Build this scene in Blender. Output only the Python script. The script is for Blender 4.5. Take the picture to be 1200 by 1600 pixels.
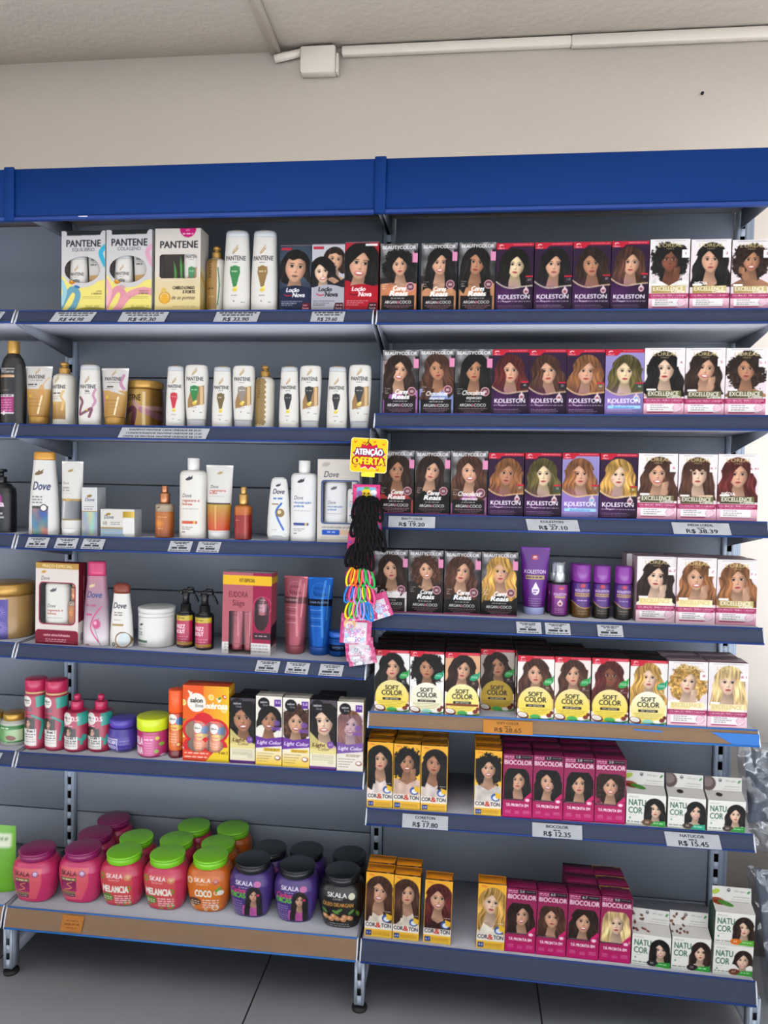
import bpy, math, random
import numpy as np
from mathutils import Matrix, Vector

# ------------------------------------------------------------------ scene, camera, light
scene = bpy.context.scene
for o in list(bpy.data.objects): bpy.data.objects.remove(o)
COL = scene.collection
ZO = 0.125                      # the floor is z = 0, shelf heights below are measured from 0.125

def make_camera():
    yaw, pit, rol = [math.radians(a) for a in (-6.57426, -2.54555, 1.22564)]
    F = Vector((math.sin(yaw)*math.cos(pit), math.cos(yaw)*math.cos(pit), math.sin(pit)))
    R = Vector((math.cos(yaw), -math.sin(yaw), 0)); U = R.cross(F)
    c, s = math.cos(rol), math.sin(rol)
    R2 = R*c + U*s; U2 = U*c - R*s
    cd = bpy.data.cameras.new('camera'); cam = bpy.data.objects.new('camera', cd); COL.objects.link(cam)
    cd.sensor_fit = 'HORIZONTAL'; cd.sensor_width = 36; cd.lens = 1146.26*36/1200
    cd.clip_start = 0.05
    M = Matrix((R2, U2, -F)).transposed().to_4x4(); M.translation = (0.25564, -1.92126, 1.29447+ZO)
    cam.matrix_world = M
    scene.camera = cam
make_camera()

scene.view_settings.view_transform = 'Standard'
scene.view_settings.look = 'None'
scene.view_settings.gamma = 1
scene.view_settings.use_curve_mapping = False
scene.view_settings.exposure = 0.69

w = bpy.data.worlds.new('daylight'); scene.world = w; w.use_nodes = True
w.node_tree.nodes['Background'].inputs[0].default_value = (0.86, 0.93, 1.0, 1)
w.node_tree.nodes['Background'].inputs[1].default_value = 0.85

def area(name, loc, target, sx, sy, power, col):
    l = bpy.data.lights.new(name, 'AREA'); l.shape = 'RECTANGLE'; l.size = sx; l.size_y = sy
    l.energy = power; l.color = col
    o = bpy.data.objects.new(name, l); COL.objects.link(o); o.location = loc
    o.rotation_euler = (Vector(target)-Vector(loc)).to_track_quat('-Z', 'Y').to_euler()
# daylight through the open shop front behind the camera, and through the door on the right
area('shop_front_daylight', (0.9, -3.3, 1.45), (0.3, 0, 1.2), 3.6, 2.2, 16, (1.0, 0.965, 0.92))
area('side_door_daylight', (3.0, -1.5, 1.5), (0.8, 0.36, 1.5), 1.4, 2.2, 1, (0.95, 0.97, 1.0))

# the sun comes in steeply through the shop front and falls on the floor behind the camera
sl_ = bpy.data.lights.new('sun', 'SUN'); sl_.energy = 19; sl_.angle = math.radians(2); sl_.color = (1.0, .96, .9)
so = bpy.data.objects.new('sun', sl_); COL.objects.link(so)
so.rotation_euler = Vector((-.16, .56, -.81)).to_track_quat('-Z', 'Y').to_euler()

# ------------------------------------------------------------------ colour helpers
def hx(s): return np.array([int(s[i:i+2], 16)/255 for i in (0, 2, 4)])
def lin(a):
    a = np.clip(a, 0, 1); return np.where(a <= .04045, a/12.92, ((a+.055)/1.055)**2.4)
def lin3(s): return tuple(float(v) for v in lin(hx(s)))

MATS = {}
def pm(name, col, rough=.5, metal=0.0, coat=0.0, var=.06, scale=30.0, bump=0.0, alpha=1.0, trans=0.0, spec=.35):
    """plain paint / plastic / metal with a little procedural variation"""
    if name in MATS: return MATS[name]
    m = bpy.data.materials.new(name); m.use_nodes = True; nt = m.node_tree; b = nt.nodes['Principled BSDF']
    tc = nt.nodes.new('ShaderNodeTexCoord'); nz = nt.nodes.new('ShaderNodeTexNoise')
    nz.inputs['Scale'].default_value = scale; nz.inputs['Detail'].default_value = 4
    nt.links.new(tc.outputs['Object'], nz.inputs['Vector'])
    mr = nt.nodes.new('ShaderNodeMapRange'); mr.inputs['To Min'].default_value = 1-var; mr.inputs['To Max'].default_value = 1+var
    nt.links.new(nz.outputs['Fac'], mr.inputs['Value'])
    vm = nt.nodes.new('ShaderNodeVectorMath'); vm.operation = 'SCALE'
    vm.inputs[0].default_value = lin3(col); nt.links.new(mr.outputs[0], vm.inputs['Scale'])
    nt.links.new(vm.outputs[0], b.inputs['Base Color'])
    b.inputs['Roughness'].default_value = rough; b.inputs['Metallic'].default_value = metal
    b.inputs['Coat Weight'].default_value = coat; b.inputs['Specular IOR Level'].default_value = spec; b.inputs['Alpha'].default_value = alpha
    b.inputs['Transmission Weight'].default_value = trans
    if bump:
        bp = nt.nodes.new('ShaderNodeBump'); bp.inputs['Strength'].default_value = bump; bp.inputs['Distance'].default_value = .004
        nt.links.new(nz.outputs['Fac'], bp.inputs['Height']); nt.links.new(bp.outputs[0], b.inputs['Normal'])
    MATS[name] = m; return m
def print_mat(name, rough, metal=0.0, coat=0.0, spec=.12):
    """printed packaging: the ink is the colour attribute of the mesh"""
    if name in MATS: return MATS[name]
    m = bpy.data.materials.new(name); m.use_nodes = True; nt = m.node_tree; b = nt.nodes['Principled BSDF']
    at = nt.nodes.new('ShaderNodeAttribute'); at.attribute_name = 'ink'
    nz = nt.nodes.new('ShaderNodeTexNoise'); nz.inputs['Scale'].default_value = 60
    tc = nt.nodes.new('ShaderNodeTexCoord'); nt.links.new(tc.outputs['Object'], nz.inputs['Vector'])
    mr = nt.nodes.new('ShaderNodeMapRange'); mr.inputs['To Min'].default_value = rough*.85; mr.inputs['To Max'].default_value = rough*1.15
    nt.links.new(nz.outputs['Fac'], mr.inputs['Value']); nt.links.new(mr.outputs[0], b.inputs['Roughness'])
    nt.links.new(at.outputs['Color'], b.inputs['Base Color'])
    b.inputs['Metallic'].default_value = metal; b.inputs['Coat Weight'].default_value = coat; b.inputs['Specular IOR Level'].default_value = spec
    b.inputs['Coat Roughness'].default_value = .12
    MATS[name] = m; return m
CARTON = print_mat('printed_carton', .42)
PLASTIC = print_mat('printed_plastic', .3, 0, .12, .45)
FOIL = print_mat('printed_metallic_foil', .3, .55)
PAPER = print_mat('printed_paper', .6)
def film_mat(name='clear_film', tint=(1, 1, 1), fac=.035):
    if name in MATS: return MATS[name]
    m = bpy.data.materials.new(name); m.use_nodes = True; nt = m.node_tree; nt.nodes.clear()
    out = nt.nodes.new('ShaderNodeOutputMaterial'); mx = nt.nodes.new('ShaderNodeMixShader')
    t = nt.nodes.new('ShaderNodeBsdfTransparent'); g = nt.nodes.new('ShaderNodeBsdfGlossy')
    t.inputs[0].default_value = (*tint, 1); g.inputs['Roughness'].default_value = .12; g.inputs[0].default_value = (.9, .92, .95, 1)
    nz = nt.nodes.new('ShaderNodeTexNoise'); nz.inputs['Scale'].default_value = 40
    mr = nt.nodes.new('ShaderNodeMapRange'); mr.inputs['To Min'].default_value = fac*.3; mr.inputs['To Max'].default_value = fac*1.7
    nt.links.new(nz.outputs['Fac'], mr.inputs['Value']); nt.links.new(mr.outputs[0], mx.inputs[0])
    nt.links.new(t.outputs[0], mx.inputs[1]); nt.links.new(g.outputs[0], mx.inputs[2]); nt.links.new(mx.outputs[0], out.inputs[0])
    MATS[name] = m; return m

# ------------------------------------------------------------------ mesh helpers
def new_mesh(name, verts, quads, mats, ink=None, smooth=False, midx=None, tris=None):
    verts = np.asarray(verts, np.float32).reshape(-1, 3)
    faces = np.asarray(quads, np.int32).reshape(-1, 4)
    me = bpy.data.meshes.new(name)
    me.vertices.add(len(verts)); me.vertices.foreach_set('co', verts.ravel())
    nq = len(faces); nt_ = 0 if tris is None else len(tris)
    loops = faces.ravel(); starts = np.arange(nq)*4; tot = np.full(nq, 4)
    if nt_:
        tr = np.asarray(tris, np.int32).reshape(-1, 3)
        starts = np.concatenate([starts, nq*4+np.arange(nt_)*3]); loops = np.concatenate([loops, tr.ravel()])
        tot = np.concatenate([tot, np.full(nt_, 3)])
    me.loops.add(len(loops)); me.loops.foreach_set('vertex_index', loops.astype(np.int32))
    me.polygons.add(nq+nt_); me.polygons.foreach_set('loop_start', starts.astype(np.int32))
    me.polygons.foreach_set('loop_total', tot.astype(np.int32))
    if smooth: me.polygons.foreach_set('use_smooth', np.ones(nq+nt_, bool))
    for m in (mats if isinstance(mats, (list, tuple)) else [mats]): me.materials.append(m)
    if midx is not None: me.polygons.foreach_set('material_index', np.asarray(midx, np.int32))
    if ink is not None:
        at = me.color_attributes.new('ink', 'FLOAT_COLOR', 'POINT')
        c = np.ones((len(verts), 4), np.float32); c[:, :3] = lin(np.asarray(ink))*.6; at.data.foreach_set('color', c.ravel())
    me.update(calc_edges=True); me.validate()
    return me
def link(name, me, parent=None, loc=None, rot=None):
    o = bpy.data.objects.new(name, me); COL.objects.link(o)
    if parent is not None: o.parent = parent
    if loc is not None: o.location = loc
    if rot is not None: o.rotation_euler = rot
    return o
def tag(o, label=None, cat=None, group=None, kind=None):
    if label: o['label'] = label
    if cat: o['category'] = cat
    if group: o['group'] = group
    if kind: o['kind'] = kind
    return o
def empty(name, loc, rot=(0, 0, 0)):
    o = bpy.data.objects.new(name, None); COL.objects.link(o); o.location = loc; o.rotation_euler = rot; o.empty_display_size = .02
    return o

class MB:
    """collects quads / ngons with a per-vertex colour"""
    def __init__(s): s.v = []; s.q = []; s.t = []; s.c = []; s.n = 0
    def add(s, v, q, c, t=None):
        v = np.asarray(v, float).reshape(-1, 3); c = np.asarray(c, float)
        if c.ndim == 1: c = np.tile(c, (len(v), 1))
        s.v.append(v); s.c.append(c)
        if len(q): s.q.append(np.asarray(q).reshape(-1, 4)+s.n)
        if t is not None and len(t): s.t.append(np.asarray(t).reshape(-1, 3)+s.n)
        s.n += len(v)
    def quad(s, pts, c='808080'): s.add(pts, [[0, 1, 2, 3]], hx(c))
    def box(s, x0, x1, y0, y1, z0, z1, c='808080'):
        p = [(x, y, z) for z in (z0, z1) for y in (y0, y1) for x in (x0, x1)]
        s.add(p, [[0, 1, 5, 4], [1, 3, 7, 5], [3, 2, 6, 7], [2, 0, 4, 6], [4, 5, 7, 6], [0, 2, 3, 1]], hx(c))
    def bbox(s, x0, x1, y0, y1, z0, z1, b=.002, c='808080'):
        """box with chamfered edges: built as three nested extents"""
        X = [(x0, x0+b), (x1-b, x1)]
        P = {}
        pts = []
        def vid(p):
            k = tuple(round(a, 6) for a in p)
            if k not in P: P[k] = len(pts); pts.append(p)
            return P[k]
        f = []
        xs, ys, zs = (x0, x1), (y0, y1), (z0, z1)
        ins = lambda r, i: r[i]+(b if i == 0 else -b)
        for i in (0, 1):
            f.append([vid((xs[i], ins(ys, a), ins(zs, d))) for a, d in ((0, 0), (1, 0), (1, 1), (0, 1))][::1 if i else -1])
            f.append([vid((ins(xs, a), ys[i], ins(zs, d))) for a, d in ((0, 0), (1, 0), (1, 1), (0, 1))][::-1 if i else 1])
            f.append([vid((ins(xs, a), ins(ys, d), zs[i])) for a, d in ((0, 0), (1, 0), (1, 1), (0, 1))][::1 if i else -1])
        for i in (0, 1):
            for j in (0, 1):
                sgn = 1 if (i+j) % 2 else -1
                f.append([vid((xs[i], ins(ys, j), ins(zs, 0))), vid((xs[i], ins(ys, j), ins(zs, 1))), vid((ins(xs, i), ys[j], ins(zs, 1))), vid((ins(xs, i), ys[j], ins(zs, 0)))][::sgn])
                f.append([vid((xs[i], ins(ys, 0), ins(zs, j))), vid((xs[i], ins(ys, 1), ins(zs, j))), vid((ins(xs, i), ins(ys, 1), zs[j])), vid((ins(xs, i), ins(ys, 0), zs[j]))][::-sgn])
                f.append([vid((ins(xs, 0), ys[i], ins(zs, j))), vid((ins(xs, 1), ys[i], ins(zs, j))), vid((ins(xs, 1), ins(ys, i), zs[j])), vid((ins(xs, 0), ins(ys, i), zs[j]))][::sgn])
        t = []
        for i in (0, 1):
            for j in (0, 1):
                for k in (0, 1):
                    t.append([vid((xs[i], ins(ys, j), ins(zs, k))), vid((ins(xs, i), ys[j], ins(zs, k))), vid((ins(xs, i), ins(ys, j), zs[k]))])
        s.add(pts, f, hx(c), t)
    def tube(s, path, r, n=8, c='808080', closed=False, ry=None):
        P = [Vector(p) for p in path]; m = len(P); rings = []
        for i in range(m):
            a = P[(i-1) % m] if closed or i > 0 else P[i]; b = P[(i+1) % m] if closed or i < m-1 else P[i]
            d = (b-a).normalized(); up = Vector((0, 1, 0)) if abs(d.y) < .9 else Vector((1, 0, 0))
            u = d.cross(up).normalized(); v2 = d.cross(u)
            rr = r[i] if hasattr(r, '__len__') else r
            rings.append([P[i]+u*math.cos(k*2*math.pi/n)*rr+v2*math.sin(k*2*math.pi/n)*(ry or rr) for k in range(n)])
        v = [p for g in rings for p in g]; q = []
        for i in range(m if closed else m-1):
            j = (i+1) % m
            for k in range(n): q.append([i*n+k, i*n+(k+1) % n, j*n+(k+1) % n, j*n+k])
        t = []
        if not closed:
            for base, sg in ((0, -1), ((m-1)*n, 1)):
                for k in range(1, n-1): t.append([base, base+k, base+k+1][::sg])
        s.add(v, q, hx(c), t)
    def grid(s, P0, U, V, cv, nx, ny, hole=None):
        """panel spanned by U (to the right) and V (upwards) from P0 (lower left), printed with cv"""
        P0, U, V = [np.asarray(a, float) for a in (P0, U, V)]
        gu = np.linspace(0, 1, nx+1); gv = np.linspace(0, 1, ny+1)
        uu, vv = np.meshgrid(gu, gv)
        pts = P0+uu[..., None]*U+vv[..., None]*V
        col = cv.sample(uu, 1-vv) if hasattr(cv, 'sample') else np.broadcast_to(hx(cv), uu.shape+(3,))
        i = np.arange((nx+1)*(ny+1)).reshape(ny+1, nx+1)
        q = np.stack([i[:-1, :-1], i[:-1, 1:], i[1:, 1:], i[1:, :-1]], -1).reshape(-1, 4)
        if hole is not None:
            cu = (gu[:-1]+gu[1:])/2; cvv = 1-(gv[:-1]+gv[1:])/2
            a, b = np.meshgrid(cu, cvv); q = q[~hole(a, b).ravel()]
        s.add(pts.reshape(-1, 3), q, col.reshape(-1, 3))
    def build(s, name, mat, parent=None, smooth=False, ink=True, loc=None, rot=None):
        v = np.concatenate(s.v); q = np.concatenate(s.q) if s.q else np.zeros((0, 4), int)
        t = np.concatenate(s.t) if s.t else None
        me = new_mesh(name, v, q, mat, np.concatenate(s.c) if ink else None, smooth, tris=t)
        return link(name, me, parent, loc, rot)

def lathe(prof, cv=None, base='FFFFFF', nf=28, nb=10, rows=None, n_exp=2.0, cap=True):
    """body from a profile of (z, half width, half depth[, y shift]); cv is printed on the front half"""
    prof = [tuple(p)+((0,) if len(p) == 3 else ()) for p in prof]
    P = np.array(prof, float)
    if rows:
        # arc length resample
        d = np.r_[0, np.cumsum(np.hypot(np.hypot(np.diff(P[:, 0]), np.diff(P[:, 1])), 1e-9))]
        g = np.linspace(0, d[-1], rows); t = np.sort(np.r_[g[[np.min(np.abs(d-v)) > d[-1]/rows*.45 for v in g]], d]); P = np.stack([np.interp(t, d, P[:, k]) for k in range(4)], 1)
    x = np.linspace(-1, 1, nf+1); th = np.arcsin(x*.999)*.55+x*(math.pi/2)*.45           # front half angles, -pi/2..pi/2
    tb = np.linspace(math.pi/2, 3*math.pi/2, nb+1)[1:-1]
    ang = np.r_[th, tb]; sx = np.sin(ang); cy = -np.cos(ang)
    e = 2/n_exp; sx = np.sign(sx)*abs(sx)**e; cy = np.sign(cy)*abs(cy)**e
    n = len(ang); m = len(P)
    V = np.zeros((m, n, 3)); V[..., 0] = P[:, 1:2]*sx; V[..., 1] = P[:, 2:3]*cy+P[:, 3:4]; V[..., 2] = P[:, 0:1]
    C = np.broadcast_to(hx(base), (m, n, 3)).copy()
    if cv is not None:
        rx = P[:, 1].max(); z0, z1 = P[0, 0], P[-1, 0]
        u = np.clip((V[..., 0]/rx+1)/2, 0, 1); vv = 1-(V[..., 2]-z0)/(z1-z0)
        cc = cv.sample(u, vv); fr = (V[..., 1]-P[:, 3:4] < P[:, 2:3]*.02+1e-6)[..., None]
        C = np.where(fr, cc, C)
    i = np.arange(m*n).reshape(m, n); j = np.roll(i, -1, 1)
    q = np.stack([i[:-1], j[:-1], j[1:], i[1:]], -1).reshape(-1, 4)
    V = V.reshape(-1, 3); C = C.reshape(-1, 3); t = []
    if cap:
        V = np.vstack([V, [0, P[0, 3], P[0, 0]], [0, P[-1, 3], P[-1, 0]]]); C = np.vstack([C, C[0], C[-n//2]])
        a, b = m*n, m*n+1
        t = [[a, (k+1) % n, k] for k in range(n)]+[[b, (m-1)*n+k, (m-1)*n+(k+1) % n] for k in range(n)]
    return V, q, C, t
def lathe_obj(name, prof, mat, parent, cv=None, base='FFFFFF', smooth=True, rows=None, nf=16, nb=8, n_exp=2.0, loc=None, rot=None):
    V, q, C, t = lathe(prof, cv, base, nf, nb, rows, n_exp)
    me = new_mesh(name, V, q, mat, C, smooth, tris=t)
    return link(name, me, parent, loc, rot)
# ------------------------------------------------------------------ lettering atlas (Blender's own font, turned into masks)
GL = {}
def _extent(body, want=False):
    cu = bpy.data.curves.new('letter', 'FONT'); cu.body = body; cu.size = 1; cu.resolution_u = 3
    ob = bpy.data.objects.new('letter', cu); COL.objects.link(ob)
    bpy.context.view_layer.update()
    ev = ob.evaluated_get(bpy.context.evaluated_depsgraph_get()); me = ev.to_mesh()
    me.calc_loop_triangles()
    co = np.zeros(len(me.vertices)*3); me.vertices.foreach_get('co', co); co = co.reshape(-1, 3)[:, :2]
    tr = np.zeros(len(me.loop_triangles)*3, np.int32); me.loop_triangles.foreach_get('vertices', tr); tr = tr.reshape(-1, 3)
    ev.to_mesh_clear(); bpy.data.objects.remove(ob); bpy.data.curves.remove(cu)
    return co, tr
PX = 40
def glyph(ch):
    if ch in GL: return GL[ch]
    hh, _ = _extent('HH'); hch, _ = _extent('H'+ch+'H')
    adv = (hch[:, 0].max()-hch[:, 0].min())-(hh[:, 0].max()-hh[:, 0].min())
    W = int(math.ceil((adv+.1)*PX*2)); H = int(1.35*PX*2); m = np.zeros((H, max(W, 2)), bool)
    if ch != ' ':
        co, tr = _extent(ch)
        Y, X = np.mgrid[0:H, 0:m.shape[1]]; X = (X+.5)/(PX*2)-.05; Y = 1.02-(Y+.5)/(PX*2)
        for a, b, c in tr:
            (ax, ay), (bx, by), (cx, cy) = co[a], co[b], co[c]
            x0, x1 = sorted((min(ax, bx, cx), max(ax, bx, cx))); y0, y1 = min(ay, by, cy), max(ay, by, cy)
            i0, i1 = max(0, int((x0+.05)*PX*2)-1), min(m.shape[1], int((x1+.05)*PX*2)+2)
            j0, j1 = max(0, int((1.02-y1)*PX*2)-1), min(H, int((1.02-y0)*PX*2)+2)
            xx, yy = X[j0:j1, i0:i1], Y[j0:j1, i0:i1]
            d1 = (xx-bx)*(ay-by)-(ax-bx)*(yy-by); d2 = (xx-cx)*(by-cy)-(bx-cx)*(yy-cy); d3 = (xx-ax)*(cy-ay)-(cx-ax)*(yy-ay)
            m[j0:j1, i0:i1] |= ~(((d1 < 0) | (d2 < 0) | (d3 < 0)) & ((d1 > 0) | (d2 > 0) | (d3 > 0)))
    H2, W2 = H//2, m.shape[1]//2
    a = m[:H2*2, :W2*2].reshape(H2, 2, W2, 2).mean((1, 3))
    GL[ch] = (a, adv); return GL[ch]
TM = {}
def text_mask(s, bold=0):
    k = (s, bold)
    if k in TM: return TM[k]
    adv = [glyph(c)[1] for c in s]; W = int((sum(adv)+.3)*PX)+4; H = glyph('H')[0].shape[0]
    m = np.zeros((H, W)); x = 0
    for c, a in zip(s, adv):
        g = glyph(c)[0]; i = int(round(x*PX)); w_ = min(g.shape[1], W-i); m[:, i:i+w_] = np.maximum(m[:, i:i+w_], g[:, :w_]); x += a
    for _ in range(bold):
        p = np.pad(m, 1); m = np.maximum.reduce([p[1:-1, 1:-1], p[1:-1, 2:], p[1:-1, :-2], p[2:, 1:-1]])
    TM[k] = (m, x*PX); return TM[k]

RND = np.random.RandomState(7)
NT = RND.rand(64, 64)
def vnoise(x, y):
    xi = np.floor(x).astype(int); yi = np.floor(y).astype(int); fx = x-xi; fy = y-yi
    fx = fx*fx*(3-2*fx); fy = fy*fy*(3-2*fy)
    a = NT[yi % 64, xi % 64]; b = NT[yi % 64, (xi+1) % 64]; c = NT[(yi+1) % 64, xi % 64]; d = NT[(yi+1) % 64, (xi+1) % 64]
    return (a*(1-fx)+b*fx)*(1-fy)+(c*(1-fx)+d*fx)*fy

class Cv:
    """a small print: x runs 0..1, y runs downwards 0..asp"""
    def __init__(s, cols, asp, col):
        s.k = 2; s.W = int(cols)*s.k; s.asp = asp; s.H = max(4, int(round(s.W*asp))); s.H += s.H % 2
        s.a = np.empty((s.H, s.W, 3)); s.a[:] = hx(col)
        Y, X = np.mgrid[0:s.H, 0:s.W]; s.X = (X+.5)/s.W; s.Y = (Y+.5)/s.H*asp
    def box(s, x0, y0, x1, y1):
        return (slice(max(0, int(y0/s.asp*s.H)-1), min(s.H, int(y1/s.asp*s.H)+2)), slice(max(0, int(x0*s.W)-1), min(s.W, int(x1*s.W)+2)))
    def put(s, sl, m, col, al=1.0):
        if isinstance(col, str): col = hx(col)
        m = (np.asarray(m, float)*al)[..., None]; s.a[sl] = s.a[sl]*(1-m)+col*m
    def rect(s, x0, y0, x1, y1, col, al=1.0, r=0.0):
        sl = s.box(x0, y0, x1, y1); X, Y = s.X[sl], s.Y[sl]
        if r: 
            dx = np.maximum(abs(X-(x0+x1)/2)-((x1-x0)/2-r), 0); dy = np.maximum(abs(Y-(y0+y1)/2)-((y1-y0)/2-r), 0); m = dx*dx+dy*dy < r*r
        else: m = (X >= x0) & (X < x1) & (Y >= y0) & (Y < y1)
        s.put(sl, m, col, al)
    def grad(s, x0, y0, x1, y1, c0, c1, horiz=False, mask=None):
        sl = s.box(x0, y0, x1, y1); X, Y = s.X[sl], s.Y[sl]; t = np.clip((X-x0)/(x1-x0) if horiz else (Y-y0)/(y1-y0), 0, 1)[..., None]
        m = (X >= x0) & (X < x1) & (Y >= y0) & (Y < y1)
        if mask is not None: m = m & mask(X, Y)
        s.put(sl, m, hx(c0)*(1-t)+hx(c1)*t)
    def ell(s, cx, cy, rx, ry, col, al=1.0, rot=0.0, soft=0.0):
        R = max(rx, ry)*(1+soft); sl = s.box(cx-R, cy-R, cx+R, cy+R); X, Y = s.X[sl]-cx, s.Y[sl]-cy
        c, n = math.cos(rot), math.sin(rot); u, v = X*c+Y*n, -X*n+Y*c; d = np.sqrt((u/rx)**2+(v/ry)**2)
        s.put(sl, np.clip((1+soft-d)/(2*soft+1e-6), 0, 1) if soft else d < 1, col, al)
    def ring(s, cx, cy, r, wd, col, al=1.0):
        sl = s.box(cx-r, cy-r, cx+r, cy+r); d = np.hypot(s.X[sl]-cx, s.Y[sl]-cy); s.put(sl, (d < r) & (d > r-wd), col, al)
    def poly(s, pts, col, al=1.0):
        xs = [p[0] for p in pts]; ys = [p[1] for p in pts]; sl = s.box(min(xs), min(ys), max(xs), max(ys)); X, Y = s.X[sl], s.Y[sl]
        m = np.zeros(X.shape, bool); n = len(pts)
        for i in range(n):
            (x0, y0), (x1, y1) = pts[i], pts[(i+1) % n]
            if y0 == y1: continue
            m ^= ((Y >= min(y0, y1)) & (Y < max(y0, y1)) & (X < x0+(Y-y0)*(x1-x0)/(y1-y0)))
        s.put(sl, m, col, al)
    def curve(s, pts, wd, col, al=1.0):
        """thick smooth stroke through points"""
        P = np.array(pts, float); t = np.linspace(0, len(P)-1, 12*len(P)); i = np.clip(t.astype(int), 0, len(P)-2); f = t-i
        g = lambda k: P[np.clip(k, 0, len(P)-1)]
        a, b, c, d = g(i-1), g(i), g(i+1), g(i+2); f = f[:, None]
        Q = .5*((2*b)+(c-a)*f+(2*a-5*b+4*c-d)*f*f+(3*b-a-3*c+d)*f**3)
        sl = s.box(Q[:, 0].min()-wd, Q[:, 1].min()-wd, Q[:, 0].max()+wd, Q[:, 1].max()+wd); X, Y = s.X[sl], s.Y[sl]
        m = np.zeros(X.shape, bool)
        for k in range(len(Q)-1):
            x0, y0 = Q[k]; dx, dy = Q[k+1]-Q[k]; L = dx*dx+dy*dy+1e-12; u = np.clip(((X-x0)*dx+(Y-y0)*dy)/L, 0, 1)
            m |= (X-x0-u*dx)**2+(Y-y0-u*dy)**2 < (wd/2)**2
        s.put(sl, m, col, al)
    def text(s, t, x, y, h, col, w=None, bold=0, shear=0.0, al='l', rot=0.0, a=1.0):
        """baseline y, capital height h; w squeezes the line to a width"""
        m, L = text_mask(t, bold); ch = .73*PX; sy = ch/h; W0 = L/sy; sx = L/w if w else sy; Wd = w or W0
        x0 = x if al == 'l' else x-Wd/2 if al == 'c' else x-Wd
        if rot: R = Wd+h; sl = s.box(x0-R, y-R, x0+R, y+R)
        else: sl = s.box(x0-h, y-1.5*h, x0+Wd+h, y+.5*h)
        X, Y = s.X[sl]-x0, s.Y[sl]-y
        if rot: c, n = math.cos(rot), math.sin(rot); X, Y = X*c-Y*n, X*n+Y*c
        X = X+Y*shear
        u = X*sx+.05*PX-.5; v = Y*sy+1.02*PX-.5
        ui = np.floor(u).astype(int); vi = np.floor(v).astype(int); fu, fv = u-ui, v-vi
        H, W = m.shape; ok = (ui >= 0) & (ui < W-1) & (vi >= 0) & (vi < H-1); ui = np.clip(ui, 0, W-2); vi = np.clip(vi, 0, H-2)
        k = (m[vi, ui]*(1-fu)+m[vi, ui+1]*fu)*(1-fv)+(m[vi+1, ui]*(1-fu)+m[vi+1, ui+1]*fu)*fv
        s.put(sl, k*ok, col, a)
    def greek(s, x0, x1, y, h, col, al=.8, seed=0):
        """copy too small to read in the photograph: broken hair lines"""
        r = random.Random(seed*7+int(y*1000)); x = x0
        while x < x1-h: 
            L = r.uniform(1.5, 5)*h; s.rect(x, y, min(x+L, x1), y+h, col, al); x += L+h*.8
    def noise(s, amt, fx, fy, sl=None):
        s.a *= (1+amt*(vnoise(s.X*fx+3, s.Y*fy+5)-.5))[..., None]
    def sample(s, u, v):
        if not hasattr(s, 'r'): s.r = s.a.reshape(s.H//2, 2, s.W//2, 2, 3).mean((1, 3))
        H, W = s.r.shape[:2]; x = np.clip(u*W-.5, 0, W-1.001); y = np.clip(v*H-.5, 0, H-1.001)
        xi = x.astype(int); yi = y.astype(int); fx = (x-xi)[..., None]; fy = (y-yi)[..., None]; xj = np.minimum(xi+1, W-1); yj = np.minimum(yi+1, H-1)
        return (s.r[yi, xi]*(1-fx)+s.r[yi, xj]*fx)*(1-fy)+(s.r[yj, xi]*(1-fx)+s.r[yj, xj]*fx)*fy

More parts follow.
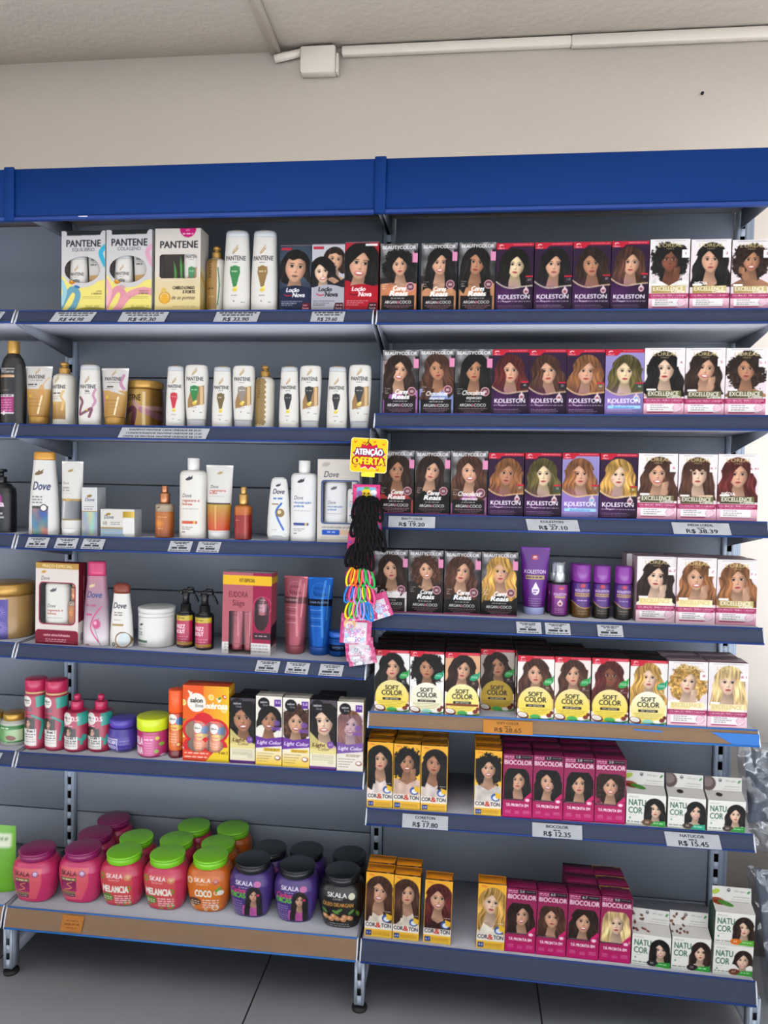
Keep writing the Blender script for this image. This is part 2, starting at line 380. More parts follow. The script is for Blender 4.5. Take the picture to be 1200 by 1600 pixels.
HAIR = dict(K='1A1716', D='30211B', B='4E3226', L='8A5A38', G='C79A50', P='E2C48A', R='5A2422', O='6E5C34')
SKIN = {1: 'E2C0A6', 2: 'D0A184', 3: 'B28062', 4: '7A4C38'}
def person_print(cv, cx, cy, s, hair='B', style='w', skin=2, tilt=0.0, cloth=None, smile=0, length=3.2, bang=0, clip=None, seed=0, vol=1.0, tint=None, hand=0, male=0, sleeve=True):
    """a printed portrait: shoulders, hair, face; all in units of the half face width s"""
    s *= 1.2; vol = vol*(1.22 if style in 'sw' else 1.12)
    x0, y0, x1, y1 = clip or (0, 0, 1, cv.asp); sl = cv.box(x0, y0, x1, y1)
    X, Y = cv.X[sl], cv.Y[sl]; inside = (X >= x0) & (X <= x1) & (Y >= y0) & (Y <= y1)
    c, n = math.cos(tilt), math.sin(tilt); dx, dy = (X-cx)/s, (Y-cy)/s
    lx, ly = dx*c+dy*n, -dx*n+dy*c
    tn = (lambda k: k*.6+np.array([k.mean()*.4]*3)) if tint is None else (lambda k: k*.45+np.array(tint)*k.mean()*.75)
    H = hx(HAIR[hair]); S = hx(SKIN[skin])
    if tint is not None: H = H*.5+hx('6A6A3A')*.5*H.mean()*2; S = S*.75+np.array(tint)*.25
    S = S*.97
    px = 1.2/(s*cv.W)
    A = lambda d: np.clip(d/px+.5, 0, 1)
    def put(m, col, al=1.0): cv.put(sl, m*inside, col, al)
    rs = seed*1.7
    wav = {'s': .04, 'w': .17, 'c': .1, 'h': .06}[style]
    if style == 'h': length = 1.1
    if style == 'c': length = min(length, 2.3)
    # shoulders, neck, clothes (not tilted)
    sh = A(dy-(1.95+.28*np.abs(dx)**1.5))
    put(sh*A(3.1-np.abs(dx)), S*(.86+.1*np.clip(dx, -1, 1))[..., None])
    if cloth:
        m = A(dy-(2.15+.12*np.abs(dx)+.9*np.clip(1-np.abs(dx)/1.3, 0, 1)))*A(3.2-np.abs(dx)); f = .86+.22*vnoise(dx*1.6+rs, dy*1.2)
        put(m, hx(cloth)*f[..., None])
    # hair behind
    if style == 'c':
        ed = .26*(vnoise(lx*2.2+rs, ly*2.2)-.5)+.16*(vnoise(lx*6, ly*6+rs)-.5)+.14*(vnoise(lx*13, ly*13+rs)-.5)
        d = 1.0+ed-np.hypot(lx/(2.05*vol), (ly-.15)/(2.15*vol)); hm = A(d)
    else:
        top = np.sqrt(np.clip(1-((ly+.25)/(1.52*vol))**2, 0, 1))*1.42*vol
        hw = np.where(ly < -.25, top, 1.42*vol+(.14 if style == 's' else .24)*(ly+.25))
        sgn = np.sign(lx); hw = hw+wav*np.sin(2.5*ly+rs+sgn*1.3)*(ly > -.6)+.07*(vnoise(ly*3+sgn*9+rs, ly*0)-.5)
        hm = A(hw-np.abs(lx-.12*math.sin(rs)))*A(length+.45*np.sin(lx*2.2+rs)-ly)*(ly > -1.78*vol)
    if style == 'c': t = vnoise(lx*4.2+rs, ly*4.2)*.6+vnoise(lx*9, ly*9+rs)*.4
    else:
        q = lx/(1+.12*np.clip(ly, 0, 4))+wav*.9*np.sin(2.5*ly+rs)
        t = vnoise(q*7+rs, ly*.7)*.55+vnoise(q*16+rs, ly*1.1)*.45
    hl = np.exp(-((ly-(.15+.5*np.abs(lx)))/.9)**2)
    dark = H.mean() < .2
    hc = H*(.45+.85*t+(.35 if not dark else .15)*hl*t)[..., None]+(.05 if dark else .02)*t[..., None]*hl[..., None]
    hole = A(.42+.2*np.clip(ly-.9, 0, 3)-np.abs(lx))*(ly > .8)
    put(hm*(1-hole), hc)
    # neck and face
    nk = A(.54+.22*np.clip(dy-1.1, 0, 2)-np.abs(lx*.6+dx*.4))*(ly > .75)*A(2.35+.2*dx*dx-dy)
    put(nk, S*(.70+.1*np.clip(-dx, -1, 1)+.16*np.clip((dy-1.2), 0, 1))[..., None])
    jaw = 1.0-(.30-.06*male)*np.clip((ly-.1)/1.25, 0, 1.2)**1.6
    fd = 1-np.sqrt((lx/jaw)**2+(np.where(ly < 0, ly/1.3, ly/1.36))**2)
    fm = A(fd)
    ck = np.clip(fd/.38, 0, 1); shade = .80+.15*ck+.13*np.clip(1-((lx+.25)**2*.8+(ly-.05)**2*.35), 0, 1)-.26*np.clip(lx*1.1-.2, 0, 1)**1.2
    put(fm, np.clip(S*shade[..., None]*1.02, 0, 1))
    put(np.clip(1-abs(fd)/.10, 0, 1)*fm*(ly > -.1), S*.62, .35)
    fe = lambda x, y, rx, ry: np.clip(1.25-np.sqrt(((lx-x)/rx)**2+((ly-y)/ry)**2), 0, 1)
    for e in (-1, 1):
        x = e*.42+.02
        put(np.clip(fe(x, -.2, .34, .2), 0, 1), S*.66, .55)
        put(np.clip(fe(x, -.17, .23, .1)*2, 0, 1), 'E4DCD6', .9); put(np.clip(fe(x+.02, -.18, .13, .11)*2, 0, 1), '1E1412', 1.0); put(np.clip(fe(x, -.26, .26, .035)*2, 0, 1), '1A1210', .85); put(fe(x, -.08, .22, .04), '3A2420', .6)
        put(np.clip(fe(x, -.45, .27, .05)*2, 0, 1), H*.5+S*.25, .75)
        put(fe(e*.62, .42, .3, .28), 'D0685A', .16)
    put(fe(.1, .12, .1, .42), S*.72, .45); put(fe(.02, .36, .2, .09), S*.55, .7); put(fe(-.06, .1, .07, .3), np.clip(S*1.2, 0, 1), .6)
    lip = hx('A8454A') if skin < 3 else hx('8E3C3A')
    if male: lip = S*.66
    if smile:
        put(np.clip(fe(0, .76, .42, .2)*2, 0, 1), lip); put(np.clip(fe(0, .735, .32, .1)*2, 0, 1), 'F4EEE8')
    else:
        put(np.clip(fe(0, .74, .32, .12)*2, 0, 1), lip); put(np.clip(1.2-np.sqrt((lx/.3)**2+((ly-.745+.12*lx*lx/.09)/.025)**2), 0, 1), '501C1C', .7)
    put(fe(0, .98, .22, .06), S*.7, .4)
    # hair in front of the forehead and temples
    part = .25*math.sin(rs*1.3)
    if bang: line = -.55+.12*np.sin(lx*9)
    elif male: line = -.85+.1*np.sin(lx*5+rs)+.3*np.clip(np.abs(lx)-.75, 0, 1)
    else: line = -1.12+1.15*np.clip(np.abs(lx-part)-.05, 0, 2)**1.25
    fh = A(line-ly)*A(1.35*vol-np.abs(lx))*(ly > -1.5)*np.clip(hm+.0, 0, 1)
    if style == 'c': fh = np.clip(A(line-ly+.3*(t-.5))*hm, 0, 1)
    put(fh, hc*.95)
    if style in 'sw' and not male:
        side = math.copysign(1, math.sin(rs+.4))
        m = A(.34-np.abs(lx-side*(.98+wav*np.sin(2.5*ly+rs))))*A(length-.4-ly)*(ly > -.5)
        put(m, hc*1.05)
    if hand:
        for k in range(4):
            a = -.5+.28*k if hand == 1 else .2-.3*k
            hx_, hy_ = (.75 if hand != 2 else -.8), 1.15
            for z in (0, 1):
                put(np.clip(fe(hx_+.16*k*(-1 if hand == 2 else 1)-.1, hy_-.05*k+.22*z, .13, .34)*2, 0, 1), np.clip(S*(1.03-.07*k), 0, 1))
        put(np.clip(fe(hx_+.1, hy_+.75, .42, .55)*2, 0, 1), S*.92)

def swirl(cv, y, col, amp=.05):
    for k, (o, w_, cc) in enumerate(((0, .022, col), (.018, .010, 'F0E6D0'), (.034, .008, col))):
        cv.curve([(-.05, y-.14+o), (.18, y+.02+o), (.42, y+.085+o), (.7, y+.045+o), (1.05, y+.01+o)], w_, cc, .9)
# ------------------------------------------------------------------ carton fronts (x 0..1, y 0..asp downwards)
def f_bc(cv, hair, style, skin, tilt, cloth, choc, light, seed):
    A = cv.asp; cv.grad(0, 0, 1, A, '6E6C6E', '141212'); cv.noise(1.1, 7, 5); cv.grad(.0, .9, 1, A, '2A2626', '121010')
    if light: cv.rect(0, .3, .25, 1.2, 'D8B0B8', .5)
    person_print(cv, .52 if tilt < .05 else .47, .58, .185 if style != 'c' else .165, hair, style, skin, tilt, cloth, seed % 3 == 1, 3.4, clip=(.02, .06, .98, A), seed=seed)
    cv.rect(.05, A-.43, .93, A, '141212', .95 if not light else .9)
    cv.grad(0, A-.04, 1, A, 'C05C92', '8A3A62')
    cv.text('BEAUTYCOLOR', .05, .145, .1, 'F4F2F2', w=.9, bold=1)
    cv.rect(.86, .22, 1, .5, 'D98AB0'); cv.rect(.9, .18, 1, .25, '202020')
    cv.ell(.82, 1.14, .12, .12, '6A4048'); cv.ring(.82, 1.14, .12, .022, 'D8A0AC'); cv.text('00', .82, 1.175, .07, 'E8D8DC', al='c', bold=1)
    for i, t in enumerate(('Creme', 'sem', 'Água')): cv.text(t, .06, 1.08+.06*i, .04, 'F0ECEC', shear=.2)
    t1, t2 = ('Chocolates', 'especiais') if choc else ('Cores', 'Reais')
    if choc: cv.text(t1, .5, A-.53, .13, 'FFFFFF', w=.62, bold=1, shear=.25, al='c'); cv.text(t2, .52, A-.42, .09, 'FFFFFF', w=.42, bold=1, shear=.25, al='c')
    else: cv.text(t1, .52, A-.56, .13, 'FFFFFF', w=.36, bold=2, shear=.25, al='c'); cv.text(t2, .5, A-.42, .14, 'FFFFFF', w=.5, bold=2, shear=.25, al='c')
    cv.greek(.3, .7, A-.37, .022, 'E8E4E4', .8, seed)
    cv.text('ARGAN', .14, A-.215, .085, 'F4F2F2', w=.33, bold=1); cv.text('&', .47, A-.215, .085, 'D86A90', w=.06, bold=1); cv.text('COCO', .53, A-.215, .085, 'F4F2F2', w=.32, bold=1)
    for i in range(3): cv.greek(.12+.07*i, .88-.07*i, A-.17+.045*i, .016, 'D8A0B8', .75, seed+i)
def f_kol(cv, hair, style, skin, tilt, cloth, num, lilac, seed):
    A = cv.asp; base = '7A70A8' if lilac else '25122C'
    cv.grad(0, 0, 1, A, '948AC0' if lilac else '301A36', base)
    if num == '2.0' or hair == 'O': tint = (.85, .85, .55)
    else: tint = None
    person_print(cv, .5 if tilt <= 0 else .52, .62, .19, hair, style, skin, tilt, cloth, 0, 3.3, clip=(0, .08, 1, 1.25), seed=seed, tint=tint)
    cv.poly([(-.1, 1.0), (.12, 1.12), (.35, 1.21), (.6, 1.21), (.8, 1.16), (1.1, 1.15), (1.1, A), (-.1, A)], base)
    cv.ell(.25, 1.42, .35, .28, 'A070C8' if lilac else '5A2668', .6, soft=.8)
    swirl(cv, 1.12, {'K': 'A8A090', 'G': 'E8C870', 'L': 'D0A058'}.get(hair, 'B89878'))
    cv.poly([(0, 0), (1, 0), (1, .09), (.38, .09), (.3, .17), (0, .17)], 'B81E34')
    cv.ell(.13, .07, .06, .035, 'F4D8DC'); cv.ell(.14, .085, .045, .025, 'B81E34'); cv.text('WELLA', .13, .155, .04, 'F4E0E2', w=.17, bold=1, al='c'); cv.greek(.45, .95, .035, .018, 'F0D0D4', .8, seed)
    cv.rect(.8, .88, 1, .92, 'C02038'); cv.rect(.8, .92, 1, 1.08, {'O': '3E4A38', 'G': '8A6A28', 'L': '7A5A40'}.get(hair, '2A2028')); cv.text(num, .9, 1.01, .06, 'E8E4E4', al='c')
    cv.ell(.82, 1.3, .075, .085, 'D8C0C4'); cv.poly([(.76, 1.28), (.82, 1.15), (.88, 1.28)], 'D8C0C4'); cv.ell(.82, 1.31, .045, .04, '6AA8D8' if lilac else '8A4A58')
    cv.text('KOLESTON', .07, A-.33, .12, 'F8F6F8', w=.86, bold=1); cv.curve([(.19, A-.35), (.2, A-.28), (.3, A-.25), (.4, A-.27)], .014, 'F8F6F8')
    if lilac: cv.rect(.08, A-.26, .94, A-.18, '9AD0F0'); cv.text('Iluminadores', .5, A-.195, .05, '4A78C0', w=.55, shear=.2, al='c', bold=1)
    else: cv.greek(.06, .96, A-.27, .02, 'D8D0D8', .8, seed)
    for i in range(3): cv.greek(.07, .75+.07*(i % 2), A-.155+.045*i, .015, 'C8B8D0', .75, seed+i)
def f_lor(cv, hair, style, skin, tilt, cloth, num, hand, media, gold, seed):
    A = cv.asp; cv.grad(0, 0, 1, A, 'E9E4E4', 'DDC8D0')
    person_print(cv, .5, .56, .19 if style != 'c' else .175, hair, style, skin, tilt, cloth, seed % 3 == 0, 3.0, bang=(num == '6.1' or hair == 'P'), clip=(.0, .07, 1, 1.24), seed=seed, hand=0 if hand == 3 else hand)
    if hand == 3: cv.ell(.62, 1.16, .3, .05, SKIN[skin], rot=-.15)
    cv.rect(.12, .035, .88, .05, '9A9498', .8)
    cv.text("L'ORÉAL", .5, .2, .1, 'BCA878' if hair in 'KDBR' else 'D8C080', w=.62, bold=0, al='c'); cv.text("L'ORÉAL", .5, .2, .1, 'D8C488', w=.62, bold=1, al='c', a=.6); cv.text('PARIS', .5, .265, .045, 'C8B888', w=.2, al='c')
    cv.rect(.8, .27, 1, .48, 'F4F0F0'); cv.text(num, .9, .4, .07, 'A03048', al='c', w=.04+.045*len(num), bold=0)
    g0, g1 = ('4A4630', '6A6844') if gold < .5 else ('E8D8A0', 'F6EABC') if gold > .9 else ('A08848', 'C8B878')
    cv.rect(.06, A-.69, .3, A-.64, 'F4EEEC'); cv.grad(.07, A-.64, .92, A-.45, g0, g1, True)
    if media: cv.text('IMÉDIA', .1, A-.66, .09, 'FFFFFF', w=.34, bold=1)
    cv.text('EXCELLENCE', .1, A-.51, .115, 'F6F2E4' if gold < .9 else ('C8B070' if gold > .7 else 'F0E6C8'), w=.76, bold=1 if gold < .9 else 0)
    cv.text('Crème', .9, A-.455, .07, 'FFFFFF', w=.34, shear=.2, al='r', bold=1)
    cv.rect(0, A-.44, 1, A-.31, '9A1E50'); cv.text('COLORAÇÃO TRIPLO CUIDADO', .04, A-.365, .05, 'F4D8E0', w=.92, bold=1); cv.greek(.06, .9, A-.345, .016, 'E0A8BC', .8)
    cv.grad(0, A-.31, 1, A, 'E6C4D0', 'D896AE' if gold < .9 else 'F0C8D4'); cv.rect(.09, A-.29, .84, A-.1, 'F6F2F2')
    for i in range(3): cv.greek(.16, .5+.12*(i == 1), A-.275+.055*i, .018, '6A6064', .9, i); cv.greek(.16, .74, A-.25+.055*i, .007, '9A9094', .7, i)
    if media: cv.rect(.09, A-.1, .84, A-.085, '7A3050')
    else: cv.ell(.84, A-.2, .13, .075, 'E8C0D0', .95); cv.ring(.84, A-.2, .11, .012, 'B890A4'); cv.rect(.09, A-.1, .76, A-.07, '962050'); cv.curve([(.98, A-.36), (.93, A-.2), (.7, A-.06)], .01, 'F8F0F4')
def f_soft(cv, hair, style, skin, tilt, bg, disc, num, seed):
    A = cv.asp; cv.rect(0, 0, 1, A, bg)
    person_print(cv, .5, .52, .18, hair, style, skin, tilt, 'F4F0EC' if disc in (1, 2, 3) else None, 0, 3.6, clip=(0, .04, 1, 1.5), seed=seed)
    R = .48; c0, c1 = {0: ('E8DCA0', 'F2D436'), 1: ('F0EEDC', 'E8E4C0'), 2: ('F2E8B0', 'F4DC5A'), 3: ('B89838', 'CBA93A')}[disc if not (disc == 1 and hair == 'G') else 1]
    if hair == 'G': c0, c1 = 'F0EEE0', 'EED860'
    cy = A-.44
    cv.grad(0, cy-R, 1, A, c0, c1, mask=lambda X, Y: (X-.5)**2+(Y-cy)**2 < R*R)
    cv.text('SOFT', .5, cy-.2, .13, '1E1C1A', w=.4, bold=1, al='c'); cv.text('COLOR', .5, cy-.04, .15, '1E1C1A', w=.6, bold=1, al='c')
    cv.greek(.3, .7, cy-.015, .014, '8A7A40', .8)
    cv.rect(.24, cy+.03, .76, cy+.1, '1C2A1E' if disc == 2 else '201C18'); cv.text('SEM AMÔNIA', .5, cy+.088, .045, 'F0E8D0', w=.4, bold=1, al='c')
    if disc == 2: cv.rect(.04, cy+.11, .96, cy+.17, '7A2A28')
    for i in range(4): cv.greek(.1+.05*i, .9-.05*i, cy+.14+.045*i, .014, '7A6A28', .8, i)
    cv.poly([(0, 0), (1, 0), (1, .08), (.4, .08), (.3, .17), (0, .17)], 'C42036'); cv.ell(.14, .07, .06, .035, 'F4D8DC'); cv.ell(.15, .085, .045, .025, 'C42036'); cv.text('WELLA', .14, .155, .04, 'F4E0E2', w=.17, bold=1, al='c'); cv.greek(.45, .95, .03, .018, 'F0D0D4', .8)
    g = '2E9A4A' if disc in (0, 3) else '2A9A70'
    cv.ell(.85, .72, .15, .09, g, rot=-.5); cv.poly([(.92, .62), (1.0, .53), (.98, .72)], g); cv.greek(.76, .94, .69, .018, 'D8F0DC', .9); cv.greek(.76, .94, .73, .014, 'D8F0DC', .9)
    cv.text(num, .82, .92, .06, 'E8E4E0', al='c'); cv.greek(.76, .95, .94, .012, 'E8E4E0', .7)
    cv.ell(.16, A-.1, .17, .09, '6A3A2A', rot=.2); cv.ell(.15, A-.115, .13, .065, 'F4F0EC', rot=.2); cv.ell(.15, A-.11, .09, .04, 'D8D0C8', rot=.2)
    cv.ell(.5, A-.07, .15, .065, '4AA858' if disc != 1 else '8CC8B8'); cv.ell(.74, A-.07, .09, .05, 'F0ECE8'); cv.ell(.88, A-.12, .07, .06, '7A3228'); cv.ell(.95, A-.2, .05, .05, '6A2A22'); cv.curve([(.6, A-.02), (.8, A-.0), (1, A-.06)], .04, '2E8A3C')
def f_cort(cv, hair, style, skin, tilt, cloth, num, seed):
    A = cv.asp; cv.grad(0, 0, 1, A, 'F2B234', 'F6C850'); cv.rect(0, A-.62, 1, A-.3, 'F2EADC')
    person_print(cv, .5, .72, .24 if style != 'c' else .22, hair, style, skin, tilt, cloth, seed % 2, 3.6, clip=(.02, .05, .98, A-.52), seed=seed, hand=1 if num == '2.0' else 0)
    cv.rect(0, A-.66, 1, A-.3, 'F2EADC', .0)
    cv.ell(.79, A-.72, .17, .15, '3A5AA0'); cv.ell(.79, A-.70, .11, .09, 'E4E8F0'); cv.poly([(.76, A-.92), (.98, A-.84), (.96, A-.66), (.8, A-.7)], 'E8B830'); cv.greek(.72, .96, A-.98, .02, 'E8E8F0', .8)
    cv.rect(.0, A-.56, 1, A-.3, 'F2EADC', .75)
    cv.text('COR', .03, A-.38, .15, '26263A', w=.36, bold=1); cv.text('&', .39, A-.36, .2, 'C03028', w=.2, bold=1); cv.text('TON', .6, A-.38, .15, '26263A', w=.37, bold=1)
    cv.grad(.0, A-.28, 1, A-.03, 'F0B83A', 'F4C848'); cv.rect(.05, A-.24, .26, A-.06, '2A3C88'); cv.text(num, .155, A-.11, .08, 'F0F0F8', w=.16, al='c', bold=1)
    for i in range(3): cv.greek(.3, .93, A-.21+.05*i, .02, 'A06A18', .8, i)
    cv.text('Niely', .1, .12, .07, 'D85A28', bold=1)
def f_bio(cv, hair, style, num, seed):
    A = cv.asp; cv.grad(0, 0, 1, A, '8A1E50', '9C2A58'); cv.grad(0, A-.6, 1, A, 'A81E58', 'C4206E')
    cv.ell(.5, 1.0, .5, .6, 'A84064', .5, soft=.6)
    person_print(cv, .5, .93, .2, hair, style, 2 if hair != 'P' else 1, .05*((seed % 3)-1), None, seed % 2, 3.2, clip=(.03, .5, .97, A-.66), seed=seed, vol=1.05)
    cv.rect(0, A-.66, .78, A-.62, '2A1420'); cv.greek(.06, .7, A-.65, .014, 'D8B8C8', .8)
    cv.ell(.84, A-.66, .11, .1, 'D83A80'); cv.ell(.84, A-.64, .07, .05, 'F0D8E0'); cv.poly([(.75, A-.72), (.95, A-.92), (.99, A-.8), (.9, A-.68)], 'C82068')
    cv.greek(.04, .36, .07, .03, 'F0D8E2', .9, 1); cv.greek(.04, .4, .13, .025, 'F0D8E2', .8, 2)
    cv.rect(.38, .03, .96, .16, '241820'); cv.text(num, .5, .135, .09, 'F4F0F2', al='c', bold=1); cv.greek(.64, .92, .075, .02, 'D8C8D0', .8)
    cv.text('BIOCOLOR', .03, .36, .16, 'F8EEF2', w=.94, bold=1)
    cv.text('TÁ PRONTA EM', .12, A-.4, .1, 'FBF2F6', w=.76, bold=2)
    for i in range(3): cv.greek(.1, .28, A-.26+.04*i, .015, 'F0C8DC', .8, i); cv.greek(.42, .58, A-.24+.04*i, .013, 'F0C8DC', .8, i); cv.greek(.7, .92, A-.26+.04*i, .015, 'F0C8DC', .8, i)
def f_nat(cv, hair, style, leaf, badge, num, seed):
    A = cv.asp; cv.rect(0, 0, 1, A, 'E9E8E2')
    person_print(cv, .74, .40, .125, hair, style, 1, 0, 'E8E0DC', seed % 2, 2.4, clip=(.45, .03, 1, A-.06), seed=seed)
    cv.text('EMBELLEZE', .05, .1, .04, '9A9A98', w=.25); cv.text('NATU', .05, .31, .17, '3E6A58', w=.45, bold=1); cv.text('COR', .05, .52, .17, '3E6A58', w=.36, bold=1)
    cv.greek(.06, .26, .57, .012, 'A0A09C', .7); cv.ell(.1, .65, .02, .03, '6AA078')
    cv.greek(.03, .4, A-.11, .03, '5A6A5C', .7); cv.rect(.0, A-.05, .45, A-.03, '8AA090', .6)
    cv.ell(.55, A-.1, .15, .085, badge); cv.text(num, .53, A-.085, .05, 'F4EEE0', al='c', bold=1); cv.poly([(.6, A-.02), (.72, A-.15), (1, A-.17), (1, A-.01)], leaf); cv.greek(.7, .94, A-.11, .025, 'D8F0D8', .8)
def f_nattop(cv, kind, seed):
    A = cv.asp; cv.rect(0, 0, 1, A, 'D6D4D0')
    if kind == 0: cv.ell(.15, A*.55, .2, .1, '8A3A22', rot=.2); cv.ell(.32, A*.62, .2, .07, '4A8A38', rot=.3); cv.ell(.08, A*.2, .12, .06, 'A8C048', rot=-.4)
    elif kind == 1: cv.ell(.1, A*.25, .2, .2, '5A4A48'); cv.ell(.08, A*.2, .15, .13, '7A6C6C'); cv.ell(.35, A*.7, .09, .07, '3A3434')
    else:
        for i in range(14): r = random.Random(i+seed*20); cv.ell(r.uniform(0, .42), A*r.uniform(.12, .85), .045, .03, '5A3428' if i % 2 else '7A4A38', rot=r.uniform(0, 3))
    cv.ell(.42, A*.12, .028, .028, '2A2E38'); cv.ring(.42, A*.12, .045, .012, '6A6C74'); cv.text('100% vegano', .55, A*.16, .045, '7A8A7C', w=.3); cv.ell(.93, A*.15, .05, .025, '3E8A48', rot=-.8)
    for i in range(3): cv.greek(.55-.06*i, .95, A*(.33+.09*i), .016, '8A8884', .7, i)
def f_lc(cv, hair, style, skin, var, num, seed):
    A = cv.asp
    if var == 0:
        cv.grad(0, 0, 1, A, '48404C', 'E8E0B0'); cv.rect(0, A-.75, 1, A, 'EDE6C8'); person_print(cv, .5, .85, .3, hair, style, skin, -.1, 'C0A0C8', 1, 2.6, clip=(0, .12, 1, A-.8), seed=seed, vol=1.1)
        cv.poly([(0, 1.2), (.35, 1.55), (.9, 1.75), (1, 1.8), (1, A-.6), (0, A-.6)], 'E8D888', .85)
        cv.text('Light', .08, A-.86, .14, '5A3A2A', w=.5, shear=.25, bold=1); cv.text('Color', .3, A-.72, .12, '5A3A2A', w=.45, shear=.25, bold=0)
        for i in range(4): cv.greek(.1, .9, A-.55+.06*i, .02, '8A8070', .7, i)
        cv.rect(0, A-.12, 1, A, '6A3A88'); cv.ell(.8, A-.28, .12, .06, 'D8D0B8'); cv.ell(.78, A-.95, .13, .14, '7A50A0'); cv.text(num, .78, A-.92, .08, 'F0E8F4', al='c')
        cv.ell(.28, .26, .25, .25, '16141A'); cv.text('salon', .28, .26, .1, 'F4F2F2', al='c', bold=1, w=.32); cv.text('line', .34, .38, .1, 'D8D4D4', al='c', w=.22)
    else:
        cv.rect(0, 0, 1, A, 'EDE8DC' if var == 1 else 'EAE2D6'); person_print(cv, .5, .92, .24, hair, style, skin, .05, None, 1, 3.0, clip=(.02, .2, .98, A-.95), seed=seed)
        if var == 2: cv.rect(.02, .5, .98, A-.95, '8A70A8', .35)
        cv.poly([(0, A-1.12), (.4, A-1.02), (1, A-1.12), (1, A-.78), (.5, A-.72), (0, A-.66)], '6C3A9C' if var == 1 else '7A58A0')
        cv.text('Light Color', .04, A-.82, .14, 'F6F2F8', w=.92, shear=.25, bold=1)
        if var == 1: cv.grad(0, A-.64, 1, A-.02, 'F4EEDC', 'F4C83C'); cv.rect(.3, A-.68, .95, A-.56, 'F0C838')
        cv.greek(.35, .92, A-.65, .025, '6A4A20', .8); cv.greek(.35, .85, A-.6, .025, '6A4A20', .8)
        for i in range(4): cv.greek(.06, .7-.08*i, A-.48+.1*i, .022, '6A5A50', .75, i)
        cv.ell(.84, A-.32, .12, .09, '8A4A3A'); cv.ell(.83, A-.33, .09, .06, 'F6F2EE')
        cv.rect(.7, .12, .95, .38, '5A2E90'); cv.text(num, .825, .27, .1, 'F4F0F8', w=.18, al='c', bold=1); cv.ell(.8, 1.0, .12, .11, '7A50A8', .8); cv.rect(.6, 1.15, .95, 1.28, '7A50A8', .8)
        cv.ell(.3, .28, .22, .22, '16141A'); cv.text('salon', .3, .27, .09, 'F4F2F2', al='c', bold=1, w=.28); cv.text('line', .36, .38, .09, 'D8D4D4', al='c', w=.2)
def f_loc(cv, var, seed):
    A = cv.asp; cv.rect(0, 0, 1, A, ('232C3E', 'B8B8C0', '9A1826')[var])
    if var == 0: cv.ell(.5, .7, .6, .7, '4A5C68', .8, soft=.5); person_print(cv, .5, .72, .27, 'K', 'h', 2, .1, 'C8C4BC', 0, 1.0, clip=(0, .06, 1, 1.35), seed=2, male=1, vol=.9)
    elif var == 1: person_print(cv, .7, .5, .19, 'D', 'h', 2, .15, '1C1C24', 1, 1.0, clip=(0, .06, 1, 1.3), seed=3, male=1, vol=.9); person_print(cv, .32, .86, .19, 'K', 'w', 1, -.15, '6A7484', 1, 1.2, clip=(0, .2, 1, 1.5), seed=5)
    else: cv.ell(.3, .5, .5, .6, 'B82838', .8, soft=.6); person_print(cv, .45, .68, .27, 'K', 's', 2, .15, None, 1, 2.0, clip=(0, .04, 1, 1.5), seed=4)
    c = ('1E2740', 'A6A6B0', 'A81626')[var]
    cv.ell(.5, A-.02, .95, .78, c); cv.poly([(0, A-.6), (1, A-.6), (1, A), (0, A)], c)
    cv.text('Loção', .2, A-.6, .13, 'F6F4F4' if var != 1 else '26262E', w=.42, bold=2, shear=.2); cv.text('Nova', .4, A-.44, .14, 'F6F4F4' if var != 1 else '26262E', w=.4, bold=2, shear=.2)
    cv.curve([(.16, A-.52), (.25, A-.48), (.38, A-.5)], .03, 'B82030' if var < 2 else '50181E')
    for i in range(3): cv.greek(.06, .72-.15*i, A-.32+.06*i, .022, 'C8C8D0' if var != 1 else '3A3A44', .8, i)
    cv.poly([(.74, A-.26), (.98, A-.26), (.98, A-.03), (.68, A-.03)], '3A1620' if var else '5A1A28'); cv.greek(.76, .95, A-.2, .03, 'E8C8CC', .8); cv.text('Rende', .84, A-.07, .06, 'E8C8CC', w=.2, al='c', bold=1)
    cv.rect(.04, .08, .36, .16, 'B02A3A') if var < 2 else cv.rect(.6, .06, .96, .13, 'E8E4E4')
    cv.rect(0, 0, 1, .03, '6A5A60')
    cv.text('100 ml', .04, A-.05, .035, 'A8A8B0')
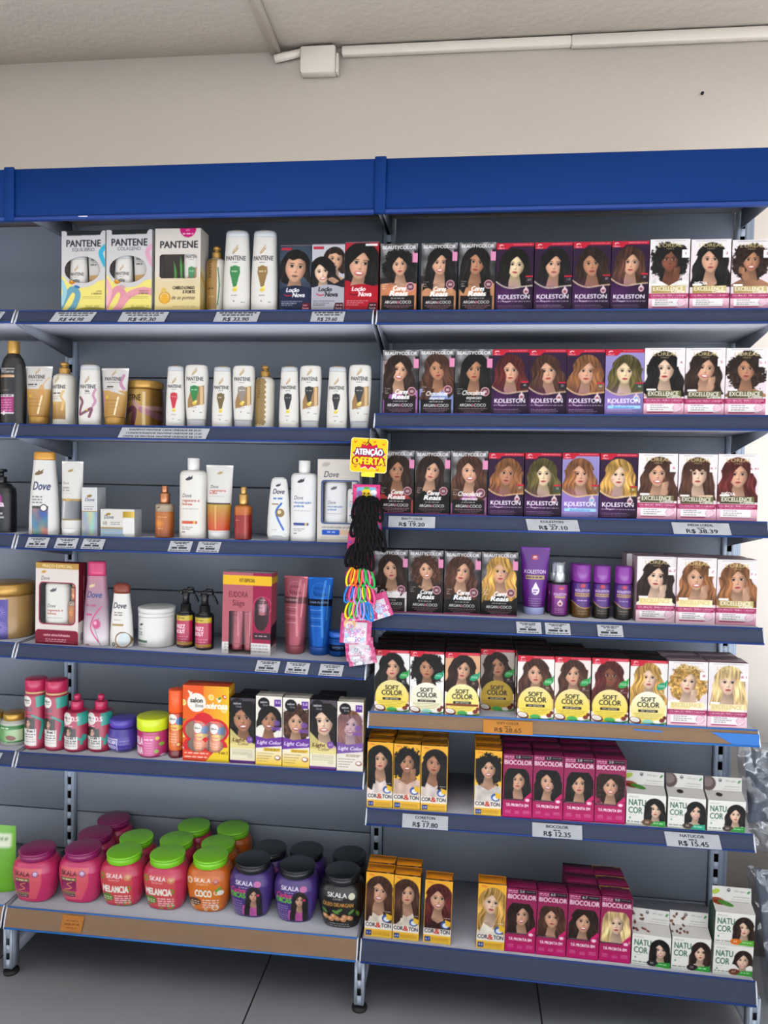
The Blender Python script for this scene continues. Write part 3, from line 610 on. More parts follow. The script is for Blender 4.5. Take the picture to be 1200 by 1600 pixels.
def f_pkit(cv, var, seed):
    A = cv.asp; cv.rect(0, 0, 1, A, 'C9C6C6' if var < 2 else 'D4CCC4')
    if var < 2:
        cv.poly([(0, A*.55), (.4, A*.68), (1, A*.6), (1, A), (0, A)], 'E6D878'); cv.ell(.48, A*.48, .46, .38, 'C9C6C6')
        cc = ('6A9CB0', '9AC8D4') if var == 0 else ('D890A0', 'E8B0B8')
        cv.curve([(-.05, A*.98), (.1, A*.82), (.25, A*.72), (.38, A*.78), (.3, A*.92), (.15, A*1.02)], .13, cc[0]); cv.curve([(0, A*.62), (.08, A*.75), (.0, A*.9)], .1, cc[1])
        cv.curve([(.98, A*.2), (.9, A*.28), (1.0, A*.42)], .1, '3AA8C8' if var == 0 else 'D8A0B8')
        if var == 1: cv.curve([(.25, A*.98), (.5, A*.8), (.8, A*.74), (1, A*.76)], .14, 'DE98A4')
        cv.ell(.26, A*.62, .09, .06, 'C07A28', rot=-.4); cv.ell(.26, A*.61, .05, .03, 'E8B050', rot=-.4); cv.ell(.36, A*.69, .07, .03, '3A70B0' if var == 0 else 'C8A0A8', rot=.3)
        cv.text('PANTENE', .1, A*.195, .15, '1E2028', w=.8, bold=1); cv.text(('EQUILÍBRIO', 'COLÁGENO')[var], .5, A*.25, .075, '50545C', w=.52, al='c')
        cv.poly([(.12, 0), (.92, 0), (.88, .09), (.12, .1)], '2A2C2C'); cv.rect(.1, 0, .93, .02, '2A2C2C')
        cv.text('LIMPA' if var == 0 else 'HIDRATA', .93, A*.755, .035, '4A4430', al='r'); cv.text('E HIDRATA' if var == 0 else 'E REPARA', .93, A*.785, .035, '4A4430', al='r', bold=1)
        for i in range(2): cv.greek(.5, .93, A*(.81+.02*i), .012, '8A7C48', .7, i)
        cv.ell(.7, A*1.0, .4, .1, '6A6828', .7); cv.greek(.55, .95, A*.92, .04, 'A89848', .5)
        for i in range(3): cv.ring(.48, A*.48, .0, 0, 'FFFFFF')
    else:
        cv.grad(0, A*.58, 1, A, 'D8C8A8', 'DCC888'); cv.text('PANTENE', .1, A*.235, .15, '1E2028', w=.84, bold=1)
        cv.ell(.72, .0, .18, .19, 'C02070'); cv.greek(.6, .84, .1, .03, 'F8D0E0', .9); cv.text('KIT', .72, .06, .04, 'F8E0EA', al='c', bold=1)
        cv.ring(.22, A*.83, .13, .03, 'C8902C'); cv.ell(.22, A*.84, .08, .1, 'E0A838'); cv.ell(.2, A*.74, .06, .05, 'D8B860')
        cv.text('CABELO LONGO', .4, A*.73, .065, '2A2420', w=.48, bold=2); cv.text('E FORTE', .62, A*.78, .065, '2A2420', w=.27, bold=2); cv.text('de as pontas', .36, A*.85, .08, '3A3028', w=.52, shear=.3)
        cv.greek(.4, .9, A*.93, .03, '9A8A58', .5)
def f_dkit(cv, var, seed):
    A = cv.asp
    if var == 0:
        cv.rect(0, 0, 1, A, 'CEC8C0'); cv.ell(.2, .12, .1, .05, 'B0AAA4', rot=-.2); cv.text('Dove', .14, .42, .15, '3A3A44', w=.36, shear=.2)
        cv.rect(.09, .49, 1.0, 1.52, '2A4A8A', r=.07); cv.rect(.12, .52, .98, 1.49, 'CEC8C0', r=.06)
        cv.text('reconstrução profunda', .11, 1.62, .05, '4A4A50', w=.84, bold=0); cv.rect(.12, 1.66, .54, 1.78, '2454B8', r=.02); cv.rect(.55, 1.66, .95, 1.78, 'D8B898'); cv.greek(.24, .44, 1.7, .03, 'C8D8F4', .8)
        for i in range(2): cv.greek(.1, .9, A-.13+.05*i, .015, 'A09890', .7, i)
    else:
        cv.rect(0, 0, 1, A, 'DCD2CC'); cv.rect(0, 0, 1, .13, 'B8904A'); cv.text('PREÇO ESPECIAL', .5, .1, .065, 'F0DCA8', w=.7, al='c', bold=1)
        cv.ell(.19, .2, .06, .03, 'C8A050', rot=-.2); cv.text('Dove', .12, .38, .09, '5A5660', w=.2, shear=.2)
        cv.rect(.08, .42, .93, 1.36, '8A1A34', r=.1); cv.rect(.105, .445, .905, 1.335, 'DCD2CC', r=.08)
        cv.rect(.0, 1.48, 1.0, A+.2, '7E1830', r=.08); cv.text('cachos ativos·hidratados', .5, 1.62, .06, 'F4DCE0', w=.62, al='c', bold=1)
        for i in range(2): cv.greek(.24, .72, 1.68+.04*i, .02, 'E0B0B8', .8, i)
        cv.greek(.05, .93, A-.06, .016, 'D89CA8', .7)
def f_ekit(cv, var, seed):
    A = cv.asp; cv.rect(0, 0, 1, A, 'B4626C'); cv.rect(.62, 0, 1, A, '9A2248'); cv.rect(0, .06, 1, .25, 'E8B828'); cv.text('KIT ESPECIAL', .5, .19, .07, '4A3810', w=.32, al='c', bold=1)
    cv.text('EUDORA', .12, .5, .12, '5A1E2C', w=.4); cv.text('Siàge', .2, .67, .12, '5A1E2C', w=.26)
    cv.ring(.82, .66, .19, .008, 'C88090'); cv.rect(.64, 1.2, 1, 1.33, '3A2A30'); cv.greek(.68, .95, 1.25, .025, 'C8A8B0', .9)
    for r in (.08, .055, .03): cv.ring(.83, 1.57, r, .012, 'D88A90')
    cv.rect(.0, 2.0, 1, 2.1, '3A2228'); cv.rect(.66, 1.9, .98, 2.0, 'EDE4E4'); cv.text('NUTRI ROSÉ', .82, 1.985, .06, '4A2A30', w=.28, al='c', bold=1)
    cv.rect(0, A-.24, 1, A, 'D8D4D4')
    for i in range(3): cv.greek(.05, .95, A-.2+.06*i, .02, '8A8488', .8, i)
def f_xbox(cv, var, seed):
    A = cv.asp; cv.grad(0, 0, 1, A, 'E85A28', 'F0781C'); cv.grad(.45, 0, 1, A, 'F0902C', 'F2C42C', True)
    r = random.Random(5)
    for i in range(26):
        x, y = r.uniform(0, 1), r.uniform(.05, A*.95); k = i % 4
        if k == 0: cv.ell(x, y, .07, .06, 'F8D060', rot=1); cv.ring(x, y, .06, .012, 'F4F0E0')
        elif k == 1: cv.ell(x, y, .05, .035, 'D82A2A', rot=.6); cv.ell(x+.01, y, .03, .02, 'F8E8E0', rot=.6)
        elif k == 2: cv.ell(x, y, .05, .02, 'F6F0E4', rot=.8); cv.ell(x+.03, y+.03, .05, .02, 'F6F0E4', rot=-.8)
        else: cv.ell(x, y, .04, .018, '3A8A38', rot=-.6)
    cv.ell(.3, .36, .2, .2, 'F4EEE4'); cv.text('salon', .3, .36, .1, '1E1A1A', al='c', bold=1, w=.28); cv.text('line', .36, .46, .08, '4A4A4A', al='c', w=.18)
    cv.text('xérosa', .52, .48, .14, 'FFFFFF', w=.45, bold=2, shear=.1)
    for ex, ey, rx, ry in ((.3, .95, .3, .26), (.7, .95, .3, .26), (.28, 1.28, .27, .2), (.7, 1.28, .27, .2), (.45, .75, .22, .18)): cv.ell(ex, ey, rx, ry, 'D82A34')
    cv.rect(.12, 1.5, .68, 1.64, 'D8303A', r=.05); cv.text('BAUNILHOSA', .4, 1.6, .06, 'F8E8E0', w=.44, al='c', bold=1); cv.rect(.16, 1.68, .66, 1.78, 'D8303A', r=.04)
    cv.rect(0, A-.22, .6, A, 'E85034'); cv.greek(.04, .56, A-.18, .03, 'F8D8C8', .9); cv.greek(.04, .56, A-.1, .03, 'F8D8C8', .9); cv.poly([(.5, A), (.75, A-.3), (1, A-.32), (1, A)], 'F2D030'); cv.text('4 em 1', .88, A-.17, .07, '6A3A10', al='c', bold=1, w=.2)
def f_dbox(cv, var, seed):
    A = cv.asp
    if var == 0:
        cv.rect(0, 0, 1, A, 'D0D0D0'); cv.ell(.5, .52, .17, .08, '8A7440', rot=-.2); cv.text('Dove', .5, .84, .22, '2E3A5A', w=.62, shear=.2, al='c'); cv.greek(.15, .8, 1.15, .05, '6A6A70', .8); cv.greek(.15, .7, 1.3, .05, '6A6A70', .8)
        cv.rect(0, 1.44, 1, 1.52, 'A08858')
        sl = cv.box(0, 1.52, 1, A); X, Y = cv.X[sl], cv.Y[sl]; n = vnoise(X*3+2, Y*1.5); m = vnoise(X*4+9, Y*1.2+4)
        cv.a[sl] = np.stack([.45+.35*m, .55+.25*n, .6+.2*(1-m)], -1)
    else:
        cv.rect(0, 0, 1, A, 'D2CFC8'); cv.ell(.23, .14, .07, .035, '9A7A34', rot=-.2); cv.text('Dove', .1, .27, .11, '2E3A5A', w=.28, shear=.2)
        cv.text('10', .06, .44, .1, '5A5040', w=.13); cv.greek(.3, .6, .36, .02, '6A6A70', .8); cv.greek(.3, .6, .41, .02, '6A6A70', .8)
        cv.grad(0, .53, .85, A, '8A9CA8', 'A8C0D0'); cv.rect(0, .51, .85, .54, 'A08038')
        cv.rect(.66, .22, 1, A-.02, 'DEDDDC', r=.12); cv.grad(.66, .06, 1.0, .23, 'A88428', 'E0C468', True)
# ------------------------------------------------------------------ labels on bottles and tubes
def bird(cv, x, y, s, col='2A2A34'):
    cv.ell(x, y, s, s*.38, col, rot=-.25); cv.poly([(x-s*.2, y), (x+s*1.1, y-s*.9), (x+s*.5, y+s*.25)], col); cv.poly([(x-s*.5, y), (x+s*.1, y-s*.75), (x+s*.3, y)], col)
def plogo(cv, x, y, s): cv.curve([(x-s, y+s), (x, y-.3*s), (x+s, y-1.6*s)], s*.5, 'C0A478'); cv.curve([(x-s, y+1.6*s), (x+.2*s, y+.5*s), (x+1.1*s, y-.6*s)], s*.5, 'B09468')
def l_psh(cv, col, cond=False):
    A = cv.asp; cv.rect(0, 0, 1, A, 'D9D6D0')
    y0 = A*.13 if not cond else A*.08
    plogo(cv, .5, y0+.12, .09); cv.text('PANTENE', .5, y0+.5, .17, '26262C', w=.74, bold=1, al='c'); cv.greek(.38, .62, y0+.56, .03, '5A5A60', .8)
    if col == 'rib':
        cv.greek(.42, .7, A*.38, .05, '3A3A40', .9); cv.greek(.4, .66, A*.42, .03, '7A7A80', .8)
        cv.curve([(.18, A*.5), (.3, A*.58), (.2, A*.7), (.18, A*.8), (.5, A*.74), (.72, A*.7), (.62, A*.84)], .12, '7A4458'); cv.curve([(.85, A*.36), (.78, A*.46), (.86, A*.56), (.76, A*.66)], .1, 'C088A8'); cv.ell(.5, A*.72, .06, .04, 'D8B040')
        return
    if cond: cv.poly([(.2, A*.66), (.38, A*.44), (.9, A*.38), (.9, A*.72), (.2, A*.8)], '96703E'); cv.curve([(.8, A*.42), (.8, A*.72)], .12, 'D0AC78')
    x = .5 if not cond else .5
    cv.ell(x, A*.47, .19, A*.085, col); cv.poly([(x-.19, A*.47), (x+.19, A*.47), (x+.06, A*.67), (x-.06, A*.67)], col); cv.rect(x-.18, A*.40, x+.18, A*.46, col); cv.greek(x-.13, x+.13, A*.455, .05, 'E8E4D8', .6)
    cv.ell(x, A*.71, .09, .07, 'D8C040'); cv.ell(x+.06, A*.68, .06, .05, 'E8D870'); cv.greek(.38, .62, A*.78, .025, '4A4A50', .7); cv.ell(.47, A*.86, .02, .03, '3A3A40'); cv.greek(.72, .86, A*.87, .03, '6A6A70', .8)
def l_pumpb(cv, v):
    A = cv.asp; cv.rect(0, 0, 1, A, 'DBD6CA')
    if v == 'p1':
        plogo(cv, .42, .3, .09); cv.text('PANTENE', .08, .72, .17, '26262C', w=.72, bold=1); cv.greek(.12, .6, .9, .06, '2A2A30', .9); cv.greek(.12, .6, 1.06, .03, '8A8A80', .8); cv.greek(.12, .5, 1.16, .03, '8A8A80', .8)
        cv.grad(.06, A*.55, .8, A*.88, 'C8A468', '8A6020'); cv.curve([(.72, A*.35), (.62, A*.45), (.72, A*.55), (.66, A*.7)], .1, 'D8B070'); cv.ell(.26, A*.58, .06, .05, 'D8B830')
    elif v == 'p2':
        cv.rect(.05, .1, .68, A*.93, '9A743A'); cv.text('PANTENE', .42, A*.38, .2, '4A3418', w=1.2, rot=math.pi/2, bold=1, al='l'); cv.greek(.2, .55, A*.55, .06, '3A2810', .8); cv.greek(.2, .55, A*.7, .04, 'D0B070', .8)
        cv.curve([(.72, A*.2), (.78, A*.5), (.72, A*.85)], .05, '2E7A48')
    else:
        for i in range(9): cv.ell(.36, A*(.12+.095*i), .34, .17, '8C713C')
        cv.rect(.08, A*.05, .62, A*.95, '8C713C'); cv.text('PANTENE', .42, A*.42, .18, '5A4018', w=1.1, rot=math.pi/2, bold=1); cv.greek(.2, .5, A*.92, .05, 'E0C890', .8)
def l_ptube(cv, v):
    A = cv.asp; cv.rect(0, 0, 1, A, 'CFCCC8'); cv.grad(0, A*.46, 1, A, 'C49A58', 'A87C34')
    if v: cv.poly([(0, A*.4), (.9, A*.55), (.6, A*.42), (1, A*.3), (0, A*.3)], 'CFCCC8'); cv.curve([(.84, A*.15), (.76, A*.3), (.86, A*.42)], .1, 'B880A0'); cv.curve([(.12, A*.5), (.2, A*.65), (.14, A*.85)], .1, 'C088A0')
    else: cv.curve([(.9, A*.22), (.74, A*.36), (.8, A*.5)], .03, 'D8A868'); cv.ell(.68, A*.55, .1, .3, 'C89048', .7)
    plogo(cv, .48, .16, .06); cv.text('PANTENE', .46, .42, .13, '2A2A30', w=.6, bold=1, al='c'); cv.greek(.25, .7, .47, .025, '6A6A60', .8); cv.greek(.16 if not v else .28, .52, .6, .05, '2A2A30', .9); cv.greek(.2, .5, .68, .02, '6A6A60', .8)
    cv.ell(.32, A*.6, .06, .05, 'D8B830'); cv.curve([(.72, A*.6), (.64, A*.95)], .05, 'F4E0B8')
    for i in range(3): cv.greek(.2, .7, A*(.66+.07*i), .018, '7A5820', .7, i)
def l_pjar(cv):
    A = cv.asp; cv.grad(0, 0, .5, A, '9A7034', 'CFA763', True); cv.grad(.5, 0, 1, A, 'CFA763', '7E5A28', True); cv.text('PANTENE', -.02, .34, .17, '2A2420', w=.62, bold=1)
    cv.curve([(.0, A*.85), (.2, A*.6), (.42, A*.55), (.36, A*.95)], .15, '7A4A5A'); cv.curve([(.4, A*.35), (.6, A*.5), (1, A*.5)], .12, 'C8A0A8', .8); cv.curve([(.62, A*.55), (.8, A*.62), (1, A*.72)], .16, 'A8708C', .8); cv.rect(.64, .1, .72, A, 'F0E0C0', .6); cv.greek(.05, .3, .42, .03, '4A3A28', .8)
def l_tres(cv):
    A = cv.asp; cv.rect(0, 0, 1, A, '1B1A1C'); cv.text('TRESemmé', .1, .78, .12, 'D8D8DA', w=.58, bold=1); cv.rect(.05, .6, .7, .63, 'C8C8CA'); cv.grad(.05, .86, .7, .96, 'B8865A', 'E0B890', True)
    cv.greek(.15, .6, 1.42, .07, '6A5A52', .7); cv.rect(.06, 1.62, .68, 1.72, 'D8D4D6'); cv.greek(.08, .66, 1.645, .04, '3A3A3C', .9); cv.rect(.06, 1.72, .68, 2.35, '9A1E68')
    for i in range(5): cv.greek(.1, .6, 1.82+.1*i, .04, 'E8B8D0', .7, i)
    cv.rect(.06, 2.32, .68, 2.38, 'E0D8DC'); cv.ell(.25, 2.35, .08, .08, 'E0D8DC')
def l_seda(cv):
    A = cv.asp; cv.rect(0, 0, 1, A, '17171A'); cv.ell(.55, .62, .2, .3, '8A1E70'); cv.text('seda', .3, .82, .2, 'E8E0E4', w=.5, bold=2)
    for i in range(3): cv.greek(.35, .8, 1.02+.13*i, .07, 'C8C8CC', .8, i)
    cv.ell(.5, 1.5, .1, .1, '8A8A90')
def l_dsh(cv, v):
    A = cv.asp
    if v == 0:
        cv.rect(0, 0, 1, A, 'D9D8D5'); bird(cv, .42, .42, .15, '6A5428'); cv.text('Dove', .2, .95, .27, '22305C', w=.58, shear=.2, bold=1)
        for i in range(3): cv.greek(.2, .55, 1.15+.09*i, .04, '5A5A60', .8, i)
        sl = cv.box(.2, 1.5, .74, 2.45); X, Y = cv.X[sl], cv.Y[sl]; n = vnoise(X*5+Y*2, Y*3); m = vnoise(X*4-Y*2+9, Y*4+4)
        cv.put(sl, (X > .2) & (X < .74) & (Y > 1.5), np.stack([.22+.6*m*m, .3+.3*n, .38+.3*(1-m)], -1)); cv.rect(.2, 1.46, .74, 1.54, '26282C'); cv.ell(.6, 1.52, .12, .12, 'E8E4E0'); cv.ring(.6, 1.52, .12, .03, '26282C')
    elif v == 1:
        cv.grad(0, 0, 1, A*.45, 'B87C90', '9C8496'); cv.grad(0, A*.45, 1, A, '9C8496', 'EDE6EA'); bird(cv, .42, .36, .12, 'D8C898'); cv.text('Dove', .22, .78, .24, '2A3C7A', w=.56, shear=.2, bold=1)
        cv.greek(.2, .6, 1.02, .07, 'B84870', .8); cv.greek(.22, .5, 1.35, .07, 'C02468', .9)
        cv.curve([(.78, 1.1), (.5, 1.5), (.42, 1.9), (.7, 2.35)], .05, 'D0487C'); cv.curve([(.72, 1.5), (.56, 1.8), (.78, 2.5)], .02, '6A6A88'); cv.ell(.62, 1.72, .15, .17, 'C84A80', soft=.2); cv.ell(.58, 1.68, .06, .07, 'E8A8C4'); cv.greek(.2, .4, 2.45, .05, 'B03060', .8)
    else:
        cv.rect(0, 0, 1, A, 'E3E0DC'); cv.text('Dove', .2, .62, .25, '2A2A38', w=.56, shear=.2, bold=1)
        for i in range(2): cv.greek(.26, .66, .78+.1*i, .05, '6A6A60', .8, i)
        cv.greek(.25, .6, 1.1, .03, '8A8A80', .8); cv.rect(.18, 1.28, .68, 1.36, 'A88A48'); cv.ring(.66, 1.95, .34, .05, '7A5A38'); cv.ell(.72, 1.9, .22, .25, 'D0DCE0'); cv.ell(.5, 2.32, .16, .1, 'C89A40', rot=.4); cv.ring(.26, 2.15, .08, .04, '2A2A30')
def l_dtube(cv, v):
    A = cv.asp; cv.rect(0, 0, 1, A, 'D8D6D2')
    if v == 0:
        bird(cv, .45, .42, .13, 'A08A50'); cv.text('Dove', .12, 1.02, .12, '6A6A70', w=.3, shear=.2); cv.greek(.12, .55, 1.14, .07, '8A8A88', .8); cv.greek(.12, .5, 1.26, .07, '8A8A88', .8); cv.greek(.1, .6, 1.42, .02, '9A9A98', .8)
        cv.rect(.02, 1.66, .98, 1.76, 'A8894A'); cv.grad(.02, 1.76, .98, A*.86, 'C8C8CC', '50545C', True); cv.grad(.02, 1.76, .3, A*.86, '6A7078', 'E0E0E4', True); cv.ell(.45, 1.7, .1, .07, 'C8A860'); cv.rect(.0, A*.86, 1, A*.88, '8A7A48')
    else:
        bird(cv, .53, .28, .1, 'B09A60'); cv.text('Dove', .2, .82, .12, '3A3A44', w=.3, shear=.2); cv.text('regenera', .18, .94, .08, 'B84838', w=.6, bold=1); cv.text('brilho', .18, 1.03, .08, 'B84838', w=.3, bold=1); cv.greek(.18, .75, 1.1, .02, '9A9A98', .8)
        cv.rect(.08, 1.34, .92, 1.4, '3A2E20'); cv.grad(.0, 1.4, 1, A*.98, 'B89838', 'C8401C'); cv.grad(.35, 1.4, .5, A*.98, 'C8401C', 'E8C880', True) if False else None; cv.curve([(.44, 1.45), (.48, A*.95)], .06, 'ECC890', .6)
def l_dbot(cv, v):
    A = cv.asp; cv.rect(0, 0, 1, A, 'DEDBD4' if v == 0 else 'DDDDDD'); bird(cv, .45, .3, .14); cv.text('Dove', .18, .98, .15, '3A3A44', w=.36, shear=.2)
    c = 'B04030' if v == 0 else '2A5AA0'
    cv.text('regenera e' if v == 0 else 'reconstrução', .18, 1.13, .09, c, w=.66, bold=1); cv.text('hidrata' if v == 0 else 'profunda', .18, 1.26, .09, c, w=.4, bold=1); cv.greek(.18, .8, 1.38, .03, '9A9890', .8)
    cv.rect(.18, 1.84, .76, 1.94, 'C84A28' if v == 0 else '1E3A88'); cv.rect(.62, 1.84, .7, 1.94, 'D8B060'); cv.greek(.18, .65, 2.05, .03, '7A7874', .8); cv.greek(.18, .55, 2.12, .03, '7A7874', .8); cv.greek(.18, .32, 2.22, .04, '4A4A48', .8)
def l_dco(cv):
    A = cv.asp; cv.rect(0, 0, 1, A, 'DCDCDA'); bird(cv, .5, .34, .11); cv.text('Dove', .26, .7, .22, '2A2A44', w=.5, shear=.2, bold=1); cv.greek(.3, .7, .86, .07, '3A6AB8', .9); cv.greek(.24, .6, 1.1, .06, '7A6A40', .8)
    cv.curve([(.66, 1.1), (.44, 1.5), (.76, 2.2)], .08, '2A60B8'); cv.ell(.62, 1.5, .17, .18, '8A7038'); cv.ell(.58, 1.46, .08, .08, 'D8CCA0'); cv.greek(.24, .5, 2.2, .03, '9A9A98', .8)
def l_djar(cv):
    A = cv.asp; cv.rect(0, 0, 1, A, 'DFDFDD'); bird(cv, .22, .2, .06, '3A2E28'); cv.text('Dove', .08, .35, .08, '6A6A70', w=.16, shear=.2); cv.greek(.08, .3, .4, .03, '3A6A58', .8); cv.greek(.08, .26, .46, .03, '3A6A58', .8); cv.rect(.08, .62, .42, .68, '3A6A50'); cv.greek(.08, .4, .74, .015, '7A8A80', .8)
def l_sjar(cv):
    A = cv.asp; cv.rect(0, 0, 1, A, 'B08A54'); cv.rect(.02, .04, .7, .95, 'C4A06C'); cv.rect(.44, .07, .74, .9, '4E3E98'); cv.rect(.02, .8, .7, .9, '4E3E98')
    for i in range(16):
        a = i*.39; cv.curve([(.6+.03*math.cos(a), .32+.03*math.sin(a)), (.6+.1*math.cos(a), .32+.12*math.sin(a))], .008, '9A8CD0'); cv.curve([(.62+.03*math.cos(a), .62+.03*math.sin(a)), (.62+.1*math.cos(a), .62+.12*math.sin(a))], .008, '9A8CD0')
    cv.rect(.03, .1, .5, .8, 'C4A06C'); cv.text('seda', .28, .28, .07, '4A3420', w=.22, bold=1); cv.text('BOOM', .14, .42, .12, '2A1E18', w=.44, bold=2, shear=.15); cv.text('NUTRIÇÃO', .16, .58, .06, '5A2E4A', w=.32, bold=2); cv.text('INTENSA', .2, .66, .06, '5A2E4A', w=.26, bold=2); cv.greek(.16, .46, .7, .02, '6A5030', .8)
def l_frizz(cv):
    A = cv.asp; cv.rect(0, 0, 1, A, '121014'); cv.rect(.0, .14, .96, A-.14, 'B8204E'); cv.rect(.0, .14, .96, .42, 'C8B020'); cv.greek(.2, .66, .25, .05, '3A3410', .8); cv.rect(.0, A-.32, .96, A-.16, 'B89428')
    cv.text('FRIZZ', .08, .84, .22, 'F6E8EE', w=.56, bold=2); cv.text('OUT', .22, 1.12, .22, 'F6E8EE', w=.42, bold=2); cv.rect(.1, .92, .2, 1.12, 'F0D8E4')
    for i in range(5): cv.greek(.1, .8-.06*i, 1.28+.14*i, .04, 'F0B8CC', .75, i)
def l_etube(cv, col, v):
    A = cv.asp; cv.rect(0, 0, 1, A, col); c = '5A2430' if not v else '16305C'; cv.ring(.48, .5, .3, .012, 'D8A8B0' if not v else '5A90D0')
    cv.text('EUDORA', .5, .46, .09, c, w=.4, al='c'); cv.text('Siàge', .5, .7, .16, c, w=.5, al='c'); cv.rect(.0, .82, 1, 1.08, '6A4248' if not v else '12182A'); cv.text('NUTRI ROSÉ' if not v else 'HAIR-PLASTIA', .12, .98, .08, 'E0C8C8' if not v else '8AA0C8', w=.5 if not v else .72, bold=1)
    for i in range(5): cv.greek(.14, .6, 1.22+.15*i, .025, c if i % 2 else 'E8C8CC' if not v else '9CC0F0', .7, i)
    cv.curve([(.7, .15), (.6, 1), (.66, A*.85)], .09, 'E8A8B0' if not v else '6AB0F0', .5); cv.curve([(.86, .3), (.78, 1.6)], .04, 'F4C8CC' if not v else '9AD0F8', .5)
def l_gjar(cv):
    A = cv.asp; cv.rect(0, 0, 1, A, 'C4C8BE'); cv.rect(0, .16, 1, .78, '2A7E38'); cv.grad(.05, .3, .95, .72, '4E9A48', 'C8D8B0', True); cv.greek(.2, .6, .22, .05, 'E8F4E4', .9); cv.ell(.62, .6, .17, .09, '7A3424', rot=.2); cv.greek(.2, .5, .74, .03, 'E8F4E4', .8)
def l_sos(cv, v):
    A = cv.asp; cv.rect(0, 0, 1, A, 'A01E44')
    k = 0 if v == 0 else .0; T = A
    cv.rect(.12, .06, .9, A-.1, 'B02A4C'); cv.poly([(.7, .1), (1, .06), (1, .55), (.74, .6)], '2AA090'); cv.curve([(.55, .95), (.9, 1.2), (.92, A*.6), (.85, A*.8)], .09, '2A9A8C')
    cv.rect(.1, A*.42, .68, A*.62, '1C1A1A'); person_print(cv, .36, A*.52, .11, 'K', 'w', 2, 0, None, 1, 2.4, clip=(.1, A*.38, .68, A*.62), seed=3)
    cv.ell(.3, .33, .24, .25, 'E8E4E0'); cv.text('salon', .3, .32, .1, '2A2A2A', al='c', w=.34, bold=1); cv.text('line', .36, .43, .1, '5A5A5A', al='c', w=.2)
    cv.text('S.O.S', .12 if v == 0 else .34, A*.30 if v == 0 else A*.24, .2, '10606A' if v == 0 else 'F4D8E0', w=.44, bold=2); cv.greek(.12, .56, A*.35, .05, '101414' if v == 0 else 'E8A0B4', .9)
    cv.rect(.02, A*.62, .74, A*.92, 'E4E0DC'); cv.text('10 em 1' if v == 0 else '12 em 1', .7, A*.68, .13, '1A1A1A', w=.42, al='r', bold=2)
    for i in range(4): cv.greek(.06, .7, A*(.71+.045*i), .045 if i < 2 else .02, '3A3A3A', .8, i)
def l_vjar(cv):
    A = cv.asp; cv.rect(0, 0, 1, A, '4C3CA0'); cv.rect(.08, .28, .54, .86, 'D4D0E0'); cv.rect(.11, .31, .51, .83, '4C3CA0')
    for i, t in enumerate(('MÁSCARA', 'MATIZA', 'DORA')): cv.text(t, .13, .45+.17*i, .12, 'E8E4F0', w=.36, bold=2)
    for i in range(4): cv.greek(.6, .9, .35+.12*i, .02, 'A8A0D8', .7, i)
    cv.greek(.2, .5, .98, .04, 'C8C4E8', .8)
def l_gel(cv):
    A = cv.asp; cv.rect(0, 0, 1, A, 'C03070'); cv.text('GELA', .04, .42, .24, 'F4E4EC', w=.32, bold=3); cv.text('TINA', .06, .72, .24, 'F4E4EC', w=.3, bold=3); cv.rect(.04, .78, .3, .96, '2A2A20'); cv.greek(.06, .28, .84, .04, 'E8F0C8', .9)
    cv.grad(.36, .12, .72, .92, 'D85A98', 'C84888'); cv.greek(.4, .68, .22, .04, 'F8E0EC', .9)
    for i in range(6): cv.greek(.42, .66, .34+.08*i, .018, 'F0B8D4', .8, i)
    for x, y, c in ((.8, .2, 'D8C838'), (.9, .4, '8AB830'), (.78, .62, '8AB830'), (.92, .78, 'F0C8D8'), (.84, .9, 'D8C838')): cv.ell(x, y, .06, .06, c)
def l_xsp(cv):
    A = cv.asp; cv.grad(0, 0, 1, A, 'D0402C', 'E06820'); cv.ell(.4, .35, .3, .33, 'ECE8DC'); cv.text('salon', .4, .4, .14, '2A2A2A', al='c', w=.44, bold=1); cv.ell(.85, .5, .2, .25, '3A6AA8'); cv.ell(.6, .9, .4, .2, 'E8C030'); cv.text('xérosa', .1, .98, .16, 'C82030', w=.6, bold=1); cv.rect(0, 1.15, 1, 2.35, 'E87428')
    for i in range(4): cv.greek(.1, .7, 1.3+.17*i, .05, 'F8D8A8', .8, i)
    cv.ell(.8, 2.0, .18, .18, 'D83028'); cv.ell(.8, 2.0, .1, .1, 'F0D060'); cv.rect(0, 2.4, 1, A, '7A1420')
def l_ktube(cv):
    A = cv.asp; cv.rect(0, 0, 1, A, '6C2890'); cv.rect(.38, .26, .6, .42, 'C02040'); cv.text('WELLA', .49, .4, .05, 'F4DCE0', w=.18, al='c', bold=1); cv.ell(.49, .32, .07, .03, 'F4DCE0'); cv.text('KOLESTON', .5, .88, .13, 'F0E8F4', w=.74, bold=1, al='c'); cv.rect(.18, .94, .82, 1.08, 'B8A070'); cv.greek(.2, .8, .99, .04, '4A2050', .9)
    cv.ell(.52, 1.45, .13, .15, 'F4EEF6'); cv.poly([(.4, 1.4), (.52, 1.16), (.64, 1.4)], 'F4EEF6'); cv.greek(.44, .6, 1.42, .04, '6C2890', .9); cv.greek(.44, .6, 1.5, .04, '6C2890', .9)
    for i in range(4): cv.greek(.28, .76, 1.72+.08*i, .02, 'D8C0E4', .8, i)
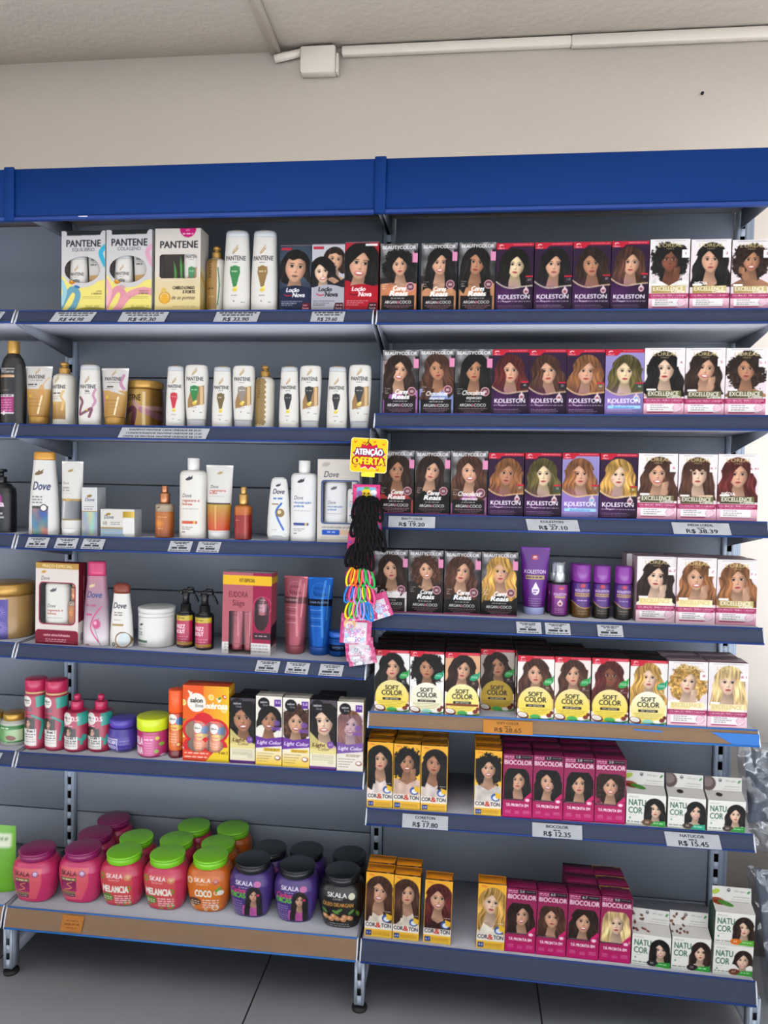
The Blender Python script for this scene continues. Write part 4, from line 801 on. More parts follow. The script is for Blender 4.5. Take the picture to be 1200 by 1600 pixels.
def l_kspray(cv):
    A = cv.asp; cv.rect(0, 0, 1, A, '2A2230'); cv.rect(.05, .1, .92, A-.1, '84288A'); cv.rect(.42, .2, .72, .36, 'C02040'); cv.text('WELLA', .57, .35, .06, 'F4DCE0', w=.22, al='c', bold=1); cv.text('KOLESTON', .5, .7, .14, 'F0E8F4', w=.72, bold=1, al='c'); cv.rect(.2, .74, .8, .84, 'B8A070'); cv.ell(.5, 1.15, .15, .15, 'E8D0D8'); cv.poly([(.36, 1.1), (.5, .92), (.64, 1.1)], 'E8D0D8'); cv.ell(.5, 1.16, .08, .08, 'A83050')
    for i in range(3): cv.greek(.2, .76, 1.45+.1*i, .03, 'D8B0E0', .8, i)
def l_kcan(cv, col):
    A = cv.asp; cv.rect(0, 0, 1, A, '50207A'); cv.ell(.5, .16, .14, .11, 'C02848'); cv.text('KOLESTON', .5, .5, .15, 'F0E8F4', w=.78, bold=1, al='c'); cv.rect(.1, .56, .9, .76, 'B08C68'); cv.greek(.14, .86, .63, .05, '5A3050', .8); cv.greek(.25, .75, .95, .04, 'D8C8E8', .8)
    cv.poly([(0, 1.05), (.3, 1.3), (.6, 1.38), (1, 1.36), (1, A), (0, A)], col); cv.curve([(0, 1.05), (.3, 1.3), (.6, 1.38), (1, 1.36)], .04, 'D8A868')
    for i in range(2): cv.greek(.25, .78, 1.55+.14*i, .04, 'C8A888', .8, i)
def l_skj(cv, v):
    A = cv.asp; b = dict(P1='D0306C', M='CE3158', C='D2691E', V='48307C', A='17171A')[v]; cv.rect(0, 0, 1, A, b)
    if v == 'P1':
        cv.grad(.14, .12, .8, A-.1, 'E06068', 'E85A70', mask=lambda X, Y: X < .8-.25*np.clip((Y-.4)/.6, 0, 1)**1.5)
        cv.text('SKALA', .17, .3, .11, '4A1A2A', w=.38, bold=1); cv.ring(.67, .24, .07, .02, '8A5A98'); cv.ell(.67, .24, .045, .045, 'D8C0E0'); cv.rect(.16, .34, .54, .42, '7A6A40'); cv.greek(.2, .5, .37, .03, 'E8D8A8', .9); cv.grad(.16, .42, .54, .66, '8A2058', 'B02868'); cv.curve([(.44, .45), (.32, .5), (.42, .58), (.25, .64)], .02, 'E0A068'); cv.rect(.19, .67, .5, .73, '8A7A50'); cv.rect(.19, .73, .5, .8, '6A3048'); cv.greek(.2, .48, .75, .02, 'D8C0C8', .9); cv.greek(.15, .5, .9, .015, '8A2A3A', .7)
    elif v in 'MC':
        c2 = 'E8623C' if v == 'M' else 'E88830'; cv.rect(.1, .14, .82, A-.08, 'D84C50' if v == 'M' else 'E07820', r=.08)
        for x, y, r in ((.14, .25, .07), (.74, .5, .06), (.18, .8, .07), (.7, .85, .08), (.5, .9, .04)): cv.ring(x, y, r, .03, '6AA03C' if v == 'M' else 'E8D8C0'); cv.ell(x, y, r*.55, r*.55, c2)
        cv.text('SKALA', .24, .27, .1, 'F6E8E8', w=.38, bold=1); cv.text('Ecobrasil', .3, .33, .045, 'F6E8E8', w=.26); cv.ell(.73, .25, .08, .07, 'D89060' if v == 'M' else 'C86858'); cv.text('10', .73, .27, .04, 'FFF4E8', al='c', bold=1)
        cv.text('MELANCIA' if v == 'M' else 'COCO', .14 if v == 'M' else .26, .6, .16, 'F8F4E8', w=.6 if v == 'M' else .38, bold=3); cv.ell(.26, .72, .14, .09, '5A8A30' if v == 'M' else '5A3020'); cv.greek(.17, .36, .7, .025, 'F4ECC8', .9); cv.greek(.17, .36, .75, .025, 'F4ECC8', .9)
        for i in range(4): cv.greek(.43, .78, .66+.055*i, .03, 'F8DCE4', .85, i)
        if v == 'C': cv.ell(.78, .42, .08, .035, '6AA838', rot=-.7); cv.ell(.82, .5, .07, .06, 'F0E8E0'); cv.ell(.2, .95, .1, .07, 'C8906A')
        cv.greek(.16, .34, .96, .03, 'F8E0D8', .8)
    elif v == 'V':
        cv.text('SKALA', .22, .24, .1, 'F0ECF4', w=.4, bold=1); cv.greek(.3, .5, .28, .02, 'D8D0E8', .8); cv.ell(.72, .2, .08, .07, 'C060A0'); cv.text('Cachos', .1, .42, .13, 'D83A78', w=.36, bold=2, shear=.2); cv.text('DICAS', .1, .53, .12, '5AB83A', w=.36, bold=3)
        cv.poly([(.44, A-.08), (.5, .6), (.8, .62), (.74, A-.08)], 'B850A0'); person_print(cv, .64, .46, .08, 'K', 's', 2, 0, 'C85AA8', 0, 6.0, clip=(.38, .25, .82, A-.06), seed=4); cv.ell(.74, .44, .03, .03, 'D8306A')
        for i in range(7): cv.greek(.12, .38, .6+.055*i, .018, 'C8B8E0', .8, i)
    else:
        cv.rect(.12, .08, .86, A-.12, '1E1C1C', r=.05); cv.text('SKALA', .24, .23, .1, 'F0ECE8', w=.42, bold=1); cv.text('EXPERT', .36, .29, .045, 'D8D0C8', w=.22); cv.ell(.76, .2, .07, .07, 'D8D4B8'); cv.text('ÓLEO DE ARGAN', .14, .43, .085, 'C89038', w=.66, bold=2)
        for x, y in ((.2, .68), (.32, .72), (.45, .7), (.58, .72), (.72, .68), (.38, .66), (.62, .66)): cv.ell(x, y, .07, .055, 'C88858', rot=.5); cv.ell(x-.015, y-.01, .03, .025, 'E8C090')
        for x, y, r in ((.18, .55, .6), (.5, .52, -.5), (.42, .56, .5), (.75, .54, -.8), (.88, .6, 1.2)): cv.ell(x, y, .08, .03, '5A8A3A', rot=r)
        for i in range(3): cv.greek(.28-.05*i, .7+.03*i, .82+.05*i, .018, 'C8C4C0', .8, i)
        cv.text('1kg', .5, .98, .05, 'E0DCD8', bold=1)
# ------------------------------------------------------------------ the room
STEEL = pm('grey_painted_steel', '838894', .45, .0, var=.04, scale=9)
PANEL = pm('grey_back_panel_paint', '737A86', .5, 0, var=.05, scale=5)
POST = pm('pale_grey_post_steel', 'A6B4C6', .45, 0, var=.06, scale=20)
DECK = pm('shelf_deck_paint', '9C9EA8', .45, 0, var=.04, scale=12)
RAIL = pm('blue_grey_price_rail', '2D3447', .5, 0, var=.06, scale=15, spec=.15)
BLUE = pm('blue_enamel', '02265C', .55, 0, var=.05, scale=6, spec=.1)
BLUE2 = pm('blue_edge_enamel', '1C3470', .5, 0, var=.05, spec=.2)
KRAFT = pm('faded_brown_price_strip', '6E5640', .6, var=.14, scale=14)
WHITEPL = pm('white_end_cap', 'B8BCC4', .4, var=.05)
DARK = pm('dark_slot', '121316', .8)
RUBBER = pm('black_rubber_foot', '1C1C1E', .6)

def wall_paint(name, col, bump=.1):
    m = pm(name, col, .75, var=.03, scale=2.2); nt = m.node_tree; b = nt.nodes['Principled BSDF']
    nz = nt.nodes.new('ShaderNodeTexNoise'); nz.inputs['Scale'].default_value = 38; nz.inputs['Detail'].default_value = 6
    tc = nt.nodes.new('ShaderNodeTexCoord'); nt.links.new(tc.outputs['Object'], nz.inputs['Vector'])
    bp = nt.nodes.new('ShaderNodeBump'); bp.inputs['Strength'].default_value = bump; bp.inputs['Distance'].default_value = .006
    nt.links.new(nz.outputs['Fac'], bp.inputs['Height']); nt.links.new(bp.outputs[0], b.inputs['Normal']); return m
WALLM = wall_paint('cream_wall_paint', 'DFD6CC'); CEILM = wall_paint('ceiling_paint', 'EAE2D9', .22)
LOWERM = wall_paint('taupe_lower_wall', '7C766F')  # lower wall in a darker taupe than the cream above
def floor_mat():
    m = bpy.data.materials.new('grey_floor_tiles'); m.use_nodes = True; nt = m.node_tree; b = nt.nodes['Principled BSDF']
    tc = nt.nodes.new('ShaderNodeTexCoord'); sp = nt.nodes.new('ShaderNodeSeparateXYZ'); nt.links.new(tc.outputs['Object'], sp.inputs[0])
    def joint(axis, off, size):
        a = nt.nodes.new('ShaderNodeMath'); a.operation = 'ADD'; nt.links.new(sp.outputs[axis], a.inputs[0]); a.inputs[1].default_value = off
        w_ = nt.nodes.new('ShaderNodeMath'); w_.operation = 'PINGPONG'; nt.links.new(a.outputs[0], w_.inputs[0]); w_.inputs[1].default_value = size/2
        l = nt.nodes.new('ShaderNodeMath'); l.operation = 'LESS_THAN'; nt.links.new(w_.outputs[0], l.inputs[0]); l.inputs[1].default_value = .0022; return l
    j1 = joint('X', .292, .775); j2 = joint('Y', .34, .775)
    mx = nt.nodes.new('ShaderNodeMath'); mx.operation = 'MAXIMUM'; nt.links.new(j1.outputs[0], mx.inputs[0]); nt.links.new(j2.outputs[0], mx.inputs[1])
    nz = nt.nodes.new('ShaderNodeTexNoise'); nz.inputs['Scale'].default_value = 5; nz.inputs['Detail'].default_value = 8; nt.links.new(tc.outputs['Object'], nz.inputs['Vector'])
    cr = nt.nodes.new('ShaderNodeValToRGB'); cr.color_ramp.elements[0].color = (*lin3('CACFDA'), 1); cr.color_ramp.elements[1].color = (*lin3('D4D9E2'), 1); nt.links.new(nz.outputs['Fac'], cr.inputs[0])
    mc = nt.nodes.new('ShaderNodeMix'); mc.data_type = 'RGBA'; nt.links.new(mx.outputs[0], mc.inputs['Factor']); nt.links.new(cr.outputs[0], mc.inputs['A']); mc.inputs['B'].default_value = (*lin3('2A2B2E'), 1)
    nt.links.new(mc.outputs['Result'], b.inputs['Base Color']); b.inputs['Roughness'].default_value = .42
    return m
def slab(name, x0, x1, y0, y1, z0, z1, mat, kind='structure'):
    m = MB(); m.box(x0, x1, y0, y1, z0, z1); return tag(m.build(name, mat, ink=False), kind=kind)
CZ = 2.613+ZO; WY = .36
slab('floor', -4, 4.2, -3.2, WY+.15, -.1, 0, floor_mat())
slab('ceiling', -4, 4.2, -3.2, WY+.15, CZ, CZ+.12, CEILM)
slab('wall_back', -4, 4.2, WY, WY+.12, .44, CZ+.01, WALLM)
slab('wall_lower', -4, 4.2, WY, WY+.12, -.02, .44, LOWERM)
slab('wall_left', -4.1, -4, -3.2, WY+.1, -.02, CZ+.01, WALLM)
slab('wall_right', 4.2, 4.3, -.9, WY+.1, -.02, CZ+.01, WALLM)

TRUNK = pm('painted_cable_trunking', 'C2B9AF', .55, var=.04)
m = MB(); m.bbox(-.165, .52, WY-.022, WY, CZ-.030, CZ-.002, .003); m.bbox(.52, 1.6, WY-.024, WY, CZ-.034, CZ-.002, .003)
tag(m.build('cable_trunking', TRUNK, ink=False), 'long cream cable duct along the top of the wall, right of the junction box', 'cable duct')
m = MB(); m.tube([(-.375, WY-.012, CZ-.028), (-.33, WY-.012, CZ-.02), (-.29, WY-.012, CZ-.012)], .013, 6)
tag(m.build('cable_trunking', TRUNK, ink=False), 'short crooked cream duct piece joining ceiling duct and junction box', 'cable duct')
m = MB(); v = []
a0 = Vector((-.372, WY-.01, 0)); a1 = Vector((-.345, -.9, 0)); sd = Vector((.016, 0, 0))
for z in (CZ-.016, CZ-.001):
    for p in (a0-sd, a0+sd, a1+sd, a1-sd): v.append((p.x, p.y, z))
m.add(v, [[3, 2, 1, 0], [0, 1, 5, 4], [1, 2, 6, 5], [2, 3, 7, 6], [3, 0, 4, 7]], hx('C2B9AF'))
tag(m.build('cable_trunking', TRUNK, ink=False), 'cream cable duct running across the ceiling towards the viewer', 'cable duct')
jb = empty('junction_box', (-.235, WY, CZ-.004)); tag(jb, 'square cream junction box on the wall just under the ceiling', 'junction box')
m = MB(); m.bbox(-.056, .053, -.035, 0, -.082, .0, .004); m.build('cover', TRUNK, jb, ink=False)
m = MB(); m.bbox(.053, .062, -.028, 0, -.08, -.022, .002); m.build('cable_clip', TRUNK, jb, ink=False)
m = MB(); m.tube([(.905, WY-.001, 2.325+.0), (.905, WY+.01, 2.325)], .0045, 10)
hole = m.build('wall_plug', DARK, ink=False); hole.location = (-.005, -.004, .238); tag(hole, 'tiny dark plug in the wall above the blue header, far right', 'wall plug')

# ------------------------------------------------------------------ gondola shelving
DY = .277
SH = dict(L1=(1.738, 1.735), R1=(1.7335, 1.7335), L2=(1.4257, 1.4255), R2=(1.466, 1.472), L3=(1.1166, 1.1225), R3=(1.203, 1.208), L4=(.8086, .8002),
          R4=(.936, .9416), L5=(.4973, .5051), R5=(.6728, .6829), R6=(.409, .4143), LB=(.080, .083), RB=(.0823, .0675))
for k in ('1', '2', '3', '4', '5', 'B'): SH['N'+k] = (SH['L'+k][0]+.002, SH['L'+k][0]+.002)
BAY = dict(L=-1.0, R=0.0, N=-2.0)
def zf(sh, x): l, r = SH[sh]; return l+(r-l)*(x-BAY[sh[0]])+ZO
def slope(sh): l, r = SH[sh]; return r-l

def shelf(sh, label, kraft=False, blue_end=False, base=False):
    x0 = BAY[sh[0]]; root = empty('shelf', (x0+.5, 0, zf(sh, x0+.5)), (0, -slope(sh), 0))
    tag(root, label, 'shelf', 'shelves of the shop gondola')
    X = .494; f = -.054 if base else 0; m = MB()
    m.box(-X+.003, X-.003, f+.003, .272, -.003, 0); m.box(-X+.003, X-.003, .268, .272, -.034, 0)
    m.box(-X+.003, X-.003, f+.02, .272, -.033, -.031)
    m.build('deck', DECK, root, ink=False)
    hgt = .054 if base else .038; d = .016
    # leaning price rail with a rolled blue edge above and below
    m = MB()
    pr = [(0, .0005), (-.003, -.004), (-.006, -.010), (-.011, -.024), (-d, -hgt+.004)]
    pr = [(y, z*(hgt/.038) if i > 1 else z) for i, (y, z) in enumerate(pr)]
    pr[-1] = (-d, -hgt+.004)
    for (ya, za), (yb, zb) in zip(pr[:-1], pr[1:]): m.quad([(-X, f+yb, zb), (X, f+yb, zb), (X, f+ya, za), (-X, f+ya, za)])
    m.quad([(-X, f-d+.003, -hgt+.004), (X, f-d+.003, -hgt+.004), (X, f+.004, -.003), (-X, f+.004, -.003)][::-1])
    m.build('price_rail', KRAFT if kraft else RAIL, root, ink=False)
    m = MB(); m.tube([(-X, f-.0005, 0), (X, f-.0005, 0)], .0022, 8); m.tube([(-X, f-d, -hgt+.002), (X, f-d, -hgt+.002)], .0028, 8)
    if blue_end:
        m.quad([(X-.115, f-.0075, -.008), (X+.001, f-.0075, -.008), (X+.001, f-.0175, -.036), (X-.06, f-.0175, -.036)][::1])
        m.quad([(.19, f-.0078, -.009), (.26, f-.0080, -.0105), (.26, f-.0095, -.0145), (.19, f-.009, -.012)])
    m.build('edge_strip', BLUE2 if not kraft else pm('bright_blue_edge', '2060A8', .35, var=.05), root, ink=False)
    for s in (-1, 1):
        m = MB(); m.tube([(s*(X+.0012), f+.001, .001), (s*(X+.0012), f-.006, -.012), (s*(X+.0012), f-.014, -hgt*.75), (s*(X+.0012), f-d-.001, -hgt)], .0022, 6)
        m.build('end_clip', WHITEPL, root, ink=False)
        m = MB(); hb = .083 if not base else .06; x = s*(X-.001); t = .0015
        P = [(f+.004, -.004), (f-.006 if not base else f, -hgt+.003), (f+.03, -hgt-.006), (.270, -hb), (.270, -.002)]
        n = len(P); v = [(x-t, y, z) for y, z in P]+[(x+t, y, z) for y, z in P]
        q = [[i, (i+1) % n, n+(i+1) % n, n+i] for i in range(n)]; tr = [[0, i+1, i] for i in range(1, n-1)]+[[n, n+i, n+i+1] for i in range(1, n-1)]
        m.add(v, q, hx('808080'), tr); m.build('bracket', STEEL, root, ink=False)
    return root
nm = ['topmost', 'second from top', 'third from top', 'fourth from top', 'fifth from top']
for i in range(5): shelf('L%d' % (i+1), 'grey steel shelf of the left bay, %s, with blue-grey price rail' % nm[i])
shelf('LB', 'deep bottom shelf holding the big jars, with faded brown price strip', kraft=True, base=True)
for i in range(4): shelf('R%d' % (i+1), 'grey steel shelf of the right bay, %s, with blue-grey price rail' % nm[i])
shelf('R5', 'grey steel shelf of the right bay with brown price strip and bright blue corner', kraft=True, blue_end=True)
shelf('R6', 'grey steel shelf of the right bay, just above the bottom one')
shelf('RB', 'deep bottom shelf of the right bay with blue-grey price rail', base=True)
for i in range(5): shelf('N%d' % (i+1), 'shelf end at the left picture edge, %s of that bay' % nm[i])
shelf('NB', 'bottom shelf end of the neighbouring bay at the left picture edge', kraft=True, base=True)

# uprights with a column of slots
def post(x, label, right=False):
    root = empty('upright_post', (x, DY, 0)); tag(root, label, 'upright post', 'slotted uprights of the gondola')
    m = MB(); zb, zt = .06, 2.066+ZO; w_ = .017; sw = .0065; pitch = .0455; sh_ = .025; y = -.004; dep = .03
    z0 = .3025+ZO-.0125-pitch*9; m.box(-w_, -sw, y, y+.003, zb, zt); m.box(sw, w_, y, y+.003, zb, zt)
    z = zb; k = z0
    while k < zb: k += pitch
    while k+sh_ < zt:
        m.box(-sw, sw, y, y+.003, z, k); z = k+sh_; k += pitch
    m.box(-sw, sw, y, y+.003, z, zt)
    for s in (-1, 1): m.box(min(s*w_, s*(w_-.003)), max(s*w_, s*(w_-.003)), y+.003, y+dep, zb, zt)
    if right: m.box(w_+.003, w_+.008, y+.012, y+dep+.02, zb, zt); m.box(w_+.012, w_+.024, y+.03, y+dep+.03, zb, zt)
    m.build('slotted_face', POST, root, ink=False)
    m = MB(); m.box(-w_+.004, w_-.004, y+.022, y+.026, zb, zt); m.build('channel_back', DARK, root, ink=False)  # near-black sheet: the shade inside the slots is put into its colour
    # base leg under the front of the bottom shelf
    m = MB(); a, b, c, d = -.013, .013, -.046, -.012; top = .018+ZO; bot = .018; sw2 = .0055; Y0 = c-DY; Y1 = d-DY
    zs = [bot]+[v for kk in range(2) for v in (.045+.042*kk, .045+.042*kk+.02)]+[top]
    m.box(a, -sw2, Y0, Y0+.003, bot, top); m.box(sw2, b, Y0, Y0+.003, bot, top)
    for i in range(0, len(zs), 2): m.box(-sw2, sw2, Y0, Y0+.003, zs[i], zs[i+1])
    m.box(a, a+.002, Y0+.003, Y1, bot, top); m.box(b-.002, b, Y0+.003, Y1, bot, top); m.box(a, b, Y1-.002, Y1, bot, top); m.box(a, b, Y0, Y1, bot, bot+.002)
    lg = m.build('leg', pm('worn_pale_leg_steel', '9AA4B2', .4, .2, var=.18, scale=60), root, ink=False)
    m = MB(); m.tube([(0, (Y0+Y1)/2, 0), (0, (Y0+Y1)/2, .006), (0, (Y0+Y1)/2, .010)], [.021, .021, .014], 20); m.tube([(0, (Y0+Y1)/2, .01), (0, (Y0+Y1)/2, .022)], .006, 10)
    m.build('levelling_foot', RUBBER, lg, ink=False)
    m = MB(); m.box(-.012, .012, Y1, .0, .05, .085); m.build('base_arm', STEEL, root, ink=False)
post(-1, 'slotted upright with front leg between the left edge bay and the left bay')
post(0, 'slotted upright with front leg in the middle, between the left and right bays')
post(1, 'slotted upright at the right end of the shelving', True)
post(-2, 'slotted upright of the neighbouring bay outside the left edge')

def back_panels(x0, heights, lab):
    for i, (a, b) in enumerate(zip(heights[:-1], heights[1:])):
        m = MB(); m.bbox(x0+.019, x0+.981, DY+.006, DY+.014, a+ZO+.0012, b+ZO-.0012, .0025)
        tag(m.build('back_panel', PANEL, ink=False), 'grey back panel of the %s, %s' % (lab, 'lowest' if i == 0 else ['', 'second', 'third', 'fourth', 'fifth', 'topmost'][i]+' from below' if i < len(heights)-2 else 'topmost'), 'back panel', 'grey back panels')
back_panels(-1, [-.04, .2, .567, .93, 1.26, 1.595, 2.0695], 'left bay')
back_panels(0, [-.04, .07, .404, .74, 1.079, 1.438, 2.0695], 'right bay')
back_panels(-2, [-.04, .2, .567, .93, 1.26, 1.595, 2.0695], 'neighbouring bay')

# blue header with its canopy
def header(x0, label, x1=None):
    x1 = x1 or x0+1; root = empty('header_fascia', ((x0+x1)/2, -.05, 2.036+ZO)); tag(root, label, 'header board', 'blue header boards'); X = (x1-x0)/2
    m = MB(); m.bbox(-X+.001, X-.001, 0, .012, -.060, .0665, .002); m.build('board', BLUE, root, ink=False)
    m = MB(); m.bbox(-X+.001, X-.001, -.004, .014, -.069, -.060, .0015); m.build('bottom_flange', BLUE2, root, ink=False)
    m = MB(); m.box(-X+.004, X-.004, .014, .345, .034, .037); m.build('canopy', STEEL, root, ink=False)
    for s in (-1, 1):
        m = MB(); x = s*(X-.006); t = .0015; P = [(.015, .034), (.015, -.03), (.32, -.018), (.32, .034)]; n = 4
        v = [(x-t, y, z) for y, z in P]+[(x+t, y, z) for y, z in P]
        m.add(v, [[i, (i+1) % n, n+(i+1) % n, n+i] for i in range(n)]+[[3, 2, 1, 0], [4, 5, 6, 7]], hx('808080')); m.build('bracket', STEEL, root, ink=False)
header(-1, 'blue header board over the left bay'); header(0, 'blue header board over the right bay'); header(-2, 'blue header board end at the left picture edge')
for x in (-.988+.0, .0125):
    m = MB(); m.bbox(x-.014, x+.015, -.056, -.049, 1.965+ZO, 2.106+ZO, .002)
    tag(m.build('joint_plate', BLUE, ink=False), 'blue cover plate over the header joint, '+('at the far left' if x < -.5 else 'in the middle'), 'cover plate')
m = MB(); m.box(-.79, -.765, -.0555, -.0535, 1.9715+ZO, 1.9735+ZO); tag(m.build('tape_scrap', WHITEPL, ink=False), 'tiny white scrap stuck to the lower edge of the left blue header', 'tape scrap')
# ------------------------------------------------------------------ products
GOLD = pm('gold_plastic', '9C783C', .32, .45, var=.05); GOLDD = pm('deep_gold_plastic', '8E6C34', .35, .4, var=.05)
SHEER = pm('sheer_grey_cap_plastic', 'A2A4A8', .3, var=.04, trans=.15); WHITE = pm('white_plastic', 'B4B4B2', .35, var=.03)
BLACK = pm('black_plastic', '131316', .3, var=.08); COPPER = pm('copper_metal', 'A06848', .28, .7)
FILM = film_mat(); CLEAR = film_mat('clear_plastic', (.93, .95, .97), .16)
NXS = 850
def cols(w_, k=1.0): return max(24, int(w_*NXS*k))

def carton(name, w_, h, d, front, side='808080', top='808080', hole=None, back=None, top_cv=None, inner=None, side_cv=None, mat=None):
    m = MB(); X = w_/2; nx = front.W//front.k; ny = max(8, int(nx*h/w_))
    m.grid((-X, 0, 0), (w_, 0, 0), (0, 0, h), front, nx, ny, hole)
    if side_cv is not None: m.grid((X, 0, 0), (0, d, 0), (0, 0, h), side_cv, max(10, side_cv.W//side_cv.k), max(10, int((side_cv.W//side_cv.k)*h/d)))
    else: m.quad([(X, 0, 0), (X, d, 0), (X, d, h), (X, 0, h)], side)
    m.quad([(-X, d, 0), (-X, 0, 0), (-X, 0, h), (-X, d, h)], side)
    m.quad([(X, d, 0), (-X, d, 0), (-X, d, h), (X, d, h)], back or side)
    if top_cv is not None: m.grid((-X, 0, h), (w_, 0, 0), (0, d, 0), top_cv, top_cv.W//top_cv.k, max(8, int((top_cv.W//top_cv.k)*d/w_)))
    else: m.quad([(-X, 0, h), (X, 0, h), (X, d, h), (-X, d, h)], top)
    m.quad([(-X, d, 0), (X, d, 0), (X, 0, 0), (-X, 0, 0)], side)
    # closing flaps: a raised lid edge along the top
    m.box(-X+.002, X-.002, d*.15, d*.85, h-.0002, h+.0008, top)
    if inner:
        e = .0012; m.quad([(-X+e, .001, 0), (-X+e, d-e, 0), (-X+e, d-e, h-e), (-X+e, .001, h-e)], inner); m.quad([(X-e, d-e, 0), (X-e, .001, 0), (X-e, .001, h-e), (X-e, d-e, h-e)], inner)
        m.quad([(-X+e, d-e, 0), (X-e, d-e, 0), (X-e, d-e, h-e), (-X+e, d-e, h-e)], inner)
    return new_mesh(name, np.concatenate(m.v), np.concatenate(m.q), mat or CARTON, np.concatenate(m.c), tris=(np.concatenate(m.t) if m.t else None))

def ov(cx, cy, rx, ry): return lambda A: (lambda u, v: ((u-cx)/rx)**2+((v*A-cy)/ry)**2 < 1)
def rr(x0, y0, x1, y1, r=.06):
    def f(A):
        def g(u, v):
            y = v*A; dx = np.maximum(abs(u-(x0+x1)/2)-((x1-x0)/2-r), 0); dy = np.maximum(abs(y-(y0+y1)/2)-((y1-y0)/2-r), 0); return dx*dx+dy*dy < r*r
        return g
    return f
def uni(*fs): return lambda A: (lambda gs: lambda u, v: np.logical_or.reduce([g(u, v) for g in gs]))([f(A) for f in fs])

CATS = {}
def box_mesh(kind, a, w_, h, d, seed):
    A = h/w_; c = Cv(cols(w_), A, 'FFFFFF')
    if kind == 'bc': f_bc(c, *a, seed); return 'hair_dye_box', carton('hair_dye_box', w_, h, d, c, '1E1A1C', '1C1A1C')
    if kind == 'kol': f_kol(c, *a, seed); return 'hair_dye_box', carton('hair_dye_box', w_, h, d, c, '2E1838' if not a[6] else '7A6EAC', '30182E')
    if kind == 'lor':
        f_lor(c, *a, seed); t = Cv(cols(w_, .6), d/w_, '8A6A74'); t.greek(.1, .9, d/w_*.4, .03, 'D8C8CC', .7); t.rect(0, d/w_*.8, 1, d/w_, '7A4050')
        s = Cv(30, h/d, '7E5060'); s.rect(0, 0, 1, .5, '6A2A40'); s.grad(0, .5, 1, h/d, '8A6068', 'A08088'); s.greek(.15, .85, 1.2, .05, 'C8B0B8', .6)
        return 'hair_dye_box', carton('hair_dye_box', w_, h, d, c, 'C0A0AC', 'A08890', top_cv=t, side_cv=s)
    if kind == 'soft':
        f_soft(c, *a, seed); t = Cv(cols(w_, .7), d/w_, '2A2624'); t.rect(0, d/w_*.55, 1, d/w_*.62, '6A6460', .5); t.greek(.06, .94, d/w_*.75, .03, 'A8A29C', .7, seed); t.greek(.1, .8, d/w_*.45, .02, '5A5654', .7, seed); t.ell(.14, d/w_*.75, .05, .04, '9A9490')  # pale dashes on the top: small print plus greyish highlights painted in
        return 'hair_dye_box', carton('hair_dye_box', w_, h, d, c, '5A3A2A', '1C1A1A', top_cv=t)
    if kind == 'cort':
        f_cort(c, a[0], a[1], a[2], a[3] if not isinstance(a[3], str) else 0, *(a[4:6] if not isinstance(a[3], str) else a[3:5]), seed)
        T = a[-1]; t = Cv(cols(w_, .9), d/w_, T); D = d/w_; t.rect(0, D*.82, .6, D*.98, '6A4418'); t.greek(.05, .55, D*.87, .03, 'D8B070', .8); t.greek(.2, .5, D*.4, .05, '8A5010', .8)
        person_print(t, .78, D*.5, .09, a[0], 'w', 2, 0, None, 0, 3, clip=(.5, 0, 1, D), seed=seed)
        return 'hair_dye_box', carton('hair_dye_box', w_, h, d, c, 'A8621A', T, top_cv=t)
    if kind == 'bio':
        f_bio(c, *a, seed); D = d/w_; t = Cv(cols(w_, .9), D, '7E1A4A'); k = {'9.0': 'A88850'}.get(a[2], '201820'); t.rect(0, 0, 1, D*.38, k); t.rect(.3, D*.06, .75, D*.22, '201820'); t.text(a[2], .4, D*.2, .08, 'E0D8DC'); t.text('BIOCOLOR', .05, D*.86, .17, 'D8A8C0', w=.9, bold=1)
        return 'hair_dye_box', carton('hair_dye_box', w_, h, d, c, '8A1C50', '7E1A4A', top_cv=t)
    if kind == 'lc':
        f_lc(c, *a, seed); T = '1C1A1E' if a[3] == 0 else 'C8C2B4'; D = d/w_; t = Cv(cols(w_, .7), D, T); t.greek(.1, .9, D*.3, .04, '8A8890', .7); t.greek(.2, .8, D*.6, .04, '8A8890', .7)
        return 'hair_dye_box', carton('hair_dye_box', w_, h, d, c, 'A88850' if a[3] else '201C22', T, top_cv=t)
    if kind == 'loc': f_loc(c, *a, seed); return 'hair_dye_box', carton('hair_dye_box', w_, h, d, c, ('1E2638', '9A9AA2', '7A1420')[a[0]], '5A5058')
    if kind == 'dbox':
        f_dbox(c, a[0], seed); return 'cosmetic_carton', carton('cosmetic_carton', w_, h, d, c, 'B4B8BC', 'B8BCC0')
